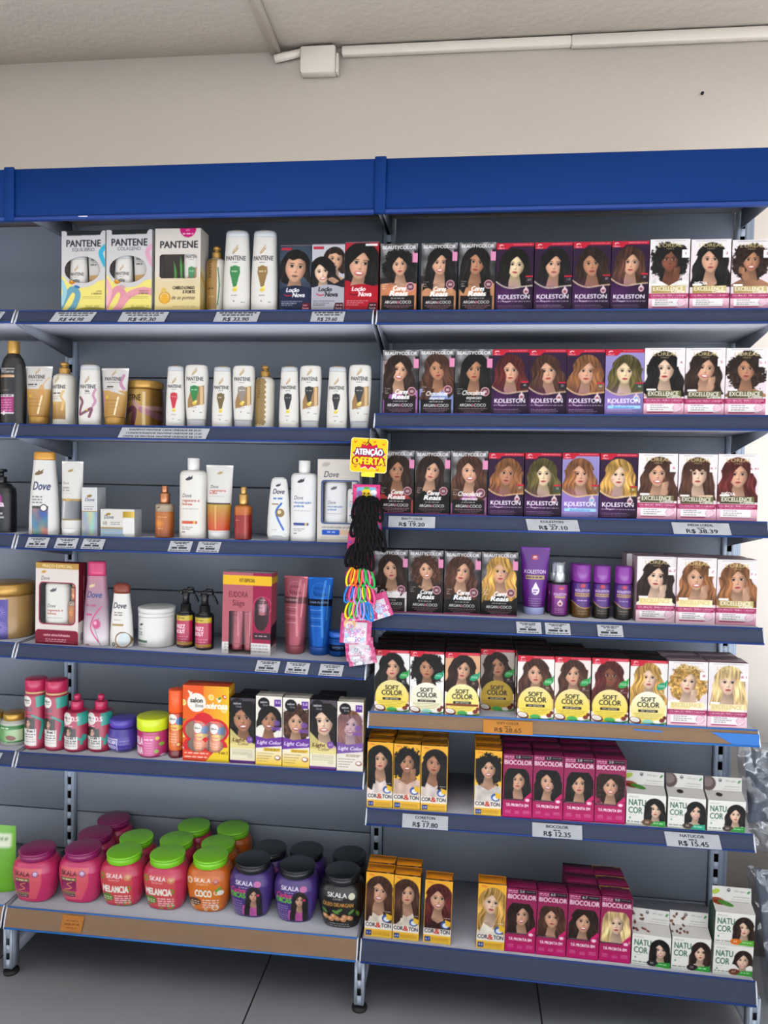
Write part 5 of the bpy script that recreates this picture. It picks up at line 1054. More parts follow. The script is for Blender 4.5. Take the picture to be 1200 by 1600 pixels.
def natu_mesh(a, w_, h, d, seed, kind):
    c = Cv(cols(w_, 1.1), h/w_, 'FFFFFF'); f_nat(c, *a[:5], a[5], seed) if False else f_nat(c, a[0], a[1], a[2], a[3], a[4], seed)
    m = MB(); X = w_/2; nx = c.W//c.k; m.grid((-X, 0, 0), (w_, 0, 0), (0, 0, h), c, nx, int(nx*h/w_))
    side = '3E5A4C' if kind == 'natup' else 'B8B4A8'; low = (kind == 'natlow')
    m.quad([(-X, d, 0), (-X, 0, 0), (-X, 0, h), (-X, d, h)], side); m.quad([(X, 0, 0), (X, d, 0), (X, d, h), (X, 0, h)], 'C8C4B8'); m.quad([(X, d, 0), (-X, d, 0), (-X, d, h), (X, d, h)], 'C8C4B8')
    m.quad([(-X, d, 0), (X, d, 0), (X, 0, 0), (-X, 0, 0)], 'C8C4B8')
    if low: m.quad([(-X, 0, h), (X, 0, h), (X, d, h), (-X, d, h)], 'D0CEC8')
    else:
        # roof sloping back to an upright hang tab
        yt = d*.62; rh = .014; th = .034; L1 = math.hypot(yt, rh); L = L1+th; t = Cv(cols(w_, .9), L/w_, 'D6D4D0'); f_nattop(t, a[5], seed)
        class Sub:
            def __init__(s, v0, v1): s.v0, s.v1 = v0, v1
            def sample(s, u, v): return t.sample(u, s.v0+(s.v1-s.v0)*v)
        n = t.W//t.k; k = .0 if X < 0 else .004
        m.grid((-X, 0, h), (w_, 0, 0), (0, yt, rh), Sub(th/L, 1), n, 24)
        hole = lambda u, v: (u-.42)**2+((v-.22)*th/w_)**2 < .018**2
        m.grid((-X, yt, h+rh), (w_, 0, 0), (0, .004, th), Sub(0, th/L), n, 24, hole)
        m.quad([(X, yt+.0015, h+rh), (-X, yt+.0015, h+rh), (-X, yt+.0055, h+rh+th), (X, yt+.0055, h+rh+th)], 'C0BEBA')
        m.quad([(-X, yt, h+rh), (X, yt, h+rh), (X, d, h), (-X, d, h)], 'C8C4BC')
        for s in (-1, 1): m.add([(s*X, 0, h), (s*X, yt, h+rh), (s*X, d, h)], [], hx(side), [[0, 2, 1][::s]])
    return new_mesh('dye_carton', np.concatenate(m.v), np.concatenate(m.q), CARTON, np.concatenate(m.c), tris=(np.concatenate(m.t) if m.t else None))

def scale_prof(P, w_, h, ry): return [(z*h, a*w_, b*w_*ry) for z, a, b in P]
def cyl(z0, z1, r, ry=None, bev=.0015, dome=0):
    ry = ry or r; b = min(bev, r*.4, (z1-z0)*.4); P = [(z0, r-b, ry-b), (z0+b, r, ry), (z1-b, r, ry), (z1-b*.3, r-b*.35, ry-b*.35), (z1, r-b*1.2, ry-b*1.2)]
    if dome: P += [(z1+dome*.6, r*.7, ry*.7), (z1+dome*.9, r*.4, ry*.4), (z1+dome, r*.12, ry*.12)]
    return P
def body(root, name, P, fn, base, mat=PLASTIC, n_exp=2.0, k=1.25, band=None):
    """printed body: canvas covers the body's own width and height"""
    wmax = max(p[1] for p in P)*2; hh = P[-1][0]-P[0][0]; c = Cv(max(28, int(wmax*NXS*k)), hh/wmax, base); fn(c)
    o = lathe_obj(name, P, mat, root, c, base, rows=int(hh*NXS*1.05), nf=max(26, int(wmax*NXS*k*1.1)), nb=12, n_exp=n_exp); return o
def plain(root, name, P, mat, n_exp=2.0, smooth=True, loc=None, rot=None, nf=20):
    return lathe_obj(name, P, mat, root, None, '808080', smooth=smooth, nf=nf, nb=12, n_exp=n_exp, loc=loc, rot=rot)
def tubeprof(w_, h, z0, taper=.36, ry=.36, top=.5):
    """squeeze tube: round above its cap, flat crimped top"""
    P = []
    for i in range(13):
        t = i/12; P.append((z0+(h-z0)*t, w_*(taper+(top-taper)*t**.8), w_*(ry*(1-t**1.3)+.02)))
    P.append((h-.0005, w_*top, w_*.018)); return P

def build_bottle(kind, a, w_, h, root, seed):
    R = w_/2
    if kind == 'psh':
        f = .6; zc = h*.90
        P = scale_prof([(0, .46, .46), (.01, .49, .49), (.2, .5, .5), (.45, .485, .485), (.7, .45, .45), (.9, .42, .42)], w_, h, f)
        body(root, 'body', P, lambda c: l_psh(c, a[0]), 'D9D6D0', n_exp=2.4)
        plain(root, 'sheer_cap', scale_prof([(.9, .42, .42), (.955, .41, .41), (.975, .38, .38), (.982, .30, .30)], w_, h, f), SHEER, 2.4)
        plain(root, 'cap_disc', cyl(h*.978, h*.992, w_*.27, w_*.27*f, dome=h*.008), GOLD)
    elif kind == 'pco':
        f = .6
        plain(root, 'gold_tip', cyl(0, h*.02, w_*.25, w_*.25*f), GOLD)
        plain(root, 'sheer_base', scale_prof([(.004, .34, .34), (.02, .385, .385), (.13, .41, .41)], w_, h, f), SHEER, 2.4)
        P = scale_prof([(.13, .41, .41), (.3, .45, .45), (.6, .49, .49), (.8, .5, .5), (.94, .485, .485), (.985, .45, .45), (1, .36, .36)], w_, h, f)
        body(root, 'body', P, lambda c: l_psh(c, a[0], True), 'D9D6D0', n_exp=2.4)
    elif kind == 'pumpb':
        P = scale_prof([(0, .46, .46), (.01, .5, .5), (.72, .5, .5), (.77, .46, .46), (.80, .36, .36), (.815, .22, .22)], w_, h, 1)
        body(root, 'body', P, lambda c: l_pumpb(c, a[0]), 'DBD6CA')
        plain(root, 'collar', cyl(h*.805, h*.90, w_*.245), GOLD if a[0] != 'p3' else GOLDD)
        plain(root, 'nozzle', cyl(h*.90, h*.94, w_*.13)+cyl(h*.94, h*.98, w_*.19, dome=h*.02), GOLD if a[0] != 'p3' else GOLDD)
    elif kind in ('ptube', 'etube', 'ktube', 'dtube'):
        zc = h*{'ptube': .155, 'etube': .11, 'ktube': .11, 'dtube': .1}[kind]; tp = {'ptube': .34, 'etube': .40, 'ktube': .36, 'dtube': .39}[kind]
        if kind == 'dtube' and a[0] == 0: tp = .45
        capm = {'ptube': GOLD, 'ktube': pm('pale_lilac_cap', '9CA4D0', .35), 'dtube': WHITE}.get(kind)
        if kind == 'etube': capm = pm('rose_cap', '8A4850', .3, .3) if a[1] == 0 else pm('blue_cap', '1C4890', .3, .3)
        plain(root, 'cap', [(0, w_*tp*.92, w_*tp*.9), (.0015, w_*tp*.96, w_*tp*.94), (zc*.9, w_*tp*1.0, w_*tp*.96), (zc, w_*tp*.97, w_*tp*.93)], capm)
        fn = {'ptube': lambda c: l_ptube(c, a[1]), 'dtube': lambda c: l_dtube(c, a[0]), 'etube': lambda c: l_etube(c, a[0], a[1]), 'ktube': lambda c: l_ktube(c)}[kind]
        body(root, 'tube_body', tubeprof(w_, h, zc, tp, tp*.95), fn, 'D0CCC8' if kind in ('ptube', 'dtube') else a[0] if kind == 'etube' else '6C2890', mat=FOIL if kind == 'etube' else PLASTIC)
        m = MB(); m.bbox(-w_*.495, w_*.495, -w_*.022, w_*.022, h-.006, h, .001); m.build('crimp', pm('crimp_'+kind+str(a), 'CFCCC8' if kind in ('ptube', 'dtube') else a[0] if kind == 'etube' else '6C2890', .3, .1 if kind != 'etube' else .4), root, ink=False)
    elif kind == 'pjar' or kind == 'sjar':
        zl = h*.83 if kind == 'pjar' else h*.80
        P = [(0, R*.9, R*.9), (.004, R*.97, R*.97), (zl*.5, R*.985, R*.985), (zl*.97, R*.96, R*.96), (zl, R*.88, R*.88)]
        body(root, 'body', P, l_pjar if kind == 'pjar' else l_sjar, 'B08A54', mat=FOIL if kind == 'pjar' else PLASTIC)
        plain(root, 'lid', cyl(zl, h, R*.97, bev=.004), GOLD, nf=32)
    elif kind == 'tres':
        P = scale_prof([(0, .47, .47), (.01, .5, .5), (.6, .5, .5), (.72, .46, .46), (.79, .38, .38), (.84, .26, .26), (.855, .22, .22)], w_, h, .6)
        body(root, 'body', P, l_tres, '1B1A1C', n_exp=2.3); plain(root, 'cap', cyl(h*.85, h, w_*.225), GOLD)
    elif kind == 'blackb':
        P = scale_prof([(0, .47, .47), (.01, .5, .5), (.66, .5, .5), (.78, .38, .38), (.84, .26, .26)], w_, h, .7); plain(root, 'body', P, BLACK, 2.3); plain(root, 'cap', cyl(h*.84, h, w_*.24), BLACK)
    elif kind == 'sedap':
        P = scale_prof([(0, .47, .47), (.01, .5, .5), (.62, .5, .5), (.70, .46, .46), (.76, .34, .34), (.79, .22, .22)], w_, h, .7)
        body(root, 'body', P, l_seda, '17171A', n_exp=2.3); plain(root, 'collar', cyl(h*.78, h*.88, w_*.17), BLACK)
        m = MB(); m.tube([(0, 0, h*.87), (0, 0, h*.96)], .006, 8); m.bbox(-.03, .012, -.012, .012, h*.95, h, .003); m.build('pump_head', BLACK, root, ink=False)
    elif kind == 'dsh':
        f = .55; v = a[0]; capm = [pm('amber_cap', 'B08038', .3, .2), pm('raspberry_cap', 'A83A60', .3), pm('brown_cap', '6A2E20', .3)][v]
        zb = h*(.9, .83, .84)[v]
        P = [(0, w_*.48, w_*.48*f), (.002, w_*.5, w_*.5*f), (zb*.25, w_*.495, w_*.49*f), (zb*.6, w_*.44, w_*.44*f), (zb*.88, w_*.365, w_*.38*f), (zb, w_*.35, w_*.36*f)]
        body(root, 'body', P, lambda c: l_dsh(c, v), ('D9D8D5', 'D0B8C4', 'E3E0DC')[v], n_exp=2.3)
        plain(root, 'cap', [(zb, w_*.345, w_*.35*f), (zb+(h-zb)*.3, w_*.35, w_*.35*f), (zb+(h-zb)*.8, w_*.345, w_*.34*f), (h-.001, w_*.32, w_*.3*f), (h, w_*.28, w_*.26*f)] if v < 2 else [(zb, w_*.35, w_*.36*f), (zb+(h-zb)*.35, w_*.36, w_*.37*f), (zb+(h-zb)*.7, w_*.37, w_*.38*f), (h, w_*.2, w_*.2*f)], capm)
    elif kind == 'dco':
        f = .55; P = [(.008, w_*.46, w_*.44*f), (h*.1, w_*.5, w_*.48*f), (h*.3, w_*.49, w_*.48*f), (h*.65, w_*.43, w_*.42*f), (h*.9, w_*.36, w_*.34*f), (h*.97, w_*.31, w_*.28*f), (h, w_*.2, w_*.18*f)]
        body(root, 'body', P, l_dco, 'DCDCDA', n_exp=2.3); plain(root, 'base_cap', [(0, w_*.44, w_*.42*f), (.004, w_*.47, w_*.46*f), (h*.09, w_*.503, w_*.485*f)], SHEER)
    elif kind == 'dbot':
        f = .62; zb = h*.845; P = [(0, R*.95, R*.95*f), (.003, R, R*f), (zb*.93, R, R*f), (zb*.975, R*.93, R*.93*f), (zb, R*.78, R*.78*f)]
        body(root, 'body', P, lambda c: l_dbot(c, a[0]), 'DEDBD4', n_exp=2.5); plain(root, 'cap', cyl(zb-.001, h, R*.44), WHITE)
    elif kind == 'serum':
        v = a[0]; zb = h*.66; col = ('A85A20', '8A1E1A')[v]
        P = [(0, R*.92, R*.92), (.002, R, R), (zb*.93, R, R), (zb*.97, R*.9, R*.9), (zb, R*.5, R*.5)]
        def fn(c):
            A = c.asp; c.rect(0, 0, 1, A, col)
            if v == 0: c.grad(0, 0, 1, .45, 'B8A890', '9A8A78'); bird(c, .35, .22, .1, '4A3A20'); c.grad(0, .5, 1, A, 'B86A24', '9A4818'); c.ell(.4, 1.1, .22, .2, 'D8842C', soft=.5); c.greek(.3, .8, .72, .05, 'E0B878', .8); c.greek(.35, .7, 1.35, .05, 'E8D0A0', .7)
            else: c.grad(0, 0, 1, .6, 'C07020', 'B85A18'); c.grad(0, .6, 1, A, '8E1C1C', '9A2018'); c.rect(.72, .2, .76, A, 'D87868'); c.greek(.1, .4, .9, .03, 'E8A890', .8); c.greek(.8, .95, 1.4, .2, 'D8B8A8', .6)
        body(root, 'body', P, fn, col, mat=PLASTIC, n_exp=2.2 if v == 0 else 3.0)
        cm = COPPER if v == 0 else pm('brass_pump', 'A8844C', .28, .6)
        plain(root, 'collar', cyl(zb, h*.86, R*.56), cm); plain(root, 'pump_button', cyl(h*.86, h, R*.36), cm)
    elif kind == 'djar':
        zl = h*.77; P = [(0, R*.92, R*.92), (.004, R*.98, R*.98), (zl, R*.98, R*.98)]; body(root, 'body', P, l_djar, 'DFDFDD')
        plain(root, 'lid', cyl(zl, zl+(h-zl)*.45, R*.99)+cyl(zl+(h-zl)*.47, h, R, bev=.003), WHITE, nf=36)
    elif kind == 'frizz':
        zb = h*.58; P = [(0, R*.93, R*.93), (.002, R, R), (zb*.95, R, R), (zb, R*.85, R*.85)]; body(root, 'body', P, l_frizz, '121014')
        plain(root, 'neck', [(zb, R*.85, R*.85), (zb+.004, R*.6, R*.6), (h*.72, R*.55, R*.55)], BLACK)
        hd = empty('trigger_head_pivot', (0, 0, 0)) if False else None
        m = MB(); z = h*.71
        m.tube([(0, 0, z), (0, 0, h*.84), (0, 0, h*.92)], [R*.42, R*.36, R*.5], 10); m.bbox(-R*.35, R*.95, -R*.3, R*.3, h*.90, h*.965, .003)
        m.bbox(-R*.75, -R*.3, -R*.22, R*.22, h*.875, h*.95, .003); m.tube([(R*.2, 0, h*.965), (R*.9, 0, h*.985)], [R*.25, R*.1], 8)
        hd = m.build('spray_head', BLACK, root, ink=False)
        m = MB(); m.tube([(R*.75, 0, h*.93), (R*1.05, 0, h*.87), (R*1.35, 0, h*.78), (R*1.42, 0, h*.75)], [R*.12, R*.13, R*.12, R*.08], 8, ry=R*.22); m.build('trigger', BLACK, root, ink=False)
    elif kind == 'ejar':
        c = pm('blue_jar_plastic', '1E50A0', .3, .2); zl = h*.72
        body(root, 'body', [(0, R*.9, R*.9), (.004, R, R), (zl*.8, R, R), (zl, R*.9, R*.9)], lambda k: (k.rect(0, 0, 1, k.asp, '1E50A0'), k.rect(.1, .25, .9, .55, '10182E'), k.text('HYDRO', .5, .45, .12, '8AB0E0', al='c', w=.5)), '1E50A0', mat=FOIL); plain(root, 'lid', cyl(zl, h, R*.93, bev=.004), c, nf=30)
    elif kind == 'gjar':
        zl = h*.80; P = [(0, R*.86, R*.86), (.004, R*.96, R*.96), (h*.12, R, R), (h*.6, R, R), (h*.72, R*.94, R*.94), (zl, R*.78, R*.78)]
        body(root, 'glass_body', P, l_gjar, 'C4C8BE'); plain(root, 'lid', cyl(zl-.003, h, R*.80, bev=.003), pm('gold_tin_lid', 'A8843C', .3, .6), nf=30)
    elif kind == 'sos':
        CR = pm('crimson_plastic', 'A02048', .3, coat=.2)
        if a[0] == 0:
            zb = h*.80; P = [(0, R*.9, R*.9), (.004, R, R), (zb*.96, R, R), (zb, R*.92, R*.92)]; body(root, 'body', P, lambda c: l_sos(c, 0), 'A01E44')
            m = plain(root, 'collar_ring', cyl(zb-.001, zb+.006, R*.93), pm('tan_ring', 'B08868', .4)); plain(root, 'cap', cyl(zb+.006, h, R*.97, bev=.003), CR)
        else:
            zb = h*.74; P = [(0, R*.9, R*.9), (.004, R, R), (zb*.88, R, R), (zb*.95, R*.88, R*.88), (zb, R*.5, R*.5)]; body(root, 'body', P, lambda c: l_sos(c, 1), 'A01E44')
            plain(root, 'collar', cyl(zb-.002, h*.88, R*.5), CR); plain(root, 'nozzle', cyl(h*.88, h*.91, R*.2)+cyl(h*.91, h*.985, R*.27, dome=h*.015), CR)
    elif kind == 'vjar':
        zb = h*.72; VM = pm('violet_plastic', '443694', .3, coat=.3); P = [(0, R*.6, R*.6), (.004, R*.74, R*.74), (h*.1, R*.88, R*.88), (h*.28, R*1.0, R), (h*.5, R*.96, R*.96), (zb, R*.84, R*.84)]
        body(root, 'body', P, l_vjar, '4C3CA0'); plain(root, 'lid', cyl(zb, h, R*.86, bev=.006), VM, nf=32)
    elif kind == 'gel':
        zb = h*.66; P = [(0, R*.88, R*.88), (.006, R*.97, R*.97), (zb, R*.97, R*.97)]; body(root, 'body', P, l_gel, 'C03070'); plain(root, 'lid', cyl(zb, h*.98, R*1.0, bev=.003), pm('lime_yellow_lid', 'B4C41C', .32, coat=.2), nf=36)
    elif kind == 'xsp':
        zb = h*.66; P = [(0, R*.9, R*.9), (.003, R*.95, R*.95), (h*.1, R*.9, R*.9), (h*.18, R*.97, R*.97), (zb, R*.97, R*.97)]; body(root, 'body', P, l_xsp, 'C84020'); plain(root, 'cap', cyl(zb, h, R*1.0, bev=.003), pm('orange_cap', 'E05020', .35))
    elif kind == 'kspray':
        zb = h*.62; P = [(0, R*.9, R*.9), (.003, R, R), (zb*.96, R, R), (zb, R*.85, R*.85)]; body(root, 'body', P, l_kspray, '2A2230'); plain(root, 'pump_collar', cyl(zb, h*.78, R*.55), WHITE); plain(root, 'pump_button', cyl(h*.78, h*.94, R*.36), WHITE)
        plain(root, 'clear_overcap', cyl(zb+.001, h, R*.72), CLEAR)
    elif kind == 'kcan':
        zb = h*.66; P = [(0, R*.92, R*.92), (.003, R, R), (zb*.97, R, R), (zb, R*.94, R*.94)]; body(root, 'can_body', P, lambda c: l_kcan(c, a[0]), '50207A'); plain(root, 'cap', cyl(zb, h, R*.98, bev=.004), pm('violet_cap', '6E2A80', .3, coat=.2))
    elif kind == 'skj':
        v = a[0]; f = .80; e = 2.7
        P = [(0, w_*.34, w_*.34*f), (.004, w_*.385, w_*.385*f), (h*.2, w_*.445, w_*.44*f), (h*.48, w_*.495, w_*.485*f), (h*.63, w_*.5, w_*.49*f), (h*.74, w_*.475, w_*.47*f), (h*.81, w_*.42, w_*.44*f), (h*.845, w_*.36, w_*.40*f)]
        body(root, 'body', P, lambda c: l_skj(c, v), dict(P1='D0306C', M='CE3158', C='D2691E', V='48307C', A='17171A')[v], n_exp=e, mat=PLASTIC)
        lid = dict(P1=pm('plum_lid', '7A1650', .28, coat=.3), M=pm('green_lid', '6CB01E', .3, coat=.2), C=pm('green_lid', '6CB01E', .3, coat=.2), V=pm('black_lid', '15181C', .25, coat=.2), A=pm('black_lid', '15181C', .25, coat=.2))[v]
        r = .048; plain(root, 'lid', cyl(h*.84, h*.95, r, bev=.002)+cyl(h*.95, h, r*1.02, bev=.003), lid, nf=40)

KINDNAME = dict(psh='shampoo_bottle', pco='conditioner_bottle', pumpb='pump_bottle', ptube='squeeze_tube', etube='squeeze_tube', ktube='squeeze_tube', dtube='squeeze_tube', pjar='cream_jar', sjar='cream_jar', djar='cream_jar', ejar='cream_jar', gjar='glass_jar', vjar='cream_jar', gel='gel_jar', skj='cream_jar', tres='shampoo_bottle', blackb='shampoo_bottle', sedap='pump_bottle', dsh='shampoo_bottle', dco='conditioner_bottle', dbot='shampoo_bottle', serum='serum_bottle', frizz='spray_bottle', sos='shampoo_bottle', xsp='spray_bottle', kspray='spray_bottle', kcan='aerosol_can')
FLAT = dict(psh=.6, pco=.6, dsh=.55, dco=.55, ptube=.72, dtube=.8, dbot=.62, skj=.8, etube=.8, ktube=.72, tres=.6, sedap=.7, blackb=.7)
def put_bottle(kind, a, x, y, z, w_, h, label, cat=None, seed=0, rot=0, group=None):
    nmk = KINDNAME[kind]
    if kind == 'sos' and a[0] == 1: nmk = 'pump_bottle'
    root = empty(nmk, (x, y+w_/2*FLAT.get(kind, 1), z), (0, 0, rot)); tag(root, label, cat or nmk.split('_')[-1], group); build_bottle(kind, a, w_, h, root, seed); return root
def kit(kind, a, x, y, z, w_, h, d, label, seed, sl):
    A = h/w_; c = Cv(cols(w_), A, 'FFFFFF'); side = 'C0BCB8'; scv = None; T = 'B8B4B0'; hole = None; inner = '3A241C'
    if kind == 'pkit':
        f_pkit(c, a[0], seed); hole = ov(.48, A*.48, .41, A*.165)(A) if a[0] < 2 else rr(.1, A*.31, .93, A*.60, .07)(A); T = '3A3A38' if a[0] < 2 else 'C8C0B8'; side = 'C8C4C0'
        if a[0] == 2: scv = Cv(24, h/d, 'C8C0B8'); scv.grad(0, h/d*.45, 1, h/d, 'D0C4A8', 'D0B868'); scv.curve([(0, 2.0), (.6, 2.4), (1, 2.9)], .2, 'C8A040')
    elif kind == 'dkit':
        f_dkit(c, a[0], seed)
        if a[0] == 0: hole = rr(.12, .52, .98, 1.49, .06)(A); side = 'C4C4C8'
        else:
            hole = rr(.105, .445, .905, 1.335, .08)(A); scv = Cv(30, h/d, '6E1428'); scv.poly([(0, 3.7), (1, 3.55), (1, 6), (0, 6)], 'D8CCC8'); scv.text('cachos ativos · hidratados', .68, 3.1, .2, 'E0C0C4', w=2.3, rot=math.pi/2); scv.rect(.25, 4.4, .8, 4.9, '9A9094'); T = '7A1A30'
    elif kind == 'ekit':
        f_ekit(c, 0, seed); hole = uni(rr(.14, .78, .6, 1.96, .03), ov(.80, .82, .16, .34))(A); scv = Cv(30, h/d, 'A84C58'); scv.rect(0, .2, 1, .5, 'D8A828'); scv.poly([(0, 2.5), (1, 2.3), (1, 3.2), (0, 3.4)], '2E2028'); scv.rect(0, 3.4, 1, 4, 'D0CCCC'); scv.greek(.1, .9, 3.5, .06, '7A7478'); T = 'A8A4A8'; inner = '7A3442'
    elif kind == 'xbox':
        f_xbox(c, 0, seed); hole = uni(ov(.3, .95, .25, .21), ov(.7, .95, .25, .21), ov(.3, 1.26, .2, .15), ov(.68, 1.26, .2, .15))(A); scv = Cv(24, h/d, 'E8A020'); scv.noise(.3, 3, 3); T = 'D85028'; inner = 'E8A828'
        for i in range(8): scv.ell(.2+.6*(i % 2), .3+.5*i, .2, .13, ('F0D058', 'D84028', '58983A')[i % 3])
    me = carton('gift_box', w_, h, d, c, side, T, hole=hole, back=side, inner=inner, side_cv=scv)
    root = empty('gift_box', (x, y, z), (0, -sl, 0)); tag(root, label, 'gift box'); link('carton', me, root)
    m = MB(); m.quad([(-w_*.46, .0008, h*.12), (w_*.47, .0008, h*.12), (w_*.47, .0008, h*.88), (-w_*.46, .0008, h*.88)]); m.build('window_film', FILM, root, ink=False)
    def inside(kd, ar, u, ww, hh, z0, lab):
        o = put_bottle(kd, ar, x+(u-.5)*w_, y+.006, z+z0, ww, hh, lab, seed=seed)
    if kind == 'pkit' and a[0] < 2:
        nmx = ('blue-ribboned', 'pink-ribboned')[a[0]]
        inside('psh', ('7A7A70',), .31, .054, h*.72, .004, 'small white shampoo bottle inside the window of the %s gift box' % nmx)
        inside('ptube', ('B08840', 0), .72, .052, h*.74, .004, 'white squeeze tube inside the window of the %s gift box' % nmx)
    elif kind == 'pkit':
        inside('pco', ('1F7A3C',), .79, .05, h*.8, .004, 'white bottle inside the square window of the cream gift box')
        m = MB()
        for i, (u, t) in enumerate(((.42, .115), (.52, .13), (.36, .10), (.6, .125), (.47, .12))):
            xx = (u-.5)*w_; m.tube([(xx, .02+.004*i, .085), (xx+.002*(i-2), .02+.004*i, t), (xx+.004*(i-2), .02+.004*i, t+.025)], [.0035, .004, .0008], 6, '4A9A3C')
        m.box(-.025, .02, .018, .04, .06, .088, '3A7A34'); m.build('plant_display', CARTON, root)
    elif kind == 'dkit' and a[0] == 0:
        inside('dbot', (1,), .40, .062, h*.86, .002, 'white shampoo bottle behind the blue-edged window of the cream gift box'); inside('dbot', (1,), .86, .038, h*.76, .002, 'slim white bottle with brown cap side behind the blue-edged window')
    elif kind == 'dkit':
        inside('dbot', (0,), .42, .072, h*.88, .002, 'white shampoo bottle in the window of the wine-red gift box'); inside('serum', (0,), .82, .03, h*.80, .002, 'slim dark-capped bottle in the window of the wine-red gift box')
    elif kind == 'ekit':
        inside('etube', ('B0606C', 0), .27, .04, h*.72, .01, 'rose bottle on the left of the rose gift box window'); inside('etube', ('B0606C', 0), .52, .034, h*.72, .01, 'rose tube right of the bottle in the rose gift box window'); inside('etube', ('C890A0', 0), .8, .034, h*.3, h*.48, 'small pink tube in the oval window of the rose gift box')
    elif kind == 'xbox':
        inside('xsp', (), .32, .045, h*.72, .004, 'orange bottle in the left half of the flower-shaped window'); inside('xsp', (), .68, .045, h*.72, .004, 'orange bottle in the right half of the flower-shaped window')
    return root
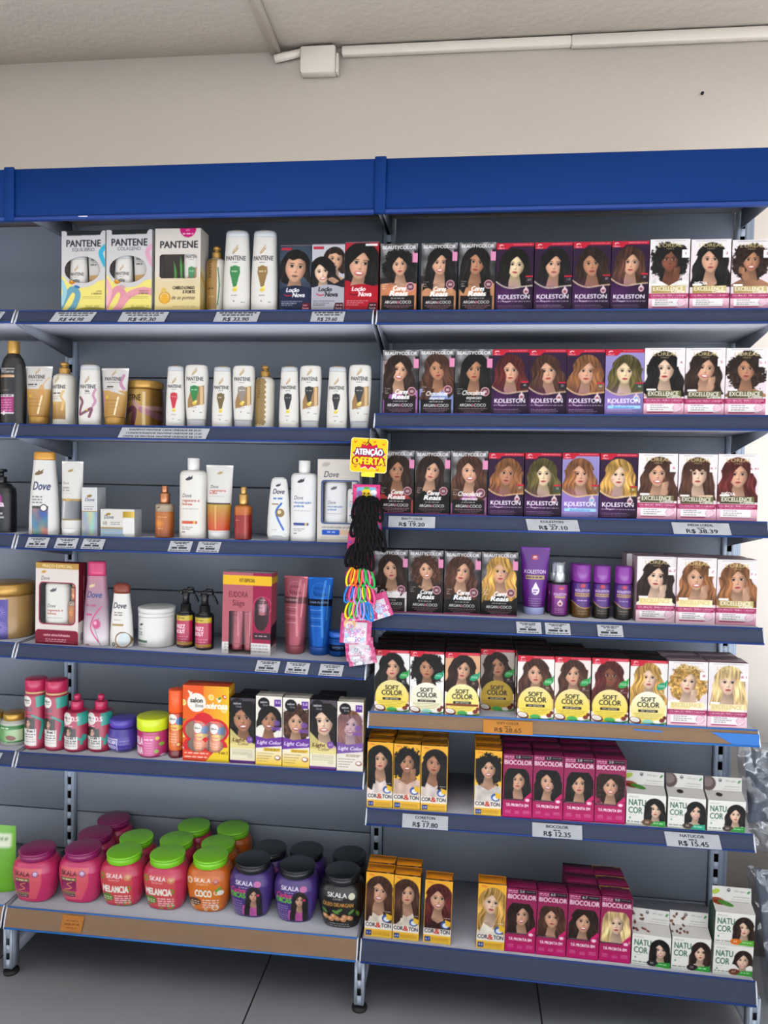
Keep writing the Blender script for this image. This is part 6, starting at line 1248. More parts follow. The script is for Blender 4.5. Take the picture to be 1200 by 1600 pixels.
# shelf, kind, print options, x, front y, width, height, depth, label, boxes behind
ITEMS = [
 ('R1', 'bc', ('K', 'c', 2, -0.1, 'C9805A', 0, 0), 0.0581, 0.012, 0.0975, 0.1756, 0.055, 'dye box with face half hidden by loose black curls, leftmost on the top right shelf', []),
 ('R1', 'bc', ('K', 's', 2, 0, 'B8835F', 0, 0), 0.1633, 0.012, 0.093, 0.1756, 0.055, 'black dye box with straight-haired woman, gap on its left, top right shelf', []),
 ('R1', 'bc', ('K', 's', 3, 0.12, 'B8835F', 0, 0), 0.2615, 0.012, 0.0935, 0.1758, 0.055, 'black dye box with tilted-head dark-haired woman, third, top right shelf', []),
 ('R1', 'kol', ('K', 's', 1, 0.08, None, '2.0', 0), 0.357, 0.012, 0.0941, 0.1727, 0.06, 'purple dye box with pale yellowish face, first red-topped one, top right shelf', []),
 ('R1', 'kol', ('K', 's', 2, 0.05, None, '1.0', 0), 0.4544, 0.012, 0.0946, 0.1728, 0.06, 'purple dye box with bare-shouldered dark-haired woman, second red-topped one, top right shelf', []),
 ('R1', 'kol', ('D', 'w', 3, -0.05, None, '20', 0), 0.55, 0.012, 0.0935, 0.1729, 0.06, 'purple dye box with tanned dark-haired woman, third red-topped one, top right shelf', []),
 ('R1', 'kol', ('B', 's', 2, 0.05, 'A02560', '30', 0), 0.6437, 0.012, 0.0908, 0.1731, 0.06, 'purple dye box with brown-haired woman in a magenta top, top right shelf', []),
 ('R1', 'lor', ('K', 'c', 4, 0, 'E8E4E0', '1', 1, 0, 0.7), 0.74, 0.012, 0.0959, 0.1763, 0.06, 'white-pink dye box with laughing woman, hand on cheek, top right shelf', []),
 ('R1', 'lor', ('K', 'w', 2, 0, '201C20', '2', 0, 1, 0.7), 0.8384, 0.012, 0.0948, 0.1747, 0.06, 'white-pink dye box with black-haired woman and no hand shown, top right shelf', []),
 ('R1', 'lor', ('D', 'c', 3, 0, None, '3', 2, 0, 0.6), 0.9349, 0.012, 0.0921, 0.1716, 0.06, 'white-pink dye box with chin resting on both hands, rightmost on the top right shelf', []),
 ('R2', 'bc', ('D', 'w', 2, 0.12, 'A568B0', 0, 1), 0.0694, 0.012, 0.0946, 0.1679, 0.055, 'dye box with wavy-haired woman in a violet top, leftmost on the second right shelf', []),
 ('R2', 'bc', ('B', 'w', 3, -0.12, '7E8FC0', 1, 0), 0.1643, 0.012, 0.0919, 0.1691, 0.055, 'black dye box with brown-haired woman in a pale blue shirt, second right shelf', []),
 ('R2', 'bc', ('K', 's', 3, 0, '17120F', 1, 0), 0.2597, 0.012, 0.0958, 0.1686, 0.055, 'black dye box with smiling woman in black, beside the red-topped boxes, second right shelf', []),
 ('R2', 'kol', ('R', 'w', 2, 0.0, None, '40', 0), 0.3542, 0.012, 0.0931, 0.1681, 0.06, 'purple dye box with burgundy-haired woman, first red-topped box on the second right shelf', []),
 ('R2', 'kol', ('B', 'w', 2, -0.12, None, '50', 0), 0.4487, 0.012, 0.0944, 0.1676, 0.06, 'purple dye box with brown hair swept over one eye, second right shelf', []),
 ('R2', 'kol', ('L', 'w', 2, 0.05, 'A02550', '60', 0), 0.5442, 0.012, 0.0949, 0.1671, 0.06, 'purple dye box with caramel-haired woman in a crimson top, second right shelf', []),
 ('R2', 'kol', ('O', 'w', 1, 0.05, '7C9CCB', '66', 1), 0.6406, 0.012, 0.0946, 0.1667, 0.06, 'lilac dye box with olive-brown-haired woman, second right shelf', []),
 ('R2', 'lor', ('K', 'w', 1, 0, None, '4', 3, 0, 0.3), 0.7384, 0.012, 0.0981, 0.1694, 0.06, 'white-pink dye box with pale woman framed by black waves, second right shelf', []),
 ('R2', 'lor', ('D', 'w', 2, 0.12, 'F0EEEC', '5', 1, 0, 0.3), 0.8367, 0.012, 0.0954, 0.1689, 0.06, 'white-pink dye box with smiling long-haired woman touching her face, second right shelf', []),
 ('R2', 'lor', ('D', 'c', 3, 0, None, '5.1', 3, 0, 0.3), 0.9346, 0.012, 0.0973, 0.1683, 0.06, 'white-pink dye box with frizzy curly-haired woman, rightmost on the second right shelf', []),
 ('R3', 'bc', ('D', 'w', 3, 0, 'B04038', 0, 0), 0.0643, 0.012, 0.0935, 0.1679, 0.055, 'black dye box half behind the yellow offer sign, third right shelf', []),
 ('R3', 'bc', ('D', 's', 2, 0.2, '14100E', 0, 0), 0.1594, 0.012, 0.0917, 0.1673, 0.055, 'black dye box with head tilted far left and black top, third right shelf', []),
 ('R3', 'bc', ('B', 'w', 2, 0, 'A06090', 1, 0), 0.2556, 0.012, 0.0956, 0.1684, 0.055, 'black dye box with brown-haired woman in mauve, third right shelf', []),
 ('R3', 'kol', ('L', 'w', 3, 0.1, 'A02545', '67', 0), 0.3508, 0.012, 0.0912, 0.1646, 0.06, 'purple dye box with copper hair and crimson top, first red-topped, third right shelf', []),
 ('R3', 'kol', ('O', 'w', 1, -0.05, 'C05038', '70', 0), 0.4451, 0.012, 0.0926, 0.1657, 0.06, 'purple dye box with greenish blond woman in orange-red top, third right shelf', []),
 ('R3', 'kol', ('L', 'w', 2, 0, '7A72B8', '77', 1), 0.5401, 0.012, 0.0924, 0.1669, 0.06, 'lilac dye box with light brown wavy hair, third right shelf', []),
 ('R3', 'kol', ('G', 'w', 1, 0.0, None, '80', 0), 0.6351, 0.012, 0.0929, 0.1664, 0.06, 'purple dye box with golden blond woman, third right shelf', []),
 ('R3', 'lor', ('B', 'w', 2, 0.05, None, '6', 1, 0, 0.3), 0.7314, 0.012, 0.0965, 0.1676, 0.06, 'white-pink dye box with woman leaning on a ringed hand, third right shelf', []),
 ('R3', 'lor', ('B', 's', 1, 0.0, None, '6.1', 3, 0, 0.3), 0.8289, 0.012, 0.0938, 0.1671, 0.06, 'white-pink dye box with fringed brown-haired woman, third right shelf', []),
 ('R3', 'lor', ('R', 'w', 2, 0, '2A1818', '6.41', 0, 1, 0.3), 0.926, 0.012, 0.0972, 0.1683, 0.06, 'white-pink dye box with auburn-haired woman, rightmost on the third right shelf', []),
 ('R4', 'bc', ('D', 's', 2, -0.1, 'F0E4E4', 1, 0), 0.0516, 0.033, 0.0935, 0.1696, 0.055, 'black dye box partly behind the hanging hair ties, fourth right shelf', []),
 ('R4', 'bc', ('B', 'c', 2, -0.1, '241C18', 0, 0), 0.1468, 0.0333, 0.0933, 0.1704, 0.055, 'black dye box with brown ringlets across the face, fourth right shelf', []),
 ('R4', 'bc', ('B', 'w', 2, 0.12, '1C2224', 0, 0), 0.2448, 0.0343, 0.0957, 0.1696, 0.055, 'black dye box with smiling woman with ash brown hair, fourth right shelf', []),
 ('R4', 'bc', ('G', 'w', 2, 0, '101010', 0, 0), 0.3426, 0.0354, 0.0947, 0.1704, 0.055, 'black dye box with short wavy blond hair, fourth right shelf', []),
 ('R4', 'ktube', (), 0.4391, 0.0733, 0.0789, 0.1803, 0, 'purple squeeze tube standing on a pale lilac cap, fourth right shelf', []),
 ('R4', 'kspray', (), 0.5037, 0.0581, 0.0472, 0.1444, 0, 'small purple spray bottle with white pump under a clear cap, fourth right shelf', []),
 ('R4', 'kspray', (), 0.4965, 0.1, 0.0465, 0.1411, 0, 'small purple spray bottle hidden behind the front one, fourth right shelf', []),
 ('R4', 'kcan', ('6A4A18',), 0.5607, 0.0511, 0.0484, 0.1416, 0, 'purple aerosol can with brown lower band, fourth right shelf', []),
 ('R4', 'kcan', ('5A4428',), 0.558, 0.09, 0.0477, 0.1387, 0, 'purple aerosol can standing behind the brown-banded one, fourth right shelf', []),
 ('R4', 'kcan', ('1C1714',), 0.6119, 0.0477, 0.0455, 0.1402, 0, 'purple aerosol can with black lower band, middle can in front, fourth right shelf', []),
 ('R4', 'kcan', ('1C1714',), 0.6657, 0.0405, 0.045, 0.141, 0, 'purple aerosol can with black lower band, beside the white dye boxes, fourth right shelf', []),
 ('R4', 'lor', ('D', 'w', 1, 0.1, 'F4F0EE', '6.7', 1, 0, 1), 0.7433, 0.0351, 0.0974, 0.1697, 0.06, 'cream dye box with smiling dark-haired woman with hand at jaw, fourth right shelf', ['white dye box sticking out behind and left of the 6.7 box, fourth right shelf']),
 ('R4', 'lor', ('L', 'w', 2, 0.0, 'E8C8A0', '7', 1, 0, 1), 0.8411, 0.0288, 0.0967, 0.1697, 0.06, 'cream dye box with grinning caramel blond woman, fourth right shelf', ['white dye box behind the 7 box, fourth right shelf']),
 ('R4', 'lor', ('L', 'w', 2, -0.1, 'E0B890', '7.1', 1, 0, 0.8), 0.9411, 0.0316, 0.098, 0.1673, 0.06, 'cream dye box with light brown hair rightmost on the fourth right shelf', ['white dye box behind the 7.1 box, fourth right shelf']),
 ('R5', 'soft', ('K', 'w', 2, 0, 'E8E4E4', 0, '20'), 0.0651, 0.0092, 0.0928, 0.166, 0.055, 'dye box with gold disc and black hair, leftmost on the tan-edged right shelf', ['second box back behind the leftmost gold-disc box', 'third box back behind the leftmost gold-disc box', 'fourth box back behind the leftmost gold-disc box']),
 ('R5', 'soft', ('K', 'c', 3, 0, 'F4F2F0', 1, '28'), 0.1585, 0.007, 0.09, 0.1666, 0.055, 'dye box with white disc and black curls, tan-edged right shelf', ['second box back behind the white-disc box with black curls', 'third box back behind the white-disc box with black curls', 'fourth box back behind the white-disc box with black curls']),
 ('R5', 'soft', ('D', 'w', 2, 0.1, 'D8A880', 2, '30'), 0.2524, 0.0052, 0.0906, 0.1673, 0.055, 'dye box with gold disc and peach ground, tan-edged right shelf', ['second box back behind the peach-ground gold-disc box', 'third box back behind the peach-ground gold-disc box', 'fourth box back behind the peach-ground gold-disc box']),
 ('R5', 'soft', ('D', 'w', 3, -0.1, 'C0B0A8', 3, '40'), 0.3454, 0.0575, 0.0903, 0.1673, 0.055, 'dye box with dull gold disc set back from the shelf edge, tan-edged right shelf', ['second box back behind the set-back gold-disc box', 'third box back behind the set-back gold-disc box', 'fourth box back behind the set-back gold-disc box']),
 ('R5', 'soft', ('B', 'w', 2, 0, 'F0E8E4', 0, '50'), 0.4423, 0.003, 0.0934, 0.1667, 0.055, 'dye box with gold disc, right of the orange price tag, tan-edged shelf', ['second box back behind the gold-disc box right of the orange tag', 'third box back behind the gold-disc box right of the orange tag', 'fourth box back behind the gold-disc box right of the orange tag']),
 ('R5', 'soft', ('B', 'w', 2, -0.1, 'E8DCD4', 0, '60'), 0.5361, 0.003, 0.0907, 0.167, 0.055, 'dye box with gold disc, sixth from the left, tan-edged shelf', ['second box back behind the sixth gold-disc box', 'third box back behind the sixth gold-disc box']),
 ('R5', 'soft', ('R', 'w', 4, 0, 'E8E0DC', 0, '67'), 0.6316, 0.0054, 0.093, 0.1669, 0.055, 'dye box with gold disc and reddish brown hair, tan-edged right shelf', ['second box back behind the reddish brown gold-disc box']),
 ('R5', 'soft', ('G', 'w', 1, 0, 'E8E4E0', 1, '73'), 0.7272, 0.0048, 0.0918, 0.1658, 0.055, 'dye box with pale disc and blond woman, tan-edged right shelf', ['second box back behind the blond pale-disc box']),
 ('R5', 'lor', ('G', 'c', 1, 0.1, 'F4EEE8', '8', 1, 0, 1), 0.8229, 0.003, 0.0969, 0.1668, 0.06, 'white dye box with curly blond woman, hand on chin, tan-edged right shelf', ['white dye box behind the curly blond one, tan-edged right shelf']),
 ('R5', 'lor', ('P', 's', 1, 0, 'F8E8E0', '8.1', 3, 0, 1), 0.921, 0.003, 0.0957, 0.1674, 0.06, 'white dye box with straight platinum hair, rightmost on the tan-edged right shelf', ['white dye box behind the platinum blond one, tan-edged right shelf']),
 ('R6', 'cort', ('K', 's', 2, 0, 'E8D8D0', '1.0', 'E89018'), 0.0379, 0.0094, 0.0694, 0.1787, 0.045, 'narrow yellow dye box with straight black hair, leftmost on the sixth right shelf', ['second box back behind the straight black-haired yellow box, sixth right shelf', 'third box back behind the straight black-haired yellow box, sixth right shelf']),
 ('R6', 'cort', ('K', 'c', 3, 0, 'D8B8A8', '2.0', 'C08018'), 0.1106, 0.0088, 0.0722, 0.1779, 0.045, 'narrow yellow dye box with short black curls and raised hand, sixth right shelf', ['second box back behind the short-curled yellow box, sixth right shelf', 'third box back behind the short-curled yellow box, sixth right shelf']),
 ('R6', 'cort', ('K', 'w', 3, 0.1, 'E0D0C8', '2.8', 'B87818'), 0.1835, 0.0083, 0.0699, 0.1771, 0.045, 'narrow yellow dye box with laughing woman, left of the gap, sixth right shelf', ['second box back behind the laughing-woman yellow box, sixth right shelf', 'third box back behind the laughing-woman yellow box, sixth right shelf']),
 ('R6', 'cort', ('K', 'c', 2, 0, 'D8D0C8', '3.0', 'E89018'), 0.3264, 0.0036, 0.0702, 0.1752, 0.045, 'narrow yellow dye box with tight curls, right of the gap, sixth right shelf', ['second box back behind the tight-curled yellow box, sixth right shelf', 'third box back behind the tight-curled yellow box, sixth right shelf']),
 ('R6', 'bio', ('K', 's', '1.0'), 0.4032, 0.003, 0.0762, 0.1697, 0.05, 'magenta dye box numbered 1.0', ['second box back behind the magenta 1.0 box', 'third box back behind the magenta 1.0 box', 'fourth box back behind the magenta 1.0 box']),
 ('R6', 'bio', ('K', 'w', '1.7'), 0.4818, 0.0048, 0.0772, 0.1703, 0.05, 'magenta dye box numbered 1.7', ['second box back behind the magenta 1.7 box', 'third box back behind the magenta 1.7 box', 'fourth box back behind the magenta 1.7 box']),
 ('R6', 'bio', ('K', 's', '2.0'), 0.5613, 0.0059, 0.0781, 0.1696, 0.05, 'magenta dye box numbered 2.0', ['second box back behind the magenta 2.0 box', 'third box back behind the magenta 2.0 box', 'fourth box back behind the magenta 2.0 box']),
 ('R6', 'bio', ('D', 'c', '3.0'), 0.6411, 0.0071, 0.0774, 0.1689, 0.05, 'magenta dye box numbered 3.0', ['second box back behind the magenta 3.0 box', 'third box back behind the magenta 3.0 box', 'fourth box back behind the magenta 3.0 box']),
 ('R6', 'nat', ('K', 's', '3CA048', '6B5038', '2.0', 0), 0.7316, 0.0062, 0.0973, 0.0824, 0.05, 'small white dye carton with a leafy tab, beside the magenta boxes, sixth right shelf', []),
 ('R6', 'nat', ('K', 'w', '2FA888', '4A4038', '3.0', 1), 0.8318, 0.0037, 0.0913, 0.0818, 0.05, 'small white dye carton with teal leaf, middle of the three on the sixth right shelf', []),
 ('R6', 'nat', ('K', 'w', '2E9840', '4A4038', '5.0', 1), 0.9296, 0.003, 0.0917, 0.0804, 0.05, 'small white dye carton at the right end of the sixth right shelf', []),
 ('RB', 'cort', ('B', 's', 2, 0.08, 'E8DCC8', '5.3', 'E89018'), 0.0467, -0.04, 0.0732, 0.1745, 0.045, 'narrow yellow dye box, leftmost on the bottom right shelf', ['second box back behind the leftmost yellow box, bottom right shelf']),
 ('RB', 'cort', ('B', 's', 2, -0.05, 'E0D4C0', '6.0', 'E89018'), 0.1198, -0.04, 0.0692, 0.1731, 0.045, 'narrow yellow dye box, second from the left on the bottom right shelf', ['second box back behind the second yellow box, bottom right shelf']),
 ('RB', 'cort', ('R', 'w', 2, 0, '3A2020', '6.7', 'E89018'), 0.2024, -0.04, 0.0719, 0.1693, 0.045, 'narrow yellow dye box with laughing woman with plum brown hair, bottom right shelf', []),
 ('RB', 'cort', ('G', 'w', 1, 0.1, 'E8E0D0', '9.0', 'E89018'), 0.3411, -0.04, 0.0723, 0.1731, 0.045, 'narrow yellow dye box with blond woman, bottom right shelf', []),
 ('RB', 'bio', ('D', 's', '5.0'), 0.4171, -0.04, 0.0774, 0.1689, 0.05, 'magenta dye box numbered 5.0', []),
 ('RB', 'bio', ('B', 'w', '6.0'), 0.4955, -0.04, 0.0758, 0.1685, 0.05, 'magenta dye box numbered 6.0', []),
 ('RB', 'bio', ('D', 'w', '6.7'), 0.5753, -0.0396, 0.0799, 0.1697, 0.05, 'magenta dye box numbered 6.7', ['second box back behind the magenta 6.7 box', 'third box back behind the magenta 6.7 box']),
 ('RB', 'bio', ('P', 's', '9.0'), 0.6561, -0.0384, 0.0776, 0.1706, 0.05, 'magenta dye box numbered 9.0 with platinum hair', ['second box back behind the magenta 9.0 box', 'third box back behind the magenta 9.0 box']),
 ('RB', 'nat', ('K', 's', '2E9838', '2A2830', '4.0', 2), 0.7451, -0.04, 0.0939, 0.0809, 0.05, 'small white dye carton beside the magenta 9.0 box, bottom right shelf', []),
 ('RB', 'nat', ('D', 'w', '2E9838', '2A2028', '5.5', 2), 0.8426, -0.04, 0.0943, 0.085, 0.05, 'small white dye carton with praying-hands woman, left of the stacked pair, bottom right shelf', []),
 ('RB', 'nat', ('D', 'h', '3A9A38', '6A3828', '6.7', 0), 0.944, -0.04, 0.0947, 0.0764, 0.05, 'small white dye carton, lower of the stacked pair, bottom right shelf', []),
 ('RB', 'natup', ('D', 'w', '5AA838', 'D87028', '6.8', 0), 0.9913, 0.0951, 0.1013, 0.0879, 0.05, 'small white dye carton with orange badge, upper of the stacked pair, bottom right shelf', []),
 ('L1', 'pkit', (0,), -0.8138, 0.012, 0.1264, 0.2195, 0.055, 'white and yellow gift box with blue ribbons and oval window, top left shelf', []),
 ('L1', 'pkit', (1,), -0.6819, 0.012, 0.13, 0.2211, 0.055, 'white and yellow gift box with pink ribbons and oval window, top left shelf', []),
 ('L1', 'pkit', (2,), -0.5439, 0.012, 0.1279, 0.2225, 0.06, 'cream gift box with pink round sticker and square window, top left shelf', []),
 ('L1', 'pumpb', ('p2',), -0.4499, 0.03, 0.0565, 0.1877, 0, 'cream pump bottle with vertical gold label, top left shelf', []),
 ('L1', 'psh', ('1F7A3C',), -0.3839, 0.012, 0.0751, 0.2223, 0, 'tall white shampoo bottle with green drop label, top left shelf', []),
 ('L1', 'psh', ('8A6A30',), -0.3072, 0.012, 0.0744, 0.2211, 0, 'tall white shampoo bottle with bronze drop label, top left shelf', []),
 ('L1', 'loc', (0,), -0.2177, 0.012, 0.0851, 0.1743, 0.05, 'navy dye box with a smiling dark-haired man, top left shelf', []),
 ('L1', 'loc', (1,), -0.1297, 0.012, 0.0877, 0.1766, 0.05, 'grey dye box with a man and a woman together, top left shelf', []),
 ('L1', 'loc', (2,), -0.04, 0.012, 0.0884, 0.1805, 0.05, 'red dye box with a dark-haired woman, right end of the top left shelf', []),
 ('L2', 'tres', (), -1.0374, 0.02, 0.0719, 0.236, 0, 'black shampoo bottle with gold cap and magenta label, far left of the second shelf', []),
 ('L2', 'blackb', (), -1.1272, 0.03, 0.0734, 0.2407, 0, 'dark bottle cut off by the left picture edge, second shelf', []),
 ('L2', 'ptube', ('B08840', 0), -0.9653, 0.02, 0.0835, 0.1678, 0, 'white and gold squeeze tube next to the black bottle, second left shelf', []),
 ('L2', 'pumpb', ('p1',), -0.8893, 0.02, 0.0615, 0.1803, 0, 'white and gold pump bottle between two squeeze tubes, second left shelf', []),
 ('L2', 'psh', ('rib',), -0.8022, 0.012, 0.0642, 0.1721, 0, 'white shampoo bottle with burgundy ribbon print, second left shelf', []),
 ('L2', 'ptube', ('B08840', 1), -0.7339, 0.012, 0.0829, 0.1621, 0, 'white and gold squeeze tube with pink ribbon, leaning on the gold jar, second left shelf', []),
 ('L2', 'pjar', (), -0.6772, 0.055, 0.106, 0.1335, 0, 'squat gold jar with pink ribbon print, second left shelf', []),
 ('L2', 'psh', ('C02038',), -0.5522, 0.012, 0.0531, 0.169, 0, 'white shampoo bottle with red drop label, second left shelf', []),
 ('L2', 'pco', ('1F7A3C',), -0.4938, 0.012, 0.0647, 0.1697, 0, 'white conditioner bottle with green drop label, second left shelf', []),
 ('L2', 'psh', ('6A5A30',), -0.4198, 0.012, 0.056, 0.1678, 0, 'white shampoo bottle with olive drop label, second left shelf', []),
 ('L2', 'pco', ('8A8078',), -0.3605, 0.012, 0.0619, 0.1683, 0, 'white conditioner bottle with grey drop label, second left shelf', []),
 ('L2', 'pumpb', ('p3',), -0.3057, 0.02, 0.0539, 0.1727, 0, 'cream pump bottle with scalloped gold label, second left shelf', []),
 ('L2', 'psh', ('181818',), -0.2331, 0.012, 0.0548, 0.1685, 0, 'white shampoo bottle with black drop label, left pair, second left shelf', []),
 ('L2', 'pco', ('181818',), -0.1753, 0.012, 0.0597, 0.1689, 0, 'white conditioner bottle with black drop label, left pair, second left shelf', []),
 ('L2', 'psh', ('181818',), -0.1016, 0.012, 0.0557, 0.169, 0, 'white shampoo bottle with black drop label, right pair, second left shelf', []),
 ('L2', 'pco', ('181818',), -0.0408, 0.012, 0.0614, 0.1712, 0, 'white conditioner bottle with black drop label at the right end of the second left shelf', []),
 ('L3', 'sedap', (), -1.0866, 0.03, 0.0838, 0.1846, 0, 'black pump bottle with magenta mark, far left of the third shelf', []),
 ('L3', 'blackb', (), -1.1771, 0.085, 0.0929, 0.2169, 0, 'tall black bottle behind the black pump bottle, third shelf', []),
 ('L3', 'dsh', (0,), -0.9402, 0.012, 0.0888, 0.2349, 0, 'white shampoo bottle with gold cap and iridescent square, third left shelf', []),
 ('L3', 'dtube', (0,), -0.857, 0.012, 0.0632, 0.2088, 0, 'white squeeze tube with silver band, third left shelf', []),
 ('L3', 'dbox', (0,), -0.7967, 0.02, 0.0454, 0.1359, 0.05, 'slim white carton with iridescent lower half, third left shelf', []),
 ('L3', 'dbox', (1,), -0.7106, 0.012, 0.099, 0.0771, 0.045, 'wide white carton with a jar and gold lid printed on it, third left shelf', []),
 ('L3', 'serum', (0,), -0.5861, 0.015, 0.0503, 0.1446, 0, 'amber serum bottle with copper pump, third left shelf', []),
 ('L3', 'dbot', (0,), -0.5016, 0.012, 0.0754, 0.222, 0, 'tall white bottle with red lettering and band, third left shelf', []),
 ('L3', 'dtube', (1,), -0.4298, 0.012, 0.0769, 0.2037, 0, 'white squeeze tube with orange-red lower half, third left shelf', []),
 ('L3', 'serum', (1,), -0.3606, 0.02, 0.0455, 0.1447, 0, 'red serum bottle with gold pump, third left shelf', []),
 ('L3', 'dco', (0,), -0.2572, 0.012, 0.0642, 0.1727, 0, 'small white conditioner bottle with blue base and gold swirl, third left shelf', []),
 ('L3', 'dbot', (1,), -0.1889, 0.012, 0.0727, 0.2188, 0, 'tall white bottle with blue lettering and band, third left shelf', []),
 ('L3', 'dkit', (0,), -0.0903, 0.012, 0.1135, 0.2228, 0.05, 'cream gift box with blue-edged window, partly behind the hanging strip, third left shelf', []),
 ('L4', 'sjar', (), -1.0889, 0.0226, 0.1482, 0.1588, 0, 'large gold jar with violet label, far left of the fourth shelf', []),
 ('L4', 'dkit', (1,), -0.8931, 0.0178, 0.1286, 0.2311, 0.045, 'white and wine-red gift box with window, fourth left shelf', []),
 ('L4', 'dsh', (1,), -0.787, 0.0228, 0.0787, 0.2382, 0, 'pink and white shampoo bottle with raspberry cap, fourth left shelf', []),
 ('L4', 'dsh', (2,), -0.7116, 0.0248, 0.0666, 0.1798, 0, 'small white shampoo bottle with brown cap and coconut print, fourth left shelf', []),
 ('L4', 'djar', (), -0.6264, 0.0335, 0.1058, 0.111, 0, 'plain white jar with ribbed lid, fourth left shelf', []),
 ('L4', 'frizz', (), -0.5399, 0.0597, 0.0514, 0.1708, 0, 'pink and black trigger spray bottle, left of the pair', []),
 ('L4', 'frizz', (), -0.478, 0.0432, 0.0526, 0.1705, 0, 'pink and black trigger spray bottle, right of the pair', []),
 ('L4', 'ekit', (), -0.3444, 0.0276, 0.1377, 0.2271, 0.06, 'rose-coloured gift box with yellow band, fourth left shelf', []),
 ('L4', 'etube', ('B0606C', 0), -0.2199, 0.0595, 0.0699, 0.2161, 0, 'rose pink metallic squeeze tube, fourth left shelf', []),
 ('L4', 'etube', ('2060B8', 1), -0.1508, 0.0609, 0.0731, 0.2152, 0, 'blue metallic squeeze tube, fourth left shelf', []),
 ('L4', 'ejar', (), -0.0947, 0.0591, 0.0618, 0.0682, 0, 'small blue jar half behind the hanging strip, fourth left shelf', []),
 ('L5', 'gjar', (), -1.0516, 0.0283, 0.0784, 0.093, 0, 'green-labelled glass jar with gold lid, nearer the red bottles, fifth left shelf', []),
 ('L5', 'gjar', (), -1.1224, 0.0278, 0.077, 0.0898, 0, 'green-labelled glass jar cut off by the left picture edge, fifth left shelf', []),
 ('L5', 'sos', (0,), -0.9739, 0.019, 0.0633, 0.2018, 0, 'tall crimson shampoo bottle, left of the pair, fifth left shelf', []),
 ('L5', 'sos', (0,), -0.9112, 0.0185, 0.0638, 0.2009, 0, 'tall crimson shampoo bottle, right of the pair, fifth left shelf', []),
 ('L5', 'sos', (1,), -0.8497, 0.0181, 0.0704, 0.16, 0, 'short crimson pump bottle, left of the pair, fifth left shelf', []),
 ('L5', 'sos', (1,), -0.7828, 0.0282, 0.0702, 0.1603, 0, 'short crimson pump bottle, right of the pair, fifth left shelf', []),
 ('L5', 'vjar', (), -0.7177, 0.0238, 0.0873, 0.0949, 0, 'rounded violet jar, fifth left shelf', []),
 ('L5', 'gel', (), -0.6207, 0.0096, 0.0916, 0.1111, 0, 'pink jar with lime yellow lid, fifth left shelf', []),
 ('L5', 'xsp', (), -0.5469, 0.0192, 0.0451, 0.1923, 0, 'orange-capped slim bottle beside the orange gift box, fifth left shelf', []),
 ('L5', 'xbox', (), -0.4508, 0.0135, 0.1321, 0.212, 0.05, 'orange and yellow fruit-patterned gift box, fifth left shelf', []),
 ('L5', 'lc', ('K', 'c', 3, 0, '1.0'), -0.3461, 0.0154, 0.0708, 0.1824, 0.045, 'narrow dye box with profile of curly-haired woman and black top, fifth left shelf', ['black-topped narrow dye box behind the curly-haired one, fifth left shelf']),
 ('L5', 'lc', ('K', 'h', 3, 1, '3.0'), -0.2701, 0.0086, 0.0735, 0.1934, 0.045, 'narrow white, purple and yellow dye box with laughing short-haired woman, fifth left shelf', []),
 ('L5', 'lc', ('B', 'c', 2, 1, '5.0'), -0.1937, 0.0066, 0.0746, 0.1924, 0.045, 'narrow white, purple and yellow dye box with auburn curls, fifth left shelf', []),
 ('L5', 'lc', ('K', 's', 1, 0, '6.0'), -0.1185, 0.0046, 0.073, 0.1914, 0.045, 'narrow dye box with pale woman behind dark straight hair and black top, fifth left shelf', ['black-topped narrow dye box behind the dark straight-haired one, fifth left shelf']),
 ('L5', 'lc', ('L', 'w', 1, 2, '7.0'), -0.0442, 0.003, 0.0714, 0.1902, 0.045, 'narrow cream and lilac dye box with ash-haired woman, rightmost on the fifth left shelf', []),
 ('LB', 'skj', ('P1',), -0.9451, -0.0406, 0.1431, 0.1401, 0, 'pink jar with plum lid, leftmost in the front row, bottom left shelf', []),
 ('LB', 'skj', ('P1',), -0.8148, -0.0252, 0.136, 0.1451, 0, 'pink jar with plum lid, second in the front row, bottom left shelf', []),
 ('LB', 'skj', ('M',), -0.692, -0.0231, 0.1342, 0.1427, 0, 'watermelon pink jar with green lid, third in the front row, bottom left shelf', []),
 ('LB', 'skj', ('M',), -0.564, -0.0231, 0.1323, 0.1458, 0, 'watermelon pink jar with green lid, beside the orange jar, front row, bottom left shelf', []),
 ('LB', 'skj', ('C',), -0.4406, -0.0145, 0.1271, 0.1473, 0, 'orange jar with green lid, front row, bottom left shelf', []),
 ('LB', 'skj', ('V',), -0.3159, -0.0205, 0.1249, 0.1479, 0, 'purple jar with black lid, left of the two in the front row, bottom left shelf', []),
 ('LB', 'skj', ('V',), -0.1884, -0.0255, 0.1228, 0.1466, 0, 'purple jar with black lid, beside the black jar, front row, bottom left shelf', []),
 ('LB', 'skj', ('A',), -0.06, -0.0327, 0.1278, 0.1425, 0, 'black jar with nut print in the front row, bottom left shelf', []),
]
GROUPS = dict(bc='boxed hair dyes', kol='boxed hair dyes', lor='boxed hair dyes', soft='boxed hair dyes', cort='boxed hair dyes', bio='boxed hair dyes', lc='boxed hair dyes', loc='boxed hair dyes', nat='small dye cartons', natup='small dye cartons', natlow='small dye cartons')
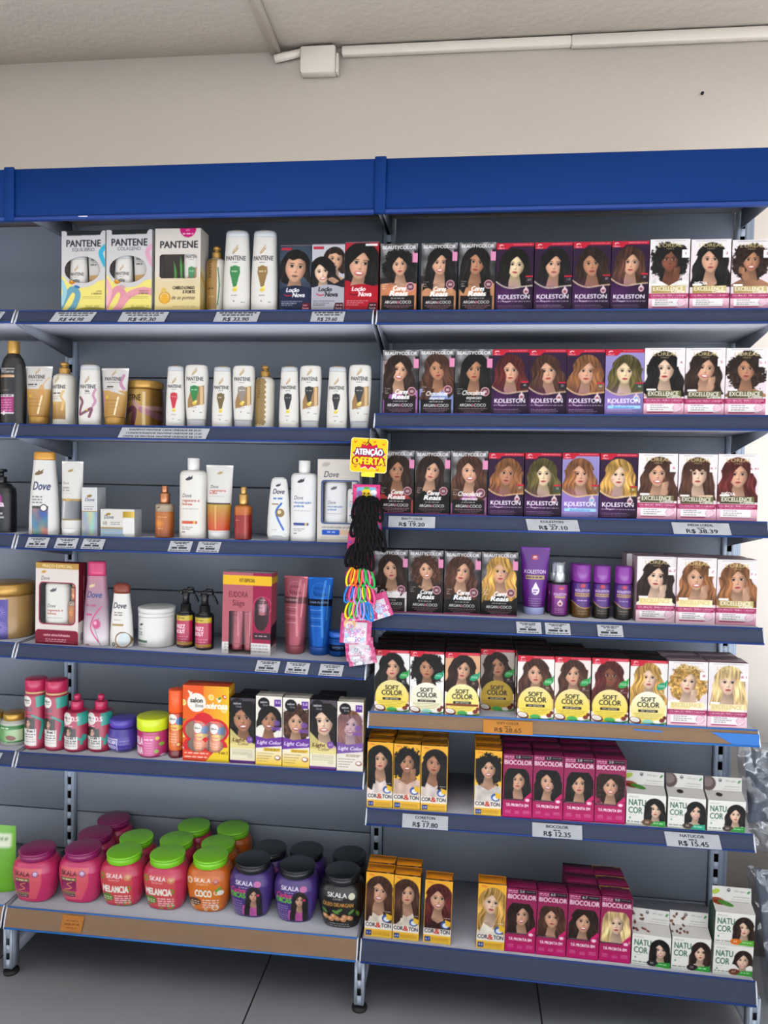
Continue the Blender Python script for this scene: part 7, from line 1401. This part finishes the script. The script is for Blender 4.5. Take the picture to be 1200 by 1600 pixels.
for idx, (sh, kind, a, x, y, w_, h, d, label, behind) in enumerate(ITEMS):
    z = zf(sh, x)+.0004; sl = slope(sh); rnd = random.Random(idx)
    if kind in ('pkit', 'dkit', 'ekit', 'xbox'): kit(kind, a, x, y, z, w_, h, d, label, idx, sl); continue
    if kind == 'skj': w_ = min(w_, .1275)
    if d == 0:
        put_bottle(kind, a, x, y, z, w_, h, label, seed=idx, rot=rnd.uniform(-.05, .05), group='big hair cream jars' if kind == 'skj' else None); continue
    if kind in ('nat', 'natup'):
        k2 = 'natlow' if 'lower of the stacked' in label else kind
        if kind == 'natup': x, y, z, w_, h = .9455, -.038, zf('RB', .944)+.0770, .095, .082
        me = natu_mesh(a, w_, h, d, idx, k2); o = link('dye_carton', me, None, (x, y, z), (0, -sl, -.06 if 'beside the magenta' in label or 'teal' in label else 0)); tag(o, label, 'dye carton', 'small dye cartons'); continue
    nm_, me = box_mesh(kind, a, w_, h, d, idx)
    if kind == 'bio': label = label+(', on the bottom right shelf' if sh == 'RB' else ', on the sixth right shelf')
    o = link(nm_, me, None, (x, y, z), (0, -sl, rnd.uniform(-.012, .012))); tag(o, label, 'hair dye box' if kind != 'dbox' else 'carton', GROUPS.get(kind))
    for i, bl in enumerate(behind):
        dx = rnd.uniform(-.003, .003) if kind != 'lor' else -.004
        if kind == 'lor' and idx and 'behind and left' in bl: dx = -.014
        if kind == 'lc': dx = .012
        yy = y+(i+1)*(d+.0015)
        if yy+d > DY+.004: break
        c = o.copy(); COL.objects.link(c); c.location = (x+dx, yy, z); c.rotation_euler = (0, -sl, rnd.uniform(-.015, .015))
        if kind == 'bio': bl = bl+(', on the bottom right shelf' if sh == 'RB' else ', on the sixth right shelf')
        tag(c, bl, 'hair dye box', GROUPS.get(kind))

# rows of jars behind the front row
BACKJ = [('P1', -.832, .088, 'pink jar with plum lid in the second row, left'), ('P1', -.822, .182, 'pink jar with plum lid in the back row'),
         ('M', -.700, .083, 'watermelon pink jar in the second row, left of the other green-lidded one'), ('M', -.578, .088, 'watermelon pink jar in the second row, right'), ('M', -.560, .180, 'watermelon pink jar in the back row'),
         ('C', -.450, .085, 'orange jar in the second row'), ('C', -.436, .182, 'orange jar in the back row'),
         ('V', -.292, .080, 'purple jar in the second row, left'), ('V', -.184, .085, 'purple jar in the second row, right'), ('A', -.057, .078, 'black jar in the second row')]
for v, x, y, lab in BACKJ:
    put_bottle('skj', (v,), x, y-.008, zf('LB', x)+.0004, .116, .137, lab+', bottom left shelf', seed=3, group='big hair cream jars')

# green pouch at the left picture edge
m = MB(); pc = Cv(40, 1.6, '6CB81C'); pc.rect(.1, .2, .9, .5, 'E8F0D8'); pc.greek(.2, .8, .3, .05, '3A7A1C')
n = 20; gx, gz = np.meshgrid(np.linspace(0, 1, n+1), np.linspace(0, 1, n+1)); bul = .018*np.sin(gx*math.pi)**.7*(1-gz**2)
for s in (-1, 1):
    V = np.stack([(gx-.5)*.11, s*bul, gz*.19], -1).reshape(-1, 3); i = np.arange((n+1)**2).reshape(n+1, n+1); q = np.stack([i[:-1, :-1], i[:-1, 1:], i[1:, 1:], i[1:, :-1]], -1).reshape(-1, 4)
    m.add(V, q if s < 0 else q[:, ::-1], pc.sample(gx, 1-gz).reshape(-1, 3))
o = m.build('refill_pouch', PLASTIC, smooth=True, loc=(-1.073, .02, zf('NB', -1.05)+.0004)); tag(o, 'bright green pouch cut off by the left picture edge, on the bottom shelf', 'pouch')

# ------------------------------------------------------------------ price tags on the rails
def price_tag(sh, xc, w_, lines, label, col='B9BCC2', hgt=.031, skew=0.0, ink='2A2C34'):
    base = sh[1] == 'B'; f = -.054 if base else 0; A = hgt/w_; c = Cv(max(50, int(w_*1400)), A, col)
    for (t, y, s, wd) in lines:
        if t is None: c.greek(.5-wd/2, .5+wd/2, y*A, s*A, ink, .85, int(xc*100)+int(y*100))
        else: c.text(t, .5, y*A, s*A, ink, w=wd, al='c', bold=1)
    c.noise(.06, 5, 5)
    m = MB(); n = c.W//c.k; sx = skew*hgt; top = (f-.0085, -.0045); k = (hgt*.95); lean = .42 if not base else .35
    d = Vector((0, -.0126, -.030)).normalized() if not base else Vector((0, -.013, -.046)).normalized()
    P0 = (-w_/2-sx, d.y*hgt, d.z*hgt); m.grid(P0, (w_, 0, 0), (sx, -d.y*hgt, -d.z*hgt), c, n, max(10, int(n*A)))
    b = [np.array(P0), np.array(P0)+[w_, 0, 0], np.array([w_/2, 0, 0]), np.array([-w_/2, 0, 0])]; m.quad([p+np.array([0, .0006, 0]) for p in b][::-1], col)
    z = zf(sh, xc); o = m.build('price_tag', PAPER, loc=(xc, f-.0062 if not base else f-.0068, z-.0045), rot=(0, -slope(sh), 0)); tag(o, label, 'price tag', 'price tags on the shelf rails'); return o
big = lambda nm_, pr: [(nm_, .3, .2, .45) if nm_ else (None, .1, .1, .9), (None, .42, .08, .15), (pr, .88, .34, .56)]
two = lambda pr: [(None, .05, .12, .85), (None, .27, .12, .7), (pr, .92, .36, .6)]
def tagx(sh, px0, px1): return px0, px1
TAGS = [('L1', -.822, .118, two('R$ 44.98'), .45, 'slanted price tag under the blue-ribboned gift box'), ('L1', -.624, .131, two('R$ 49.30'), .3, 'price tag under the two gift boxes, reading 49.30'),
        ('L1', -.366, .119, two('R$ 33.90'), .2, 'price tag under the two tall shampoo bottles, reading 33.90'), ('L1', -.122, .088, two('R$ 29.60'), .1, 'price tag reading 29.60 near the end of the top left shelf'),
        ('R3', .109, .122, big('BEAUTY COLOR', 'R$ 19.20'), 0, 'price tag reading 19.20 on the third right shelf'), ('R3', .467, .130, big('KOLESTON', 'R$ 27.10'), -.2, 'price tag reading 27.10 on the third right shelf'), ('R3', .832, .138, big('IMÉDIA LOREAL', 'R$ 38.39'), -.15, 'price tag reading 38.39 on the third right shelf'),
        ('R6', .163, .121, big('CORETON', 'R$ 17.80'), 0, 'price tag reading 17.80 on the sixth right shelf'), ('R6', .506, .127, big('BIOCOLOR', 'R$ 12.35'), 0, 'price tag reading 12.35 on the sixth right shelf'), ('R6', .842, .134, big('NATUCOR', 'R$ 15.45'), -.15, 'price tag reading 15.45 on the sixth right shelf')]
for sh, xc, w_, ln, sk, lab in TAGS: price_tag(sh, xc, w_, ln, lab, skew=sk, hgt=.031 if sh != 'R6' else .034)
price_tag('R5', .372, .127, big('SOFT COLOR', 'R$ 28.65'), 'orange price tag reading 28.65 on the tan-edged right shelf', col='C8873C', ink='6A4A28', hgt=.033)
price_tag('L2', -.565, .248, [('SHAMPOO PANTENE CADA UNIDADE R$ 20.25', .28, .17, .82), ('CONDICIONADOR PANTENE UNIDADE R$ 17.60', .6, .17, .86), ('CREME DE PENTEAR PANTENE UNIDADE R$ 22.90', .92, .17, .9)], 'long white price label with three lines, second left shelf', skew=.25)
small = [(None, .08, .08, .7), (None, .2, .08, .5), (None, .40, .09, .3), (None, .56, .18, .75), (None, .85, .07, .85)]
for sh, xs, nm_ in (('L3', (-.930, -.845, -.767, -.517, -.437), 'third left'), ('L4', (-.269, -.187, -.095), 'fourth left'), ('R4', (.417, .490, .621), 'fourth right')):
    for k, x in enumerate(xs):
        price_tag(sh, x, .063, small, 'small white price tag number %s from the left on the %s shelf' % (('one', 'two', 'three', 'four', 'five')[k], nm_), skew=.15 if sh[0] == 'L' else -.08, hgt=.03)
price_tag('LB', -.795, .062, [(None, .3, .07, .6), (None, .5, .1, .7), (None, .75, .06, .5)], 'orange price tag on the brown strip of the bottom left shelf', col='BE7A38', ink='8A5424', hgt=.04, skew=.1)
price_tag('N1', -1.065, .07, small, 'grey price tag end at the left picture edge, top shelf', hgt=.03, skew=.4)
price_tag('N5', -1.075, .07, small, 'white price tag end at the left picture edge, fifth shelf', hgt=.03, skew=.3)

# ------------------------------------------------------------------ hanging offer sign and hair-tie packs
SY = -.05
c = Cv(110, .92, 'F0CC20'); c.rect(0, 0, 1, .92, 'F2E8C8'); c.rect(.015, .015, .985, .905, 'F0C818', r=.08)
pts = []
for i in range(28):
    an = i/28*2*math.pi; r = (.46 if i % 2 else .36); pts.append((.5+r*math.cos(an)*1.02, .48+r*math.sin(an)*.78))
c.poly([(x+.0, y+.02) for x, y in pts], 'F4F0E8'); c.poly(pts, 'C81E3C')
for i, (x, y) in enumerate(((.12, .12), (.36, .13), (.64, .1), (.88, .16), (.1, .62), (.15, .78), (.75, .84))): c.curve([(x-.03, y-.02), (x, y+.01), (x+.03, y-.03)], .022, 'D84A28')
c.text('ATENÇÃO', .5, .46, .17, '1C2C64', w=.78, bold=5, al='c'); c.text('ATENÇÃO', .5, .45, .16, 'FFFFFF', w=.74, bold=3, al='c')
c.text('OFERTA', .5, .72, .21, '8A1426', w=.88, bold=5, al='c'); c.text('OFERTA', .5, .705, .19, 'FAD820', w=.84, bold=3, al='c')
sign = empty('offer_sign', (-.004, SY, 1.311+ZO), (0, .04, 0)); tag(sign, 'yellow and red offer card hanging in front of the middle post', 'sign')
W = .096; H = W*.92; m = MB()
rnd_ = lambda u, v: (np.maximum(abs(u-.5)-.42, 0)**2+np.maximum(abs(v*.92-.46)-.38, 0)**2) > .08**2
m.grid((-W/2, 0, 0), (W, 0, 0), (0, 0, H), c, 110, 101, rnd_)
m.quad([(W/2-.003, .001, .003), (-W/2+.003, .001, .003), (-W/2+.003, .001, H-.003), (W/2-.003, .001, H-.003)], 'D8D0C0'); m.build('card', PAPER, sign)
m = MB(); m.bbox(-.017, .018, -.0005, .002, -.011, .001, .0006); m.build('tab', pm('yellow_tab', 'DDB820', .5), sign, ink=False)
m = MB(); m.tube([(-.004, -.002, H*.88), (.0, -.001, H+.004), (.002, .012, H+.026), (.004, .05, H+.034)], .0009, 6); m.tube([(-.004, -.002, H*.88), (-.012, -.002, H*.78)], .0009, 6); m.tube([(-.004, -.002, H*.88), (.006, -.002, H*.78)], .0009, 6); m.build('string', BLACK, sign, ink=False)
m = MB(); m.box(-.004, .004, SY+.03, SY+.031, .83+ZO, 1.42+ZO)
tag(m.build('hanging_strip', CLEAR, ink=False), 'clear plastic strip that carries the hair-tie packs below the offer sign', 'hanging strip')
def loop_pts(cx, cz, w_, h_, lean, dy):
    out = []
    for k in range(22):
        t = k/22*2*math.pi; x = math.cos(t)*w_/2; z = math.sin(t)*h_/2*(1 if math.sin(t) > 0 else 1.05); x += lean*z; out.append((cx+x, dy-.004*math.cos(t*2), cz+z))
    return out
pinkcards = []
def pack(px, pz, colors, label, cw=.062, chh=.045, rz=0., smile=False, i=0, tw=.02, thh=.05, r=.0042, grp='hair-tie packs on the hanging strip'):
    root = empty('hair_tie_pack', (px, SY+.004*i-.012, pz+ZO), (0, rz, .1*((i % 3)-1))); tag(root, label, 'hair ties', grp)
    c = Cv(60, chh/cw, 'C83078'); r_ = random.Random(i+3)
    A = chh/cw
    c.ring(.5, A/2, .0, 0, 'FFFFFF'); c.rect(.04, .04, .96, A-.04, 'D8487F', r=.04)
    if smile: c.rect(.14, .1, .86, A-.1, '7AB0D0', r=.06); c.ell(.5, A*.55, .2, .2, 'E8C830'); c.ell(.42, A*.5, .03, .04, '3A2A20'); c.ell(.58, A*.5, .03, .04, '3A2A20'); c.ell(.25, A*.5, .1, .1, 'A060B0'); c.ell(.76, A*.45, .12, .1, 'E8E8F0'); c.ell(.5, A*.2, .1, .05, '58A848')
    else:
        for k in range(6): c.ell(r_.uniform(.1, .9), r_.uniform(.1, A-.1), .08, .06, ('3A8AC8', 'E8C830', '8A50A8', 'E8E0F0')[k % 4])
    for x in (.1, .9): c.ell(x, .1, .025, .025, '5A1030'); c.ell(x, A-.1, .025, .025, '5A1030')
    m = MB(); m.grid((-cw/2, 0, -chh), (cw, 0, 0), (0, 0, chh), c, 60, int(60*A)); m.quad([(cw/2, .0008, -chh), (-cw/2, .0008, -chh), (-cw/2, .0008, 0), (cw/2, .0008, 0)], 'B02868')
    m.build('header_card', PAPER, root)
    n = len(colors)
    for k, cc in enumerate(colors):
        u = (k/(n-1)-.5) if n > 1 else 0; m = MB(); x = u*(cw-.018)+(.006 if cc == '111114' else 0)
        m.tube(loop_pts(x, -chh*.82-thh*.42+.003*math.sin(k*2.3), tw, thh, -.5*u, -.006-.002*(k % 2)-.004*(1-abs(u))), r, 8, cc, closed=True, ry=r*1.7)
        m.build('hair_tie', pm('tie_'+cc, cc if cc != '111114' else '0B0B0D', .9, var=.2, scale=400, bump=.2, spec=.15), root, smooth=True, ink=False)
P2X = lambda px: (px-577)/600.; P2Z = lambda py: 1.2805-(py-757)/600.
K5 = ['111114']*6; CS = ['D8C020', 'E06A20', 'C83058', '2A9A48', '2A70B8', 'D85A90']
pack(P2X(574), P2Z(757), K5, 'topmost black hair ties pack, with a smiling sun on its pink card', smile=True, i=0, cw=.072, chh=.046, tw=.02, thh=.056)
pack(P2X(571), P2Z(783), K5, 'second black hair ties pack from the top of the hanging strip', i=1, rz=.05, tw=.02, thh=.058)
pack(P2X(576), P2Z(806), K5, 'third black hair ties pack from the top of the hanging strip', i=2, rz=-.05, cw=.07, tw=.02, thh=.054)
pack(P2X(566), P2Z(832), K5, 'lowest black hair ties pack, spread out above the bright ones', i=3, rz=.08, cw=.068, tw=.021, thh=.056)
pack(P2X(567), P2Z(866), ['D8C020', 'E06A20', 'D85030', '2A9A48', 'D86090', '2A9A48'], 'topmost pack of bright hair ties, yellow, orange and green', i=4, cw=.07, r=.0028, thh=.048, tw=.018)
pack(P2X(565), P2Z(893), ['2A70B8', 'C84070', '9A80B8', '2A9A48', 'D8C020', 'D85080'], 'middle pack of bright hair ties, blue at its left', i=5, cw=.075, r=.0028, thh=.046, tw=.018)
pack(P2X(566), P2Z(918), ['D8C020', '38A848', 'D86090', '9A80B8', '2A70B8', '2A78C0'], 'lowest pack of bright hair ties, blue at its right', i=6, cw=.07, r=.0028, thh=.048, tw=.019)
def bag(px, pz, w_, h, label, seed, rz=0, i=0, dark=False):
    c = Cv(int(w_*1400), h/w_, 'D8CCD4'); A = c.asp; r_ = random.Random(seed); c.rect(0, 0, 1, A*.25, 'C83078')
    c.rect(0, 0, .14, A, 'C03078'); c.rect(.86, .0, 1, A, 'C84080')
    if seed % 2 == 0: c.ell(.3, A*.35, .2, .22, 'E8B878'); c.ell(.3, A*.38, .12, .13, 'F0D8C0'); c.ell(.26, A*.37, .02, .03, '3A2A20'); c.ell(.35, A*.37, .02, .03, '3A2A20')
    for k in range(55): c.ring(r_.uniform(.15, .88), r_.uniform(A*.4, A*.95), r_.uniform(.04, .075), .022, r_.choice(['E080B0', '78B0E0', 'F0E8F4', 'C8509A', '9CC8EC', 'F4C0D8', 'B090D0'] if not dark else ['E8E8F0', 'C8CCD4', 'E080B0', 'B8C0CC', '6A6A78']))
    c.rect(.25, A*.8, .5, A*.93, 'F0F0F4')
    m = MB(); n = 24; gx, gz = np.meshgrid(np.linspace(0, 1, c.W//c.k), np.linspace(0, 1, int(c.W//c.k*A)))
    rip = .0045*np.sin(gx*math.pi)*np.sin(gz*math.pi)+.0022*(vnoise(gx*7+seed, gz*7)-.5)
    for s in (-1, 1):
        V = np.stack([(gx-.5)*w_, s*.003+s*rip*1.2, (gz-1)*h], -1).reshape(-1, 3); i_ = np.arange(gx.size).reshape(gx.shape); q = np.stack([i_[:-1, :-1], i_[:-1, 1:], i_[1:, 1:], i_[1:, :-1]], -1).reshape(-1, 4)
        m.add(V, q if s < 0 else q[:, ::-1], c.sample(gx, 1-gz).reshape(-1, 3))
    o = m.build('elastics_bag', print_mat('glossy_bag', .22, 0, .6), smooth=True, loc=(px, SY+.004*i-.012, pz+ZO), rot=(0, rz, 0)); tag(o, label, 'bag of elastics', 'little bags of elastics on the hanging strip')
bag(P2X(566), P2Z(925), .078, .075, 'pink and lilac bag of mini elastics just under the bright hair ties', 2, -.1, 7)
bag(P2X(585), P2Z(930), .07, .065, 'lilac bag of mini elastics sticking out to the right', 3, -.35, 8)
bag(P2X(560), P2Z(962), .082, .078, 'pink bag with a cartoonish face print and blue elastics', 4, .05, 9)
bag(P2X(563), P2Z(1000), .075, .06, 'clear bag with grey and white elastics, near the bottom of the strip', 5, -.1, 10, True)
bag(P2X(566), P2Z(1018), .075, .042, 'lowest pink and silver bag on the hanging strip', 6, -.2, 11, True)

# ------------------------------------------------------------------ wrapped goods beside the right end
GREYW = pm('grey_woven_bundle', '5A6069', .6, var=.25, scale=14, bump=.5); WRAP = film_mat('loose_clear_wrap', (.86, .88, .92), .10)
def drape(name, P0, U, V, amp, mat, parent, n=50, fx=6, fz=3, seed=0, th=.03):
    m = MB(); gu, gv = np.meshgrid(np.linspace(0, 1, n+1), np.linspace(0, 1, n+1)); P0, U, V = map(np.array, (P0, U, V))
    for s in (-1, 1):
        ed = np.sin(gu*math.pi)**.5*np.sin(gv*math.pi)**.5
        off = s*th*ed+amp*(vnoise(gu*fx+seed, gv*fz+seed)+.5*vnoise(gu*fx*2.3, gv*fz*2.3+seed)-.75)
        pts = P0+gu[..., None]*U+gv[..., None]*V+off[..., None]*np.array([.35, 1, 0])
        i_ = np.arange(gu.size).reshape(gu.shape); q = np.stack([i_[:-1, :-1], i_[:-1, 1:], i_[1:, 1:], i_[1:, :-1]], -1).reshape(-1, 4); m.add(pts.reshape(-1, 3), q if s < 0 else q[:, ::-1], hx('808080'))
    return m.build(name, mat, parent, smooth=True, ink=False)
b1 = empty('wrapped_bundle', (1.098, .16, .60)); tag(b1, 'grey goods in crumpled clear plastic, upper one right of the shelves', 'wrapped bundle')
drape('folded_goods', (-.055, 0, -.10), (.24, 0, -.02), (-.02, 0, .20), .02, GREYW, b1, fx=7, fz=1.5, seed=1)
drape('clear_wrap', (-.075, -.02, -.16), (.28, 0, -.03), (-.03, 0, .30), .035, WRAP, b1, fx=7, fz=6, seed=4, th=.05)
m = MB(); m.tube([(.0, -.045, .10), (.035, -.055, .04), (.06, -.06, -.06), (.07, -.06, -.13)], .007, 10); m.build('tube_frame', pm('tan_tube', '9A8874', .35, .3), b1, ink=False)
b2 = empty('wrapped_bundle', (1.112, .16, 0)); tag(b2, 'tall grey plastic-wrapped bundle standing on the floor, right of the shelves', 'wrapped bundle')
drape('folded_goods', (.01, 0, .01), (.24, 0, 0), (-.06, 0, .36), .025, GREYW, b2, fx=4, fz=2, seed=2)
drape('clear_wrap', (-.01, -.02, .005), (.27, 0, 0), (-.07, 0, .38), .03, WRAP, b2, fx=5, fz=6, seed=8, th=.05)
